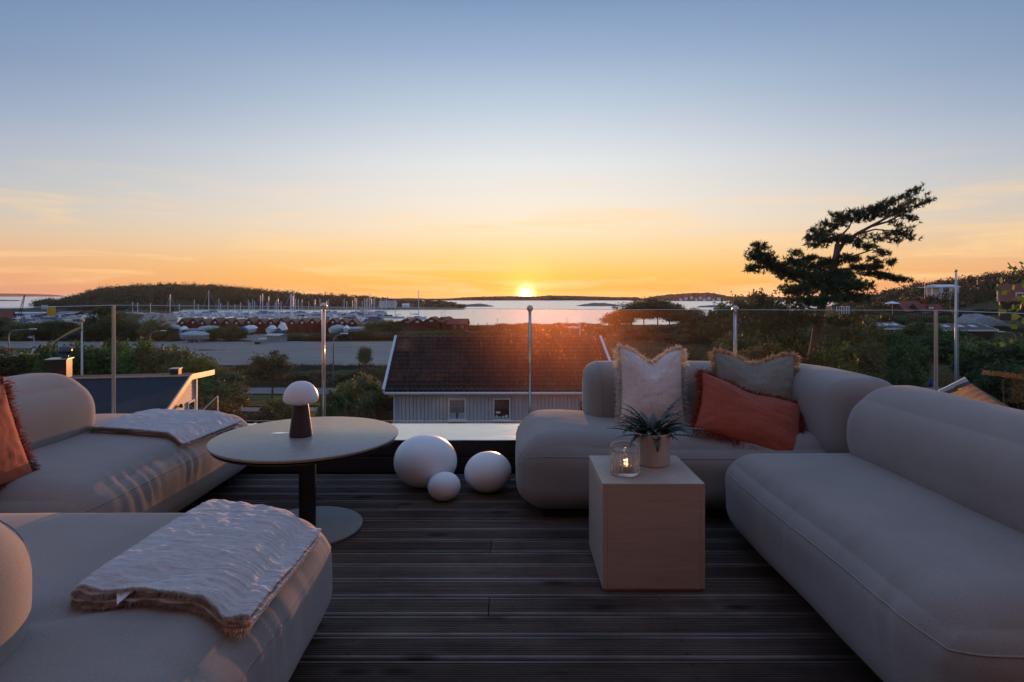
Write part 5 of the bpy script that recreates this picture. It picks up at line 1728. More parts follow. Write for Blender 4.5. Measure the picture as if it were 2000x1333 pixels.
for k in range(9):
    u0, u1 = k / 9, (k + 1) / 9
    s = 1 if k % 2 else -1
    MB().bar((top.x * u0 - 0.5 * (1 - u0) + s * 0.7 * (1 - 0.75 * u0), 0, top.z * u0), (top.x * u1 - 0.5 * (1 - u1) - s * 0.7 * (1 - 0.75 * u1), 0, top.z * u1), 0.1).build('brace', M_BLACK, t)
MB().bevel_box(-1.8, 1.2, -1.2, 1.2, 0.4, 2.4, 0.1).build('cab', M_BLACK, t)
b = on_ground(60, 300)
gable_house('storage_shed', 'long low pale roofed shed behind left boat yard', at(56, 620, 300), 20, 6, 2.0, 0.6, M_DARKWOOD, M_WHITE, R(2))
gable_house('storage_shed', 'low grey roofed shed right of the yellow tower', at(138, 619, 290), 10, 6, 1.6, 0.9, M_DARKWOOD, M_CONCRETE, R(-4))
b = on_ground(2, 190)
gable_house('red_shed', 'red boarded shed cut by left edge of frame', b, 6, 6, 3.2, 2.2, M_FALU2, M_REDROOF, R(30))
# channel stakes standing in the bay
for i, (px, yt, yw) in enumerate([(802, 612, 622), (862, 611, 620), (868, 609, 616), (924, 607, 613), (971, 625, 641), (975, 607, 613), (1107, 622, 630)]):
    Y = F * (EYE - SEA) / (yw - HOR)
    x = (px - 1000) / F * Y
    t = thing('channel_stake', f'thin stake standing in the water, {ordinal(i + 1)} from the left in the bay', 'stake', (x, Y, SEA), 0, 'stakes standing in the bay')
    MB().tube([(0, 0, -1), (0.05, 0, at(px, yt, Y).z - SEA)], [0.09, 0.06], 6).build('post', M_DARKWOOD, t)
    MB().lathe([(0.12, 0), (0.12, 0.3), (0, 0.4)], 6, (0.05, 0, at(px, yt, Y).z - SEA)).build('top_mark', M_DARKWOOD, t)
# ------------------------------------------------------------------ the terrace
def deck_material():
    t = NT('weathered_decking')
    geo = t.n('ShaderNodeTexCoord')
    info = t.n('ShaderNodeObjectInfo')
    add = t.n('ShaderNodeVectorMath', operation='ADD')
    comb = t.n('ShaderNodeCombineXYZ')
    t.l(t.math('MULTIPLY', info.outputs['Random'], 37.0), comb.inputs[0])
    t.l(t.math('MULTIPLY', info.outputs['Random'], 91.0), comb.inputs[1])
    t.l(geo.outputs['Object'], add.inputs[0])
    t.l(comb.outputs[0], add.inputs[1])
    mp = t.n('ShaderNodeMapping')
    mp.inputs['Scale'].default_value = (0.9, 18, 18)
    t.l(add.outputs[0], mp.inputs[0])
    grain = t.noise(mp.outputs[0], 2.2, 8, 0.7, 0.4)
    mp2 = t.n('ShaderNodeMapping')
    mp2.inputs['Scale'].default_value = (2.2, 6, 6)
    t.l(add.outputs[0], mp2.inputs[0])
    vor = t.n('ShaderNodeTexVoronoi')
    vor.inputs['Scale'].default_value = 1.25
    t.l(mp2.outputs[0], vor.inputs['Vector'])
    knot = t.ramp(vor.outputs['Distance'], [(0.0, (0.0, 0, 0)), (0.10, (0.2, 0.2, 0.2)), (0.20, (1, 1, 1))])
    patch = t.noise(add.outputs[0], 1.7, 5, 0.65)
    c = t.ramp(grain, [(0.22, (0.050, 0.045, 0.041)), (0.5, (0.098, 0.088, 0.080)), (0.78, (0.160, 0.145, 0.134))])
    c = t.mix(1.0, c, t.ramp(patch, [(0.3, (0.45, 0.44, 0.43)), (0.7, (1.45, 1.42, 1.40))]), 'MULTIPLY')
    c = t.mix(0.85, c, t.mix(1.0, c, knot, 'MULTIPLY'))
    # planed margins outside the grooves have weathered paler
    sepx = t.n('ShaderNodeSeparateXYZ')
    t.l(geo.outputs['Object'], sepx.inputs[0])
    dist = t.math('ABSOLUTE', t.math('SUBTRACT', sepx.outputs[1], 0.0584))
    em = t.n('ShaderNodeMapRange')
    em.inputs[1].default_value, em.inputs[2].default_value = 0.0455, 0.0490
    t.l(dist, em.inputs[0])
    c = t.mix(em.outputs[0], c, t.mix(1.0, c, (1.5, 1.5, 1.52), 'MULTIPLY'))
    mr = t.n('ShaderNodeMapRange')
    mr.inputs[3].default_value, mr.inputs[4].default_value = 0.75, 1.25
    t.l(info.outputs['Random'], mr.inputs[0])
    sv = t.n('ShaderNodeVectorMath', operation='SCALE')
    t.l(c, sv.inputs[0])
    t.l(mr.outputs[0], sv.inputs['Scale'])
    t.l(sv.outputs[0], t.p.inputs['Base Color'])
    t.l(t.ramp(grain, [(0.3, (0.65, 0.65, 0.65)), (0.7, (0.42, 0.42, 0.42))]), t.p.inputs['Roughness'])
    t.set(t.p, Specular_IOR_Level=0.35)
    t.l(t.bump(grain, 0.35, 0.003), t.p.inputs['Normal'])
    return t.m
M_DECK = deck_material()
XL, XR, YB = -2.92, 3.10, 3.735
deck = MB((0, 0, 0)).box(XL, XR, -1.6, YB - 0.01, -0.34, -0.032).build('deck', M_BLACK)
tag(deck, kind='structure', label='weathered grooved timber deck of the terrace')
# one grooved board profile: (y, z) from front to back
BW, TH, GR = 0.1168, 0.028, 9
prof = [(0, -TH), (0, -0.006), (0.0018, -0.002), (0.005, 0.0)]
for g in range(GR):
    y0 = 0.0125 + g * (BW - 0.025) / GR
    s = (BW - 0.025) / GR
    prof += [(y0 + s * 0.12, 0.0), (y0 + s * 0.30, -0.0040), (y0 + s * 0.70, -0.0040), (y0 + s * 0.88, 0.0)]
prof += [(BW - 0.005, 0.0), (BW - 0.0018, -0.002), (BW, -0.006), (BW, -TH)]
def board_mesh(L):
    n = len(prof)
    v = [(0, y, z) for y, z in prof] + [(L, y, z) for y, z in prof]
    f = [(i, i + n, i + n + 1, i + 1) for i in range(n - 1)] + [tuple(range(n)), tuple(range(2 * n - 1, n - 1, -1))]
    return np_mesh('board', v, f, M_DECK)
rd = random.Random(8)
cache = {}
PITCH = 0.1263
k0 = int((-1.5 - 2.582) / PITCH)
for k in range(k0, 10):
    y = 2.582 + k * PITCH + 0.003
    if y + BW > YB + 0.01:
        break
    j = {0: -0.095, -4: -0.085, 4: -0.62, -8: 1.4}.get(k)
    cuts = [XL] + ([j] if j is not None else [rd.choice((-2.2, -1.9, 1.9, 2.2, 1.2))]) + [XR]
    for a, b in zip(cuts, cuts[1:]):
        L = round(b - a - 0.004, 3)
        if L not in cache:
            cache[L] = board_mesh(L)
        o = link_mesh('board', cache[L], deck, (a + 0.002, y, rd.uniform(-0.0012, 0.0012)))
        o.rotation_euler = (rd.uniform(-0.004, 0.004), 0, 0)

# screw heads along the joists, near boards only
sm = MB().lathe([(0.0036, 0.0), (0.0034, 0.0006), (0.0, 0.0007)], 8).mesh('screw', simple('rusty_screw', (0.03, 0.022, 0.018), 0.5, 0.3, 40, metal=0.6))
for k in range(-12, 2):
    y = 2.582 + k * PITCH + 0.003
    for x in (-0.53, 0.01, 0.56):
        for dy in (0.024, BW - 0.024):
            link_mesh('screw', sm, deck, (x + rd.uniform(-0.008, 0.008), y + dy + rd.uniform(-0.003, 0.003), 0.0012))

# low parapet with dark boards and a metal coping
M_STAIN = simple('black_stained_boards', (0.020, 0.017, 0.018), 0.55, 0.4, 3, 0.4, 20, 0.004, stretch=(0.2, 1, 1))
def coping_metal():
    t = NT('folded_zinc')
    v = t.coord('Object')
    t.l(t.ramp(t.noise(v, 2.0, 4), [(0.3, (0.70, 0.70, 0.70)), (0.7, (0.80, 0.80, 0.79))]), t.p.inputs['Base Color'])
    t.set(t.p, Metallic=0.85, Roughness=0.26)
    t.l(t.bump(t.noise(v, 3.0, 3), 0.12, 0.02), t.p.inputs['Normal'])
    return t.m
M_ZINC = coping_metal()
par = thing('parapet', 'low black boarded parapet with pale metal coping at deck edge', 'parapet', (0, YB, 0))
MB((0, YB, 0)).box(XL - 0.4, XR + 0.4, YB + 0.03, YB + 0.42, -0.6, 0.205).build('core', M_BLACK, par)
for z0, z1 in ((0.000, 0.098), (0.106, 0.204)):
    MB((0, YB, 0)).bevel_box(XL, XR, YB + 0.004, YB + 0.026, z0, z1, 0.003).build('board', M_STAIN, par)
cp = MB((0, YB, 0)).bevel_box(XL - 0.45, XR + 0.45, YB - 0.015, YB + 0.455, 0.208, 0.216, 0.002).build('coping', M_ZINC, par)
for x in (-1.85, 0.9):
    MB((0, YB, 0)).bevel_box(x - 0.012, x + 0.012, YB - 0.016, YB + 0.456, 0.216, 0.221, 0.002).build('seam', M_ZINC, cp)
for sx, lb in ((XL - 0.45, 0), (XR + 0.02, 1)):
    MB((0, YB, 0)).bevel_box(sx, sx + 0.43, -1.6, YB - 0.02, 0.208, 0.216, 0.002).build('coping', M_ZINC, par)
    MB((0, YB, 0)).box(sx + 0.02, sx + 0.41, -1.6, YB + 0.02, -0.6, 0.205).build('core', M_STAIN, par)

# glass railing
def railing_glass():
    t = NT('railing_glass')
    v = t.coord('Object')
    tr = t.n('ShaderNodeBsdfTransparent')
    tr.inputs[0].default_value = (0.935, 0.95, 0.945, 1)
    gl = t.n('ShaderNodeBsdfGlossy')
    gl.inputs['Roughness'].default_value = 0.015
    fr = t.n('ShaderNodeFresnel')
    fr.inputs['IOR'].default_value = 1.45
    mx = t.n('ShaderNodeMixShader')
    gm = t.n('ShaderNodeNewGeometry')
    t.l(t.math('MULTIPLY', fr.outputs[0], t.math('SUBTRACT', 1.0, gm.outputs['Backfacing'])), mx.inputs[0])
    t.l(tr.outputs[0], mx.inputs[1])
    t.l(gl.outputs[0], mx.inputs[2])
    # salt and dust on the glass scatter the low sun forwards
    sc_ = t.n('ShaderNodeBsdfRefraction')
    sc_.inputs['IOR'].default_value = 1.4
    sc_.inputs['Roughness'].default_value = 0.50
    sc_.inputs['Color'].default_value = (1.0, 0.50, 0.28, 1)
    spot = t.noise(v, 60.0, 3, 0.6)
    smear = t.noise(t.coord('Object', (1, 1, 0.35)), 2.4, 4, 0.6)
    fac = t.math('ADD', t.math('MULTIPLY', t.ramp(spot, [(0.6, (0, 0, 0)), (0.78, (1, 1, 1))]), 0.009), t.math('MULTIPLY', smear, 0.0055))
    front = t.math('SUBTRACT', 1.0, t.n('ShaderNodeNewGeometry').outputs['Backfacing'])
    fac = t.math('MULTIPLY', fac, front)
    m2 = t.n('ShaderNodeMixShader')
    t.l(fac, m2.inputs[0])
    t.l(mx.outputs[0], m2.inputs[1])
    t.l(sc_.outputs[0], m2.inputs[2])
    t.l(m2.outputs[0], t.out.inputs[0])
    return t.m
M_RGLASS = railing_glass()
def edge_glass():
    t = NT('glass_edge')
    t.set(t.p, Base_Color=(0.55, 0.60, 0.58, 1), Roughness=0.3)  # pale base colour stands in for light refracted at the edge
    tr = t.n('ShaderNodeBsdfTransparent')
    mx = t.n('ShaderNodeMixShader')
    mx.inputs[0].default_value = 0.85
    t.l(tr.outputs[0], mx.inputs[1])
    t.l(t.p.outputs[0], mx.inputs[2])
    t.l(mx.outputs[0], t.out.inputs[0])
    return t.m
M_GEDGE = edge_glass()
M_STEEL = simple('brushed_stainless', (0.62, 0.58, 0.54), 0.22, 0.06, 12, metal=1.0)
RY = 4.215
posts = [(222, 596, 0), (632, 599.5, 1), (1035, 604, 1), (1436, 605, 1), (1828, 606, 0)]
rail = thing('glass_railing', 'frameless glass railing with slim steel posts round the terrace', 'railing', (0, RY, 0.2))
RO = (0, RY, 0.2)
def px_x(px): return (px - 1000) / F * RY
def glass_panel(p, q, zt0, zt1, z0=0.23):
    """a 10 mm pane from p to q, edges set as a second material"""
    d = (Vector(q) - Vector(p)).normalized()
    n = Vector((-d.y, d.x, 0)) * 0.005
    P0, Q0 = Vector((p[0], p[1], z0)), Vector((q[0], q[1], z0))
    P1, Q1 = Vector((p[0], p[1], zt0)), Vector((q[0], q[1], zt1))
    mb = MB(RO)
    c = [P0 - n, Q0 - n, Q1 - n, P1 - n, P0 + n, Q0 + n, Q1 + n, P1 + n]
    e = Vector((0, 0, 0.003))                                  # polished rim, painted pale for its refracted brightness
    c = c[:2] + [Q1 - n - e, P1 - n - e] + c[4:6] + [Q1 + n - e, P1 + n - e] + [P1, Q1]
    mb.mi = 0
    mb.add(c, [(0, 1, 2, 3), (5, 4, 7, 6)])
    mb.mi = 1
    mb.add(c, [(3, 2, 9, 8), (6, 7, 8, 9), (0, 4, 5, 1), (0, 3, 8, 7, 4), (1, 5, 6, 9, 2)])
    mb.build('glass_panel', [M_RGLASS, M_GEDGE], rail)
for (a, ya, ba), (b, yb, bb) in zip(posts, posts[1:]):
    za, zb = EYE - (ya - HOR) / F * RY, EYE - (yb - HOR) / F * RY
    glass_panel((px_x(a) + 0.012, RY), (px_x(b) - 0.012, RY), za, zb)
xl, xr = px_x(222), px_x(1828)
zl, zr = EYE - (596 - HOR) / F * RY, EYE - (606 - HOR) / F * RY
for x, z in ((xl, zl), (xr, zr)):
    glass_panel((x, RY - 0.015), (x, RY - 1.5), z, z)
    glass_panel((x, RY - 1.53), (x, RY - 3.0), z, z)
for px, y, ball in posts:
    x = px_x(px)
    z = EYE - (y - HOR) / F * RY
    if ball:
        p = MB(RO).tube([(x, RY, 0.205), (x, RY, z - 0.012)], 0.0100, 14).build('post', M_STEEL, rail, True)
        MB(RO).lathe([(0.0, -0.025), (0.014, -0.021), (0.0255, 0.0), (0.020, 0.016), (0.011, 0.023), (0, 0.025)], 18, (x, RY, z + 0.004)).build('ball_cap', M_STEEL, p, True)
        MB(RO).lathe([(0.035, 0), (0.035, 0.008), (0.016, 0.014)], 18, (x, RY, 0.217)).build('base_flange', M_STEEL, p, True)
    else:
        MB(RO).bevel_box(x - 0.006, x + 0.006, RY - 0.006, RY + 0.006, 0.205, z, 0.002).build('post', M_STEEL, rail)

# unseen wall and eaves added behind the camera to cut sky light
hw = thing('rear_sky_blocker', 'unseen grey wall added behind the terrace to block sky light', 'wall', (0, -1.75, 0))
MB((0, -1.75, 0)).box(-6.5, 6.5, -1.95, -1.65, -0.3, 5.6).build('wall', simple('sky_blocker_grey', (0.20, 0.185, 0.17), 0.9, 0.08, 2, 0.2, 60, 0.004), hw)  # added unseen wall that blocks sky light
MB((0, -1.75, 0)).box(-2.2, 2.2, -1.645, -1.62, 0.05, 2.2).build('window', M_PANE, hw)  # pane on the added unseen wall
MB((0, -1.75, 0)).box(-6.6, 6.6, -2.0, -0.9, 5.6, 5.75).build('sky_blocker_overhang', M_DARKWOOD, hw)  # overhang added to cut more sky light from behind

# ------------------------------------------------------------------ sofas
def fabric(name, col, weave=900.0, var=0.10, sheen=0.25, big=2.5):
    t = NT(name)
    v = t.coord('Object')
    c = t.ramp(t.noise(v, big, 4, 0.6), [(0.3, shade(col, 1 - var)), (0.7, shade(col, 1 + var))])
    f = t.noise(v, weave * 0.8, 2, 0.6)
    mixw = t.math('ADD', t.math('MULTIPLY', t.noise(v, weave * 0.25, 3, 0.6), 0.5), f)
    c = t.mix(0.6, c, t.mix(1.0, c, t.ramp(mixw, [(0.45, (0.55, 0.55, 0.55)), (1.0, (1.42, 1.42, 1.42))]), 'MULTIPLY'))
    t.l(c, t.p.inputs['Base Color'])
    t.set(t.p, Roughness=0.92, Specular_IOR_Level=0.15, Sheen_Weight=sheen, Sheen_Roughness=0.5)
    t.l(t.bump(mixw, 0.35, 0.0012), t.p.inputs['Normal'])
    return t.m
M_SOFA = fabric('taupe_upholstery', (0.302, 0.275, 0.254))
M_SEAM = simple('seam_thread', (0.16, 0.145, 0.135), 0.9, 0.1, 20)

def surf_grid(n):
    """points on the unit cube surface with quads; n = (nx, ny, nz)"""
    nx, ny, nz = n
    def ax(k):
        s = np.linspace(-1, 1, k + 1)
        return np.sign(s) * (1 - (1 - np.abs(s)) ** 1.35)        # a little denser near the edges
    X, Y, Z = ax(nx), ax(ny), ax(nz)
    V_, F_ = [], []
    def face(A, B, fn, flip):
        b = len(V_)
        for a in A:
            for c in B:
                V_.append(fn(a, c))
        k = len(B)
        for i in range(len(A) - 1):
            for j in range(k - 1):
                q_ = (b + i * k + j, b + (i + 1) * k + j, b + (i + 1) * k + j + 1, b + i * k + j + 1)
                F_.append(q_[::-1] if flip else q_)
    face(X, Y, lambda a, c: (a, c, 1), False)
    face(X, Y, lambda a, c: (a, c, -1), True)
    face(X, Z, lambda a, c: (a, -1, c), False)
    face(X, Z, lambda a, c: (a, 1, c), True)
    face(Y, Z, lambda a, c: (1, a, c), False)
    face(Y, Z, lambda a, c: (-1, a, c), True)
    V_ = np.array(V_)
    F_ = np.array(F_)
    key = np.round(V_, 6)
    u, idx, inv = np.unique(key, axis=0, return_index=True, return_inverse=True)
    return V_[idx], inv.ravel()[F_]

class Block:
    """an upholstered block: rounded box, puffed faces, with optional extra shaping"""
    def __init__(self, lo, hi, rad, puff=(0.0, 0.0, 0.0), extra=None):
        self.lo, self.hi = np.array(lo, float), np.array(hi, float)
        self.c, self.h = (self.lo + self.hi) / 2, (self.hi - self.lo) / 2
        self.r = np.array(rad, float)
        self.puff, self.extra = puff, extra
    def map(self, p):
        q_ = p * self.h
        lim = np.maximum(self.h - self.r, 1e-4)
        inner = np.clip(q_, -lim, lim)
        d = (q_ - inner) / self.r
        L = np.linalg.norm(d, axis=1)
        m = np.max(np.abs(d), axis=1)
        d = np.where(L[:, None] > 1e-9, d / np.maximum(L, 1e-9)[:, None], 0)
        out = inner + d * self.r
        u = p
        for a in range(3):
            b, c = (a + 1) % 3, (a + 2) % 3
            w = (1 - u[:, b] ** 4) * (1 - u[:, c] ** 4) * np.sign(u[:, a]) * np.abs(u[:, a]) ** 3
            if a == 2:
                w = np.where(u[:, 2] > 0, w, 0)
            out[:, a] += self.puff[a] * w
        out = out + self.c
        if self.extra:
            out = self.extra(out, p)
        return out
    def build(self, parent, name='seat', step=0.02, org=None, mat=None):
        n = [max(8, int(2 * h / step)) for h in self.h]
        v, f = surf_grid(n)
        w = self.map(v)
        org = np.array(parent.location if org is None else org)
        me = np_mesh(name, w - org, f, mat or M_SOFA, True)
        self.world = w
        self.faces = f
        return link_mesh(name, me, parent)
    def seam(self, parent, zrel, org, rad=0.0028, n=400, plane='z'):
        """thread along the side faces at a given height of the cube parameter"""
        s = np.linspace(0, 8, n, endpoint=False)
        pts = []
        for a in s:
            k, u = int(a // 2), (a % 2) - 1
            x, y = ((u, -1), (1, u), (-u, 1), (-1, -u))[k]
            pts.append((x, y, zrel) if plane == 'z' else ((zrel, x, y) if plane == 'x' else (x, zrel, y)))
        w = self.map(np.array(pts, float)) - np.array(org)
        # drop near-duplicate samples, then close the loop
        keep = [w[0]]
        for p in w[1:]:
            if np.linalg.norm(p - keep[-1]) > 0.004:
                keep.append(p)
        keep.append(w[0])
        mb = MB()
        mb.tube([Vector(p) for p in keep], rad, 6, False)
        return mb.build('seam', M_SOFA, parent, True)

def gathers(axis, sign, edge, zs, amp=0.006, freq=52.0, along=1, phase=0.0, reach=0.10):
    """small vertical pleats beside a seam on one side of a seat"""
    def f(out, p):
        face = np.clip((np.abs(p[:, axis]) * np.sign(p[:, axis]) * sign - 0.55) / 0.45, 0, 1)
        zz = out[:, 2]
        s = out[:, along]
        env = np.exp(-((zz - zs) / reach) ** 2) * face
        n1 = np.array([noise.noise((a * 7.0, phase, b * 3.0)) for a, b in zip(s, zz)])
        n2 = np.array([noise.noise((a * 3.1, phase + 5, 0.0)) for a in s])
        k = np.sin(s * freq + 6 * n1 + phase) * np.clip(0.35 + 1.3 * n2, 0, 1)
        out[:, axis] += sign * amp * env * k
        out[:, 2] += 0.35 * amp * env * k
        return out
    return f
def soft(amp, sc_, seed):
    """slow unevenness of stuffed cloth"""
    def f(out, p):
        n1 = np.array([noise.noise((x * sc_, y * sc_, z * sc_ + seed)) for x, y, z in out])
        d = out - out.mean(axis=0)
        d /= np.linalg.norm(d, axis=1)[:, None] + 1e-9
        return out + d * (amp * n1)[:, None]
    return f
def chain(*fs):
    def f(out, p):
        for g in fs:
            out = g(out, p)
        return out
    return f
def feet(t, org, spots, z0=0.0, z1=0.065, w=0.09):
    for x, y in spots:
        MB(org).bevel_box(x - w, x + w, y - 0.035, y + 0.035, z0 + 0.002, z1, 0.006).build('foot', M_BLACK, t)

BVH = {}
def register(key, blk):
    BVH[key] = BVHTree.FromPolygons([tuple(p) for p in blk.world], [tuple(f) for f in blk.faces])
def seat_z(key, x, y, default=0.0):
    hit = BVH[key].ray_cast(Vector((x, y, 2.0)), Vector((0, 0, -1)))
    return hit[0].z if hit[0] is not None else default

# right sofa
org = (1.48, 2.04, 0.0)
t = thing('sofa', 'long taupe sofa along the right side with nothing on it', 'sofa', org, 0, 'taupe modular sofas')
blk = Block((0.985, 1.30, 0.045), (1.97, 2.79, 0.405), (0.12, 0.17, 0.13), (0.012, 0.012, 0.035), chain(soft(0.010, 2.6, 1), soft(0.0025, 8.0, 31), gathers(0, -1, 1.0, 0.32, 0.0045, 60, 1, 2.0), gathers(0, -1, 1.0, 0.42, 0.004, 34, 1, 4.0, 0.06)))
s = blk.build(t, 'seat', 0.018, org)
blk.seam(s, 0.60, org)
register('right', blk)
bk = Block((1.52, 1.33, 0.30), (1.98, 2.745, 0.735), (0.215, 0.16, 0.20), (0.02, 0.0, 0.006), soft(0.006, 2.2, 4))
s = bk.build(t, 'backrest', 0.02, org)
bk.seam(s, 0.86, org, plane='y')
feet(t, org, [(1.2, 1.5), (1.2, 2.6), (1.8, 1.5), (1.8, 2.6)])

# corner sofa at the back right
org = (0.99, 3.27, 0.0)
t = thing('corner_sofa', 'taupe corner sofa carrying three fringed cushions by the railing', 'sofa', org, 0, 'taupe modular sofas')
def dip(out, p):
    # the seat end that stands free of the back is plumper
    x = out[:, 0]
    top = np.clip(p[:, 2], 0, 1) ** 2
    out[:, 2] += top * 0.022 * np.exp(-((x - 0.22) / 0.22) ** 2)
    return out
blk = Block((0.035, 2.875, 0.045), (1.97, 3.70, 0.405), (0.14, 0.14, 0.13), (0.015, 0.012, 0.028), chain(soft(0.010, 2.4, 2), soft(0.0025, 8.0, 32), gathers(1, -1, 2.875, 0.32, 0.0035, 55, 0, 6.0), dip))
s = blk.build(t, 'seat', 0.018, org)
blk.seam(s, 0.62, org)
register('corner', blk)
# back: a D profile swept round the corner
def swept_back(path, w, z0, z1, end_r, org, parent, amp=0.006, seed=0):
    pts = [Vector((x, y, 0)) for x, y in path]
    L = [0]
    for a, b in zip(pts, pts[1:]):
        L.append(L[-1] + (b - a).length)
    tot = L[-1]
    n, m = 150, 44
    v, f = [], []
    zc, zh = (z0 + z1) / 2, (z1 - z0) / 2
    for i in range(n + 1):
        u = i / n
        s_ = tot * (0.5 - 0.5 * math.cos(math.pi * u)) * 0.35 + tot * u * 0.65
        k = max(j for j in range(len(L)) if L[j] <= s_ + 1e-9)
        k = min(k, len(pts) - 2)
        p = pts[k].lerp(pts[k + 1], (s_ - L[k]) / (L[k + 1] - L[k]))
        d = (pts[min(k + 2, len(pts) - 1)] - pts[max(k - 1, 0)]).normalized()
        nrm = Vector((-d.y, d.x, 0))
        e = min(s_, tot - s_)
        g = 1.0 if e >= end_r else math.sqrt(max(0, 1 - (1 - e / end_r) ** 2))
        g = 1 - (1 - g) * 0.62 if e > 1e-6 else 0.38
        for j in range(m):
            a = 2 * math.pi * j / m
            c, s2 = math.cos(a), math.sin(a)
            e_ = 0.62
            cx = math.copysign(abs(c) ** e_, c)
            sz = math.copysign(abs(s2) ** e_, s2)
            q_ = p + nrm * (cx * w * (1 - (1 - g) * 0.9))
            z = zc + sz * (zh - (1 - g) * 0.14)
            q_.z = z + amp * noise.noise((q_.x * 2.4, q_.y * 2.4, z * 2.4 + seed))
            v.append(tuple(q_ - Vector(org)))
    for i in range(n):
        for j in range(m):
            a, b = i * m + j, i * m + (j + 1) % m
            f.append((a, b, b + m, a + m))
    f.append(tuple(range(m - 1, -1, -1)))
    f.append(tuple(range(n * m, (n + 1) * m)))
    me = np_mesh('backrest', v, f, M_SOFA, True)
    return link_mesh('backrest', me, parent), v, m, n
arc = [(1.46 + 0.28 * math.sin(a), 3.275 + 0.28 * math.cos(a)) for a in np.linspace(0, math.pi / 2, 14)]
path = [(0.44 + 0.02 * k, 3.555) for k in range(0, 51, 3)] + arc + [(1.74, y) for y in np.linspace(3.20, 2.80, 10)]
s, bv, m_, n_ = swept_back(path, 0.19, 0.30, 0.735, 0.10, org, t, 0.006, 7)
ring = [Vector(bv[9 * m_ + j]) * 1.0 for j in range(m_)] + [Vector(bv[9 * m_])]
mb = MB()
mb.tube(ring, 0.0028, 6, False)
mb.build('seam', M_SOFA, s, True)
feet(t, org, [(0.30, 3.02), (0.30, 3.5), (1.7, 3.02), (1.7, 3.5)], w=0.14)

# far left sofa
org = (-2.15, 2.9, 0.0)
t = thing('sofa', 'far taupe sofa at left carrying a folded blanket and rust cushion', 'sofa', org, 0, 'taupe modular sofas')
blk = Block((-2.78, 2.14, 0.045), (-1.60, 3.69, 0.405), (0.14, 0.16, 0.13), (0.018, 0.015, 0.03),
            chain(soft(0.010, 2.4, 12), soft(0.0025, 8.0, 33), gathers(0, 1, -1.6, 0.315, 0.0034, 92, 1, 1.0, 0.10), gathers(0, 1, -1.6, 0.40, 0.0026, 60, 1, 4.0, 0.07)))
s = blk.build(t, 'seat', 0.014, org)
blk.seam(s, 0.58, org)
register('farleft', blk)
bk = Block((-2.70, 2.0, 0.30), (-2.20, 3.17, 0.735), (0.22, 0.16, 0.20), (0.02, 0.0, 0.006), soft(0.006, 2.2, 14))
s = bk.build(t, 'backrest', 0.02, org)
feet(t, org, [(-1.78, 2.4), (-1.78, 3.5), (-2.5, 2.4), (-2.5, 3.5)])

# near left sofa
org = (-1.4, 1.45, 0.0)
t = thing('sofa', 'nearest taupe sofa at left under a crinkled folded blanket', 'sofa', org, 0, 'taupe modular sofas')
def crease(out, p):
    # the cover sinks along a line running from the back's end
    x, y = out[:, 0], out[:, 1]
    top = np.clip(p[:, 2], 0, 1) ** 3
    d = (y - 1.31) - 0.55 * (x + 1.02)
    out[:, 2] -= top * 0.020 * np.exp(-(d / 0.05) ** 2) * np.clip((-0.72 - x) / 0.2, 0, 1) * np.clip((x + 1.5) / 0.2, 0, 1)
    return out
blk = Block((-2.5, 0.80, 0.045), (-0.60, 2.04, 0.405), (0.14, 0.15, 0.13), (0.018, 0.015, 0.032),
            chain(soft(0.010, 2.4, 22), soft(0.0025, 8.0, 34), gathers(0, 1, -0.6, 0.30, 0.0032, 84, 1, 3.0, 0.10), gathers(0, 1, -0.6, 0.41, 0.0026, 55, 1, 8.0, 0.06), crease))
s = blk.build(t, 'seat', 0.015, org)
blk.seam(s, 0.46, org)
register('nearleft', blk)
bk = Block((-2.5, 0.83, 0.30), (-0.965, 1.27, 0.735), (0.13, 0.205, 0.20), (0.0, 0.02, 0.006), soft(0.006, 2.2, 24))
s = bk.build(t, 'backrest', 0.018, org)
bk.seam(s, 0.90, org, plane='x')
feet(t, org, [(-0.82, 1.05), (-0.82, 1.85), (-2.2, 1.05), (-2.2, 1.85)])

# ------------------------------------------------------------------ fringed cushions
def linen(name, col, fold=0.0):
    t = NT(name)
    v = t.coord('Object')
    a = t.noise(t.coord('Object', (14, 4, 220)), 1.0, 3, 0.6)
    b = t.noise(t.coord('Object', (220, 4, 14)), 1.0, 3, 0.6)
    w = t.math('ADD', a, b)
    c = t.ramp(t.noise(v, 5.0, 4), [(0.3, shade(col, 0.9)), (0.7, shade(col, 1.1))])
    c = t.mix(0.5, c, t.mix(1.0, c, t.ramp(w, [(0.75, (0.72, 0.72, 0.72)), (1.25, (1.2, 1.2, 1.2))]), 'MULTIPLY'))
    t.l(c, t.p.inputs['Base Color'])
    t.set(t.p, Roughness=0.95, Specular_IOR_Level=0.1, Sheen_Weight=0.2)
    t.l(t.bump(w, 0.5, 0.002), t.p.inputs['Normal'])
    return t.m
def fringe_material(name, col):
    t = NT(name)
    t.l(t.ramp(t.noise(t.coord('Object'), 30, 3), [(0.3, shade(col, 0.75)), (0.7, shade(col, 1.15))]), t.p.inputs['Base Color'])
    t.set(t.p, Roughness=1.0, Specular_IOR_Level=0.05)
    tr = t.n('ShaderNodeBsdfTranslucent')
    tr.inputs[0].default_value = (*col, 1)
    mx = t.n('ShaderNodeMixShader')
    mx.inputs[0].default_value = 0.4
    t.l(t.p.outputs[0], mx.inputs[1])
    t.l(tr.outputs[0], mx.inputs[2])
    t.l(mx.outputs[0], t.out.inputs[0])
    return t.m
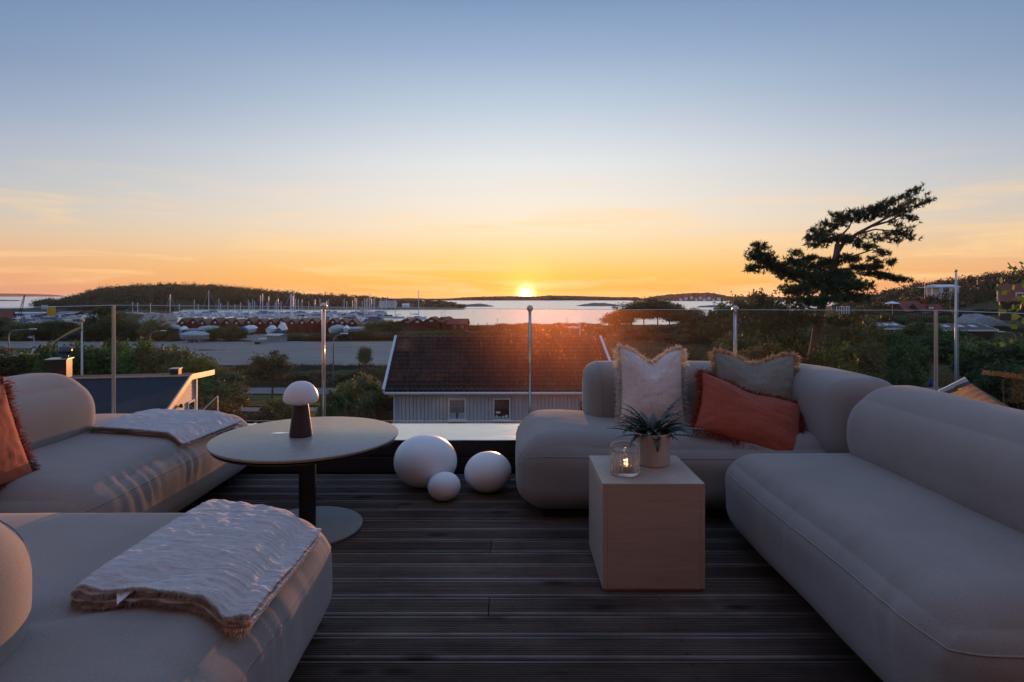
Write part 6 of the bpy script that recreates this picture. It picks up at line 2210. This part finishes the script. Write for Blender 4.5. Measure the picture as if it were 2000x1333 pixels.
def cushion(label, W, H, T, loc, rot, col, fcol, notch, seed, group='fringed cushions', fl=0.034):
    """local x width, z height, y thickness (front is -y)"""
    t = thing('cushion', label, 'cushion', loc, 0, group)
    t.rotation_euler = rot
    rng = np.random.default_rng(seed)
    N = 56
    def pos(u, v, side):
        x, z = u * W / 2, v * H / 2
        e = (1 - abs(u) ** 2.6) * (1 - abs(v) ** 2.6)
        # corners pulled into points, sides drawn in
        x *= 1 - 0.08 * (1 - v * v)
        z *= 1 - 0.08 * (1 - u * u)
        dent = notch * math.exp(-(u / 0.42) ** 2) * smooth01((v + 0.15) / 1.1)
        z -= dent * H
        th = T / 2 * max(e, 0) ** 0.55
        th *= 1 - 0.45 * math.exp(-(u / 0.3) ** 2) * smooth01((v - 0.1) / 0.9) * (1 if notch > 0.05 else 0.4)
        w = 0.006 * noise.noise((u * 2.5 + seed, v * 2.5, side * 3)) + 0.0035 * noise.noise((u * 7 + seed, v * 7, side * 3))
        # creases running in from the corners
        cr = 0.004 * math.sin(9 * math.atan2(1 - abs(v), 1 - abs(u)) + seed) * math.exp(-((1 - abs(u)) ** 2 + (1 - abs(v)) ** 2) / 0.22)
        return (x, side * (th + (w + cr) * min(1, 4 * max(e, 0))), z)
    V_, F_ = [], []
    for side in (-1, 1):
        b = len(V_)
        for i in range(N + 1):
            for j in range(N + 1):
                u = math.sin((i / N * 2 - 1) * math.pi / 2)
                v = math.sin((j / N * 2 - 1) * math.pi / 2)
                V_.append(pos(u, v, side))
        for i in range(N):
            for j in range(N):
                a = b + i * (N + 1) + j
                q_ = (a, a + N + 1, a + N + 2, a + 1)
                F_.append(q_ if side < 0 else q_[::-1])
    link_mesh('cover', np_mesh('cover', V_, np.array(F_), linen(label[:20].replace(' ', '_') + '_linen', col), True), t)
    # threads along the four edges
    tv = []
    per = []
    for k in range(2400):
        s = rng.uniform(0, 4)
        a, u = int(s), (s % 1) * 2 - 1
        e = ((u, -1), (1, u), (u, 1), (-1, u))[a]
        o = ((0, -1), (1, 0), (0, 1), (-1, 0))[a]
        p = np.array(pos(e[0], e[1], 1))
        p[1] = rng.normal() * 0.004
        L = fl * rng.uniform(0.45, 1.2)
        d = np.array([o[0] + rng.normal() * 0.30, rng.normal() * 0.40, o[1] + rng.normal() * 0.30])
        d /= np.linalg.norm(d)
        c = np.cross(d, rng.normal(size=3))
        c /= np.linalg.norm(c)
        wd = 0.0012
        sag = np.array([0, 0, -1.0])
        q0 = p - d * 0.008
        q1 = p + d * L * 0.4 + rng.normal(size=3) * 0.002
        q2 = p + d * L * 0.72 + sag * L * 0.12 + rng.normal(size=3) * 0.005
        q3 = p + d * L * 0.9 + sag * L * 0.35 + rng.normal(size=3) * 0.008
        tv += [q0 - c * wd, q0 + c * wd, q1 - c * wd, q1 + c * wd, q2 - c * wd, q2 + c * wd, q3 - c * wd * 0.6, q3 + c * wd * 0.6]
    n = len(tv) // 8
    b = np.arange(n)[:, None] * 8
    f = np.concatenate([b + np.array([[0, 1, 3, 2]]), b + np.array([[2, 3, 5, 4]]), b + np.array([[4, 5, 7, 6]])])
    fr = link_mesh('fringe', np_mesh('fringe', np.array(tv), f, fringe_material(label[:20].replace(' ', '_') + '_fringe', fcol)), t)
    fr['kind'] = 'stuff'
    return t
c = at(1273, 762, 3.26)
cushion('off-white square cushion with notched top on the corner sofa', 0.375, 0.42, 0.13, (c.x, 3.27, 0.635), (R(-11), R(1.5), R(4)), (0.74, 0.69, 0.66), (0.78, 0.71, 0.62), 0.17, 3)
c = at(1470, 760, 3.30)
cushion('sage green cushion with beige fringe behind the rust one', 0.45, 0.40, 0.13, (c.x, 3.27, 0.615), (R(-13), R(2), R(-8)), (0.26, 0.27, 0.23), (0.50, 0.40, 0.28), 0.115, 5)
c = at(1452, 808, 3.06)
cushion('rust red cushion lying tilted in front of green cushion', 0.56, 0.38, 0.13, (c.x + 0.03, 3.06, 0.505), (R(-45), R(18), R(-8)), (0.36, 0.082, 0.046), (0.38, 0.095, 0.055), 0.06, 7)
cushion('rust red cushion lit by sunset at left edge of frame', 0.48, 0.40, 0.14, (-2.03, 2.12, 0.585), (R(-16), R(-4), R(84)), (0.40, 0.11, 0.055), (0.30, 0.085, 0.05), 0.07, 9)
# ------------------------------------------------------------------ folded blankets
def muslin(name, col):
    t = NT(name)
    v = t.coord('Object')
    a = t.noise(t.coord('Object', (9, 70, 9)), 1.0, 4, 0.65, 0.6)
    b = t.noise(v, 35, 4, 0.6)
    f = t.math('ADD', a, t.math('MULTIPLY', b, 0.5))
    c = t.ramp(f, [(0.5, shade(col, 0.84)), (1.0, shade(col, 1.06))])
    t.l(c, t.p.inputs['Base Color'])
    t.set(t.p, Roughness=0.95, Specular_IOR_Level=0.1, Sheen_Weight=0.25)
    t.l(t.bump(f, 1.0, 0.012), t.p.inputs['Normal'])
    return t.m
M_MUSLIN = muslin('crinkled_cotton', (0.64, 0.615, 0.61))
M_BFRINGE = fringe_material('blanket_fringe', (0.56, 0.46, 0.39))
def blanket(label, key, corners, layers, lh, seed, tagpos=None):
    """corners: near-left, near-right, far-right, far-left in plan; folded edge on the right, raw edges near"""
    nl, nr, fr_, fl = [Vector((x, y, 0)) for x, y in corners]
    org = (nl + nr + fr_ + fl) / 4
    org.z = seat_z(key, org.x, org.y, 0.42)
    t = thing('blanket', label, 'blanket', org, 0, 'folded cotton blankets')
    rng = np.random.default_rng(seed)
    # cross-section: serpentine from top layer down; parameter u in 0..1 across, plus half-turns at the ends
    path = []
    K = 74
    for l in range(layers):
        zl = (layers - 1 - l) * lh + lh * 0.5
        us = np.linspace(0.0, 1.0, K) if l % 2 == 0 else np.linspace(1.0, 0.0, K)
        inset = 0.012 * l
        for u in us:
            path.append((u, zl, l))
        if l < layers - 1:
            for a in np.linspace(0.15, math.pi - 0.15, 7):
                e = 1 if l % 2 == 0 else 0
                path.append((e + (1 if e else -1) * 0.020 * math.sin(a), zl - lh * 0.5 + lh * 0.5 * math.cos(a), l))
    T_ = 84
    V_ = []
    NP = len(path)
    for j in range(T_ + 1):
        w = j / T_
        for (u, zl, l) in path:
            # ragged raw edge towards the viewer, different on every layer
            rag = 0.010 * noise.noise((u * 5, l * 3.3, seed)) + 0.005 * noise.noise((u * 17, l * 7.1, seed))
            ww = w + (1 - w) ** 4 * (rag * 3 + 0.012 * (l % 3))
            a = nl.lerp(nr, u)
            b = fl.lerp(fr_, u)
            p = a.lerp(b, ww)
            h = seat_z(key, p.x, p.y, 0.34)
            h = max(h, 0.375)
            billow = 0.004 * (0.5 + noise.noise((u * 2.2 + seed, w * 2.2, l * 0.35))) * (1 + 0.5 * (layers - l) / layers)
            crink = 0.0042 * noise.noise((u * 7, w * 38 + 3 * noise.noise((u * 4, w * 5, seed)), l * 2 + seed)) + 0.0022 * noise.noise((u * 22, w * 60, l + seed)) + 0.004 * noise.noise((u * 9, w * 9, seed + l))
            z = h + 0.004 + zl + max(0, billow) * (0.35 + 0.65 * (zl / (layers * lh))) + (crink if l == 0 else crink * 0.5)
            V_.append((p.x - org.x, p.y - org.y, z - org.z))
    f = []
    for j in range(T_):
        for i in range(NP - 1):
            a = j * NP + i
            f.append((a, a + 1, a + NP + 1, a + NP))
    o = link_mesh('cloth', np_mesh('cloth', V_, np.array(f), M_MUSLIN, True), t)
    md = o.modifiers.new('Solidify', 'SOLIDIFY')
    md.thickness = 0.0045
    md.offset = -1
    # short frayed threads along the near raw edges
    tv = []
    for i in range(NP):
        p = np.array(V_[i])
        for _ in range(7):
            L = rng.uniform(0.006, 0.016)
            d = np.array([rng.normal() * 0.3, -1.0, -0.5 + rng.normal() * 0.4])
            q_ = p + np.array([rng.normal() * 0.004, 0, rng.normal() * 0.002])
            c = np.array([0.0008, 0, 0.0003])
            tv += [q_ - c, q_ + c, q_ + d * L]
    tv = np.array(tv)
    fr = link_mesh('fringe', np_mesh('fringe', tv, np.arange(len(tv)).reshape(-1, 3), M_BFRINGE), t)
    fr['kind'] = 'stuff'
    if tagpos is not None:
        i = int(tagpos * (K - 1))
        p = Vector(V_[i])
        mb = MB()
        w = 0.022
        mb.add([p + Vector((-w, 0.01, -0.006)), p + Vector((w, 0.01, -0.004)), p + Vector((0.006, -0.03, -0.020)), p + Vector((-w, 0.01, -0.0075)), p + Vector((w, 0.01, -0.0055)), p + Vector((0.006, -0.03, -0.0215))],
               [(0, 2, 1), (3, 4, 5), (0, 1, 4, 3), (1, 2, 5, 4), (2, 0, 3, 5)])
        mb.build('care_label', simple('label_white', (0.75, 0.77, 0.80), 0.8, 0.05, 10), t)
    return t
blanket('pale crinkled blanket folded on the nearest left sofa', 'nearleft', [(-1.01, 1.345), (-0.600, 1.31), (-0.598, 1.80), (-1.00, 1.94)], 5, 0.0085, 3, 0.30)
blanket('thin pale blanket folded on the far left sofa', 'farleft', [(-2.16, 2.97), (-1.645, 2.885), (-1.60, 3.42), (-2.17, 3.50)], 3, 0.011, 8)

# ------------------------------------------------------------------ round table with lamp
TX, TY, TZ = -1.005, 2.85, 0.456
def table_top_material():
    t = NT('grey_compact_laminate')
    v = t.coord('Object')
    a = t.noise(v, 3.2, 6, 0.65, 0.6)
    b = t.noise(v, 45, 4, 0.6)
    c = t.ramp(a, [(0.3, (0.30, 0.29, 0.255)), (0.7, (0.39, 0.375, 0.33))])
    c = t.mix(0.3, c, t.ramp(b, [(0.35, (0.28, 0.26, 0.22)), (0.65, (0.50, 0.47, 0.40))]))
    t.l(c, t.p.inputs['Base Color'])
    t.l(t.ramp(a, [(0.3, (0.30, 0.30, 0.30)), (0.7, (0.42, 0.42, 0.42))]), t.p.inputs['Roughness'])
    t.l(t.bump(b, 0.06, 0.002), t.p.inputs['Normal'])
    return t.m
M_TTOP = table_top_material()
t = thing('round_table', 'round grey table on black column beside the left sofas', 'table', (TX, TY, 0))
MB().lathe([(0.405, TZ - 0.024), (0.432, TZ - 0.016), (0.44, TZ - 0.006), (0.4385, TZ - 0.0015), (0.435, TZ)], 96).build('tabletop', M_TTOP, t, 30)
MB().lathe([(0.425, TZ - 0.030), (0.425, TZ - 0.0245)], 96).build('edge_band', M_BLACK, t, 30)
MB().lathe([(0.040, 0.012), (0.040, TZ - 0.03)], 40).build('column', M_BLACK, t, 30)
MB().lathe([(0.262, 0.0015), (0.264, 0.004), (0.264, 0.009), (0.261, 0.012)], 80).build('base', simple('grey_powder_coat', (0.24, 0.255, 0.245), 0.5, 0.08, 5, 0.15, 200, 0.001), t, 30)
# a small spill of water by the lamp foot
def spill():
    c = at(548, 846, 2.88)
    t = link_mesh('water_spill', None) if False else None
    n, rr_ = 40, []
    v, f = [], []
    for ring, hgt in ((0.0, 0.0016), (0.55, 0.0015), (0.9, 0.0010), (1.0, 0.0002)):
        for k in range(n):
            a = 2 * math.pi * k / n
            r_ = 1 + 0.35 * noise.noise((math.cos(a) * 1.3, math.sin(a) * 1.3, 2.0)) + 0.2 * math.cos(2 * a)
            v.append((ring * r_ * 0.034 * math.cos(a), ring * r_ * 0.026 * math.sin(a), hgt))
    for j in range(3):
        for k in range(n):
            a, b = j * n + k, j * n + (k + 1) % n
            f.append((a, b, b + n, a + n))
    m = NT('water_drop')
    m.set(m.p, Base_Color=(0.75, 0.76, 0.76, 1), Roughness=0.04, Metallic=0.85)
    o = link_mesh('water_spill', np_mesh('water_spill', v, np.array(f), m.m, True), None, (-1.155, 2.885, TZ + 0.0004))
    tag(o, 'small shiny puddle on round table left of lamp', 'puddle')
spill()
# mushroom lamp
LX, LY = -1.032, 2.835
t = thing('table_lamp', 'mushroom lamp with white opal dome on dark brown cone', 'lamp', (LX, LY, TZ))
M_CONE = simple('brown_lacquer', (0.030, 0.016, 0.018), 0.5, 0.1, 6, 0.05, 200, 0.001)
def opal(name, col=(0.80, 0.79, 0.80)):
    m = NT(name)
    m.l(m.ramp(m.noise(m.coord('Object'), 6, 3), [(0.3, shade(col, 0.97)), (0.7, col)]), m.p.inputs['Base Color'])
    m.set(m.p, Roughness=0.38, Subsurface_Weight=0.25, Subsurface_Scale=0.03)
    return m.m
MB().lathe([(0.052, 0.001), (0.0545, 0.004), (0.0535, 0.012), (0.036, 0.150), (0.034, 0.154), (0.0, 0.155)], 48).build('foot', M_CONE, t, 40)
MB().lathe([(0.034, 0.154), (0.0345, 0.156), (0.0345, 0.160), (0.030, 0.162)], 48).build('collar', M_STEEL, t, 40)
dome = [(0.030, 0.1605), (0.054, 0.1615), (0.070, 0.165), (0.079, 0.172), (0.0825, 0.181), (0.0822, 0.192), (0.0785, 0.208), (0.071, 0.226), (0.059, 0.243), (0.044, 0.256), (0.026, 0.264), (0.010, 0.2667), (0.0, 0.267)]
MB().lathe(dome, 56).build('shade', opal('opal_glass'), t, True)

# ------------------------------------------------------------------ pebble lamps on the deck
def pebble(label, px, y_contact, dia, h, tilt, seed):
    Y = F * EYE / (y_contact - HOR)
    x = (px - 1000) / F * Y
    t = thing('pebble_lamp', label, 'lamp', (x, Y, 0.0), 0, 'white pebble lamps on the deck')
    v, f = [], []
    n, m = 40, 64
    pts = []
    for i in range(n + 1):
        a = math.pi * i / n
        for k in range(m):
            b = 2 * math.pi * k / m
            r_ = math.sin(a) ** 0.92 if 0 < i < n else 0
            p = Vector((dia / 2 * r_ * math.cos(b), dia / 2 * r_ * math.sin(b) * 0.97, h / 2 * math.cos(a) * (1.0 if a < math.pi / 2 else 0.97)))
            p *= 1 + 0.012 * noise.noise((p.x * 6 + seed, p.y * 6, p.z * 6))
            pts.append(Matrix.Rotation(R(tilt), 3, 'Y') @ p)
    zmin = min(p.z for p in pts)
    v = [(p.x, p.y, p.z - zmin + 0.004) for p in pts]
    for i in range(n):
        for k in range(m):
            a, b = i * m + k, i * m + (k + 1) % m
            f.append((a, a + m, b + m, b))
    link_mesh('shade', np_mesh('shade', v, np.array(f), opal('opal_polyethylene', (0.88, 0.885, 0.89)), True), t)
    MB().lathe([(dia * 0.16, 0.001), (dia * 0.17, 0.006), (dia * 0.15, 0.010)], 32).build('base_plug', M_BLACK, t, 40)
pebble('largest white pebble shaped lamp on the deck', 831, 951, 0.375, 0.305, 4, 1)
pebble('medium white pebble shaped lamp beside the corner sofa', 953, 961, 0.275, 0.228, -3, 2)
pebble('smallest white pebble shaped lamp in front of largest', 867.5, 978, 0.182, 0.153, -4, 3)

# ------------------------------------------------------------------ side table with pot and candle
def veneer():
    t = NT('pale_oak_veneer')
    v = t.coord('Object', (2.2, 2.2, 34))
    a = t.noise(v, 1.6, 7, 0.65, 0.5)
    v2 = t.coord('Object', (9, 9, 260))
    b = t.noise(v2, 1.5, 3, 0.6)
    c = t.ramp(a, [(0.3, (0.44, 0.33, 0.26)), (0.7, (0.60, 0.465, 0.375))])
    c = t.mix(0.35, c, t.ramp(b, [(0.3, (0.33, 0.24, 0.185)), (0.7, (0.56, 0.45, 0.365))]))
    t.l(c, t.p.inputs['Base Color'])
    t.set(t.p, Roughness=0.5, Specular_IOR_Level=0.45)
    t.l(t.bump(b, 0.12, 0.001), t.p.inputs['Normal'])
    return t.m
M_OAK = veneer()
SX0, SX1, SY0, SY1, SH = 0.348, 0.742, 2.229, 2.622, 0.419
org = ((SX0 + SX1) / 2, (SY0 + SY1) / 2, 0)
t = thing('side_table', 'cube shaped pale oak side table in front of corner sofa', 'table', org)
TH_ = 0.018
MB(org).bevel_box(SX0, SX1, SY0, SY1, SH - TH_, SH, 0.0015).build('tabletop', M_OAK, t)
for nm, a in (('front_panel', (SX0 + TH_, SX1 - TH_, SY0, SY0 + TH_)), ('back_panel', (SX0 + TH_, SX1 - TH_, SY1 - TH_, SY1)), ('side_panel', (SX0, SX0 + TH_ - 0.0005, SY0, SY1)), ('side_panel', (SX1 - TH_ + 0.0005, SX1, SY0, SY1))):
    MB(org).bevel_box(*a, 0.014, SH - TH_ - 0.0006, 0.0008).build(nm, M_OAK, t)
MB(org).bevel_box(SX0 + 0.012, SX1 - 0.012, SY0 + 0.012, SY1 - 0.012, 0.001, 0.013, 0.001).build('plinth', M_OAK, t)

# ribbed plant pot
PX, PY = 0.604, 2.497
t = thing('potted_plant', 'dark fern-like plant in ribbed beige pot on side table', 'plant', (PX, PY, SH))
M_POT = simple('beige_stoneware', (0.64, 0.54, 0.47), 0.7, 0.08, 8, 0.2, 120, 0.002)
rib = lambda a, i: 1 + (0.013 * (abs(math.cos(a * 26)) ** 0.7 - 0.5) if 2 <= i <= 5 else 0)
pot = [(0.066, 0.0008), (0.070, 0.004), (0.0715, 0.014), (0.0735, 0.018), (0.0765, 0.120), (0.0765, 0.128), (0.0765, 0.136), (0.075, 0.1385), (0.0725, 0.137), (0.071, 0.118), (0.069, 0.110)]
MB().lathe(pot, 312, (0, 0, 0), rib).build('pot', M_POT, t, 35)
MB().lathe([(0.0705, 0.108), (0.04, 0.113), (0.0, 0.115)], 32).build('soil', simple('potting_soil', (0.02, 0.015, 0.012), 1, 0.5, 60, 1, 150, 0.01), t, True)
def leaf_material():
    m = NT('waxy_blue_green_leaf')
    v = m.coord('Object')
    m.l(m.ramp(m.noise(v, 25, 4), [(0.3, (0.035, 0.062, 0.048)), (0.7, (0.095, 0.135, 0.11))]), m.p.inputs['Base Color'])
    m.set(m.p, Roughness=0.33, Specular_IOR_Level=0.5)
    m.l(m.bump(m.noise(v, 120, 3), 0.2, 0.002), m.p.inputs['Normal'])
    return m.m
M_PLEAF = leaf_material()
rp = random.Random(12)
def strap_leaf(az, up, L, w, droop, curl):
    """arching leaf with toothed wavy edges"""
    n = 26
    v, f = [], []
    d = Vector((math.cos(az), math.sin(az), 0))
    sd = Vector((-math.sin(az), math.cos(az), 0))
    p = Vector((d.x * 0.012, d.y * 0.012, 0.112))
    ang = up
    st = L / n
    for i in range(n + 1):
        u = i / n
        tooth = 1 + 0.58 * (1 if i % 2 else -1) * min(1, 3 * u) * (1 - u * 0.4)
        ww = w * (0.25 + 0.75 * math.sin(math.pi * min(1, u * 0.75 + 0.12)) ** 0.8) * tooth * (1 - u ** 5 * 0.85)
        nrm = Vector((-math.sin(ang) * d.x, -math.sin(ang) * d.y, math.cos(ang)))
        tw = curl * u
        s2 = sd * math.cos(tw) + nrm * math.sin(tw)
        wav = 0.10 * ww * math.sin(i * 2.4)
        v += [tuple(p - s2 * ww + nrm * (0.35 * ww + wav)), tuple(p - nrm * 0.1 * ww), tuple(p + s2 * ww + nrm * (0.35 * ww - wav))]
        p = p + (d * math.cos(ang) + Vector((0, 0, math.sin(ang)))) * st
        ang -= droop / n * (0.5 + u)
    for i in range(n):
        a = i * 3
        f += [(a, a + 1, a + 4, a + 3), (a + 1, a + 2, a + 5, a + 4)]
    o = link_mesh('leaf', np_mesh('leaf', v, np.array(f), M_PLEAF, True), t)
    md = o.modifiers.new('Solidify', 'SOLIDIFY')
    md.thickness = 0.0012
special = [(R(12), R(66), 0.235, 0.0085, R(38), 0.4), (R(5), R(40), 0.17, 0.010, R(12), -0.2), (R(-8), R(26), 0.165, 0.011, R(10), 0.2), (R(-5), R(22), 0.22, 0.010, R(32), 0.3), (R(-20), R(15), 0.21, 0.010, R(34), -0.3),
           (R(170), R(48), 0.165, 0.010, R(26), -0.3), (R(185), R(40), 0.165, 0.010, R(22), 0.2), (R(195), R(28), 0.17, 0.009, R(20), -0.2), (R(178), R(20), 0.19, 0.009, R(22), 0.4), (R(205), R(16), 0.18, 0.009, R(28), 0.1),
           (R(-92), R(34), 0.13, 0.015, R(150), 0.0), (R(100), R(50), 0.16, 0.011, R(40), 0.2)]
for a in special:
    strap_leaf(*a)
for k in range(58):
    az = k * 2.399 + rp.uniform(-0.2, 0.2)
    side_ = abs(math.cos(az))
    strap_leaf(az, R(rp.uniform(25, 80)), rp.uniform(0.10, 0.165) * (0.75 + 0.45 * side_), rp.uniform(0.0085, 0.0135), R(rp.uniform(45, 115)), rp.uniform(-0.5, 0.5))

# candle in a ribbed glass
CX, CY = 0.459, 2.357
def clear_glass():
    m = NT('rose_tinted_glass')
    m.set(m.p, Base_Color=(0.98, 0.95, 0.955, 1), Roughness=0.04, IOR=1.47, Transmission_Weight=1.0)
    tl = m.n('ShaderNodeBsdfTranslucent')
    tl.inputs[0].default_value = (0.92, 0.82, 0.82, 1)
    mx = m.n('ShaderNodeMixShader')
    mx.inputs[0].default_value = 0.14
    m.l(m.p.outputs[0], mx.inputs[1])
    m.l(tl.outputs[0], mx.inputs[2])
    m.l(mx.outputs[0], m.out.inputs[0])
    return m.m
t = thing('candle_glass', 'ribbed clear glass candle holder at front of side table', 'candle holder', (CX, CY, SH))
def grib(a, i):
    if 2 <= i <= 9:
        return 1 + 0.034 * math.cos(a * 22 + 0.9 * math.sin(i * 1.7)) * (0.6 + 0.4 * math.sin(i * 2.1 + a * 3))
    return 1
gp = [(0.052, 0.0008), (0.0555, 0.003), (0.057, 0.008)] + [(0.0575 + 0.0003 * k, 0.014 + k * 0.0125) for k in range(7)] + [(0.0595, 0.104), (0.0597, 0.118), (0.0590, 0.1205), (0.0577, 0.1195)] + [(0.0565, 0.100), (0.0555, 0.060), (0.0535, 0.022), (0.050, 0.014), (0.0, 0.0125)]
MB().lathe(gp, 176, (0, 0, 0), grib).build('glass', clear_glass(), t, 50)
t = thing('tea_light', 'small lit candle burning inside the ribbed glass', 'candle', (CX + 0.004, CY + 0.004, SH + 0.0135))
MB().lathe([(0.0185, 0.0), (0.019, 0.001), (0.019, 0.016), (0.018, 0.016), (0.018, 0.013)], 32).build('cup', simple('tin_cup', (0.7, 0.7, 0.7), 0.3, 0.05, 9, metal=1.0), t, 40)
MB().lathe([(0.0178, 0.0125), (0.010, 0.0122), (0.0, 0.012)], 32).build('wax', simple('wax', (0.80, 0.76, 0.68), 0.4, 0.05, 9), t, True)
MB().tube([(0, 0, 0.012), (0.0006, 0, 0.020)], 0.0006, 6).build('wick', M_BLACK, t)
m = NT('candle_flame')
em = m.n('ShaderNodeEmission')
em.inputs[0].default_value = (1.0, 0.55, 0.20, 1)
em.inputs[1].default_value = 9.0
m.l(em.outputs[0], m.out.inputs[0])
MB().lathe([(0.0005, 0.016), (0.0034, 0.019), (0.0042, 0.023), (0.0030, 0.028), (0.0012, 0.033), (0, 0.036)], 14).build('flame', m.m, t, True)

cl_ = bpy.data.lights.new('candle_light', 'POINT')
cl_.energy = 0.03
cl_.color = (1.0, 0.62, 0.32)
cl_.shadow_soft_size = 0.004
co_ = bpy.data.objects.new('candle_light', cl_)
COL.objects.link(co_)
co_.location = (CX + 0.004, CY + 0.004, SH + 0.0135 + 0.040)
# ------------------------------------------------------------------ evening haze over the bay
hz = MB().box(-7000, 7000, -60, 5600, -14.0, 24.0).build('haze', None)
hm = bpy.data.materials.new('evening_haze')
hm.use_nodes = True
for n in list(hm.node_tree.nodes):
    if n.type == 'BSDF_PRINCIPLED':
        hm.node_tree.nodes.remove(n)
pv = hm.node_tree.nodes.new('ShaderNodeVolumePrincipled')
pv.inputs['Color'].default_value = (0.9, 0.86, 0.84, 1)
pv.inputs['Density'].default_value = 0.00006
pv.inputs['Anisotropy'].default_value = 0.5
hm.node_tree.links.new(pv.outputs[0], hm.node_tree.nodes['Material Output'].inputs['Volume'])
hz.data.materials.clear()
hz.data.materials.append(hm)
tag(hz, 'thin warm evening haze over bay and shore', 'haze', None, 'stuff')
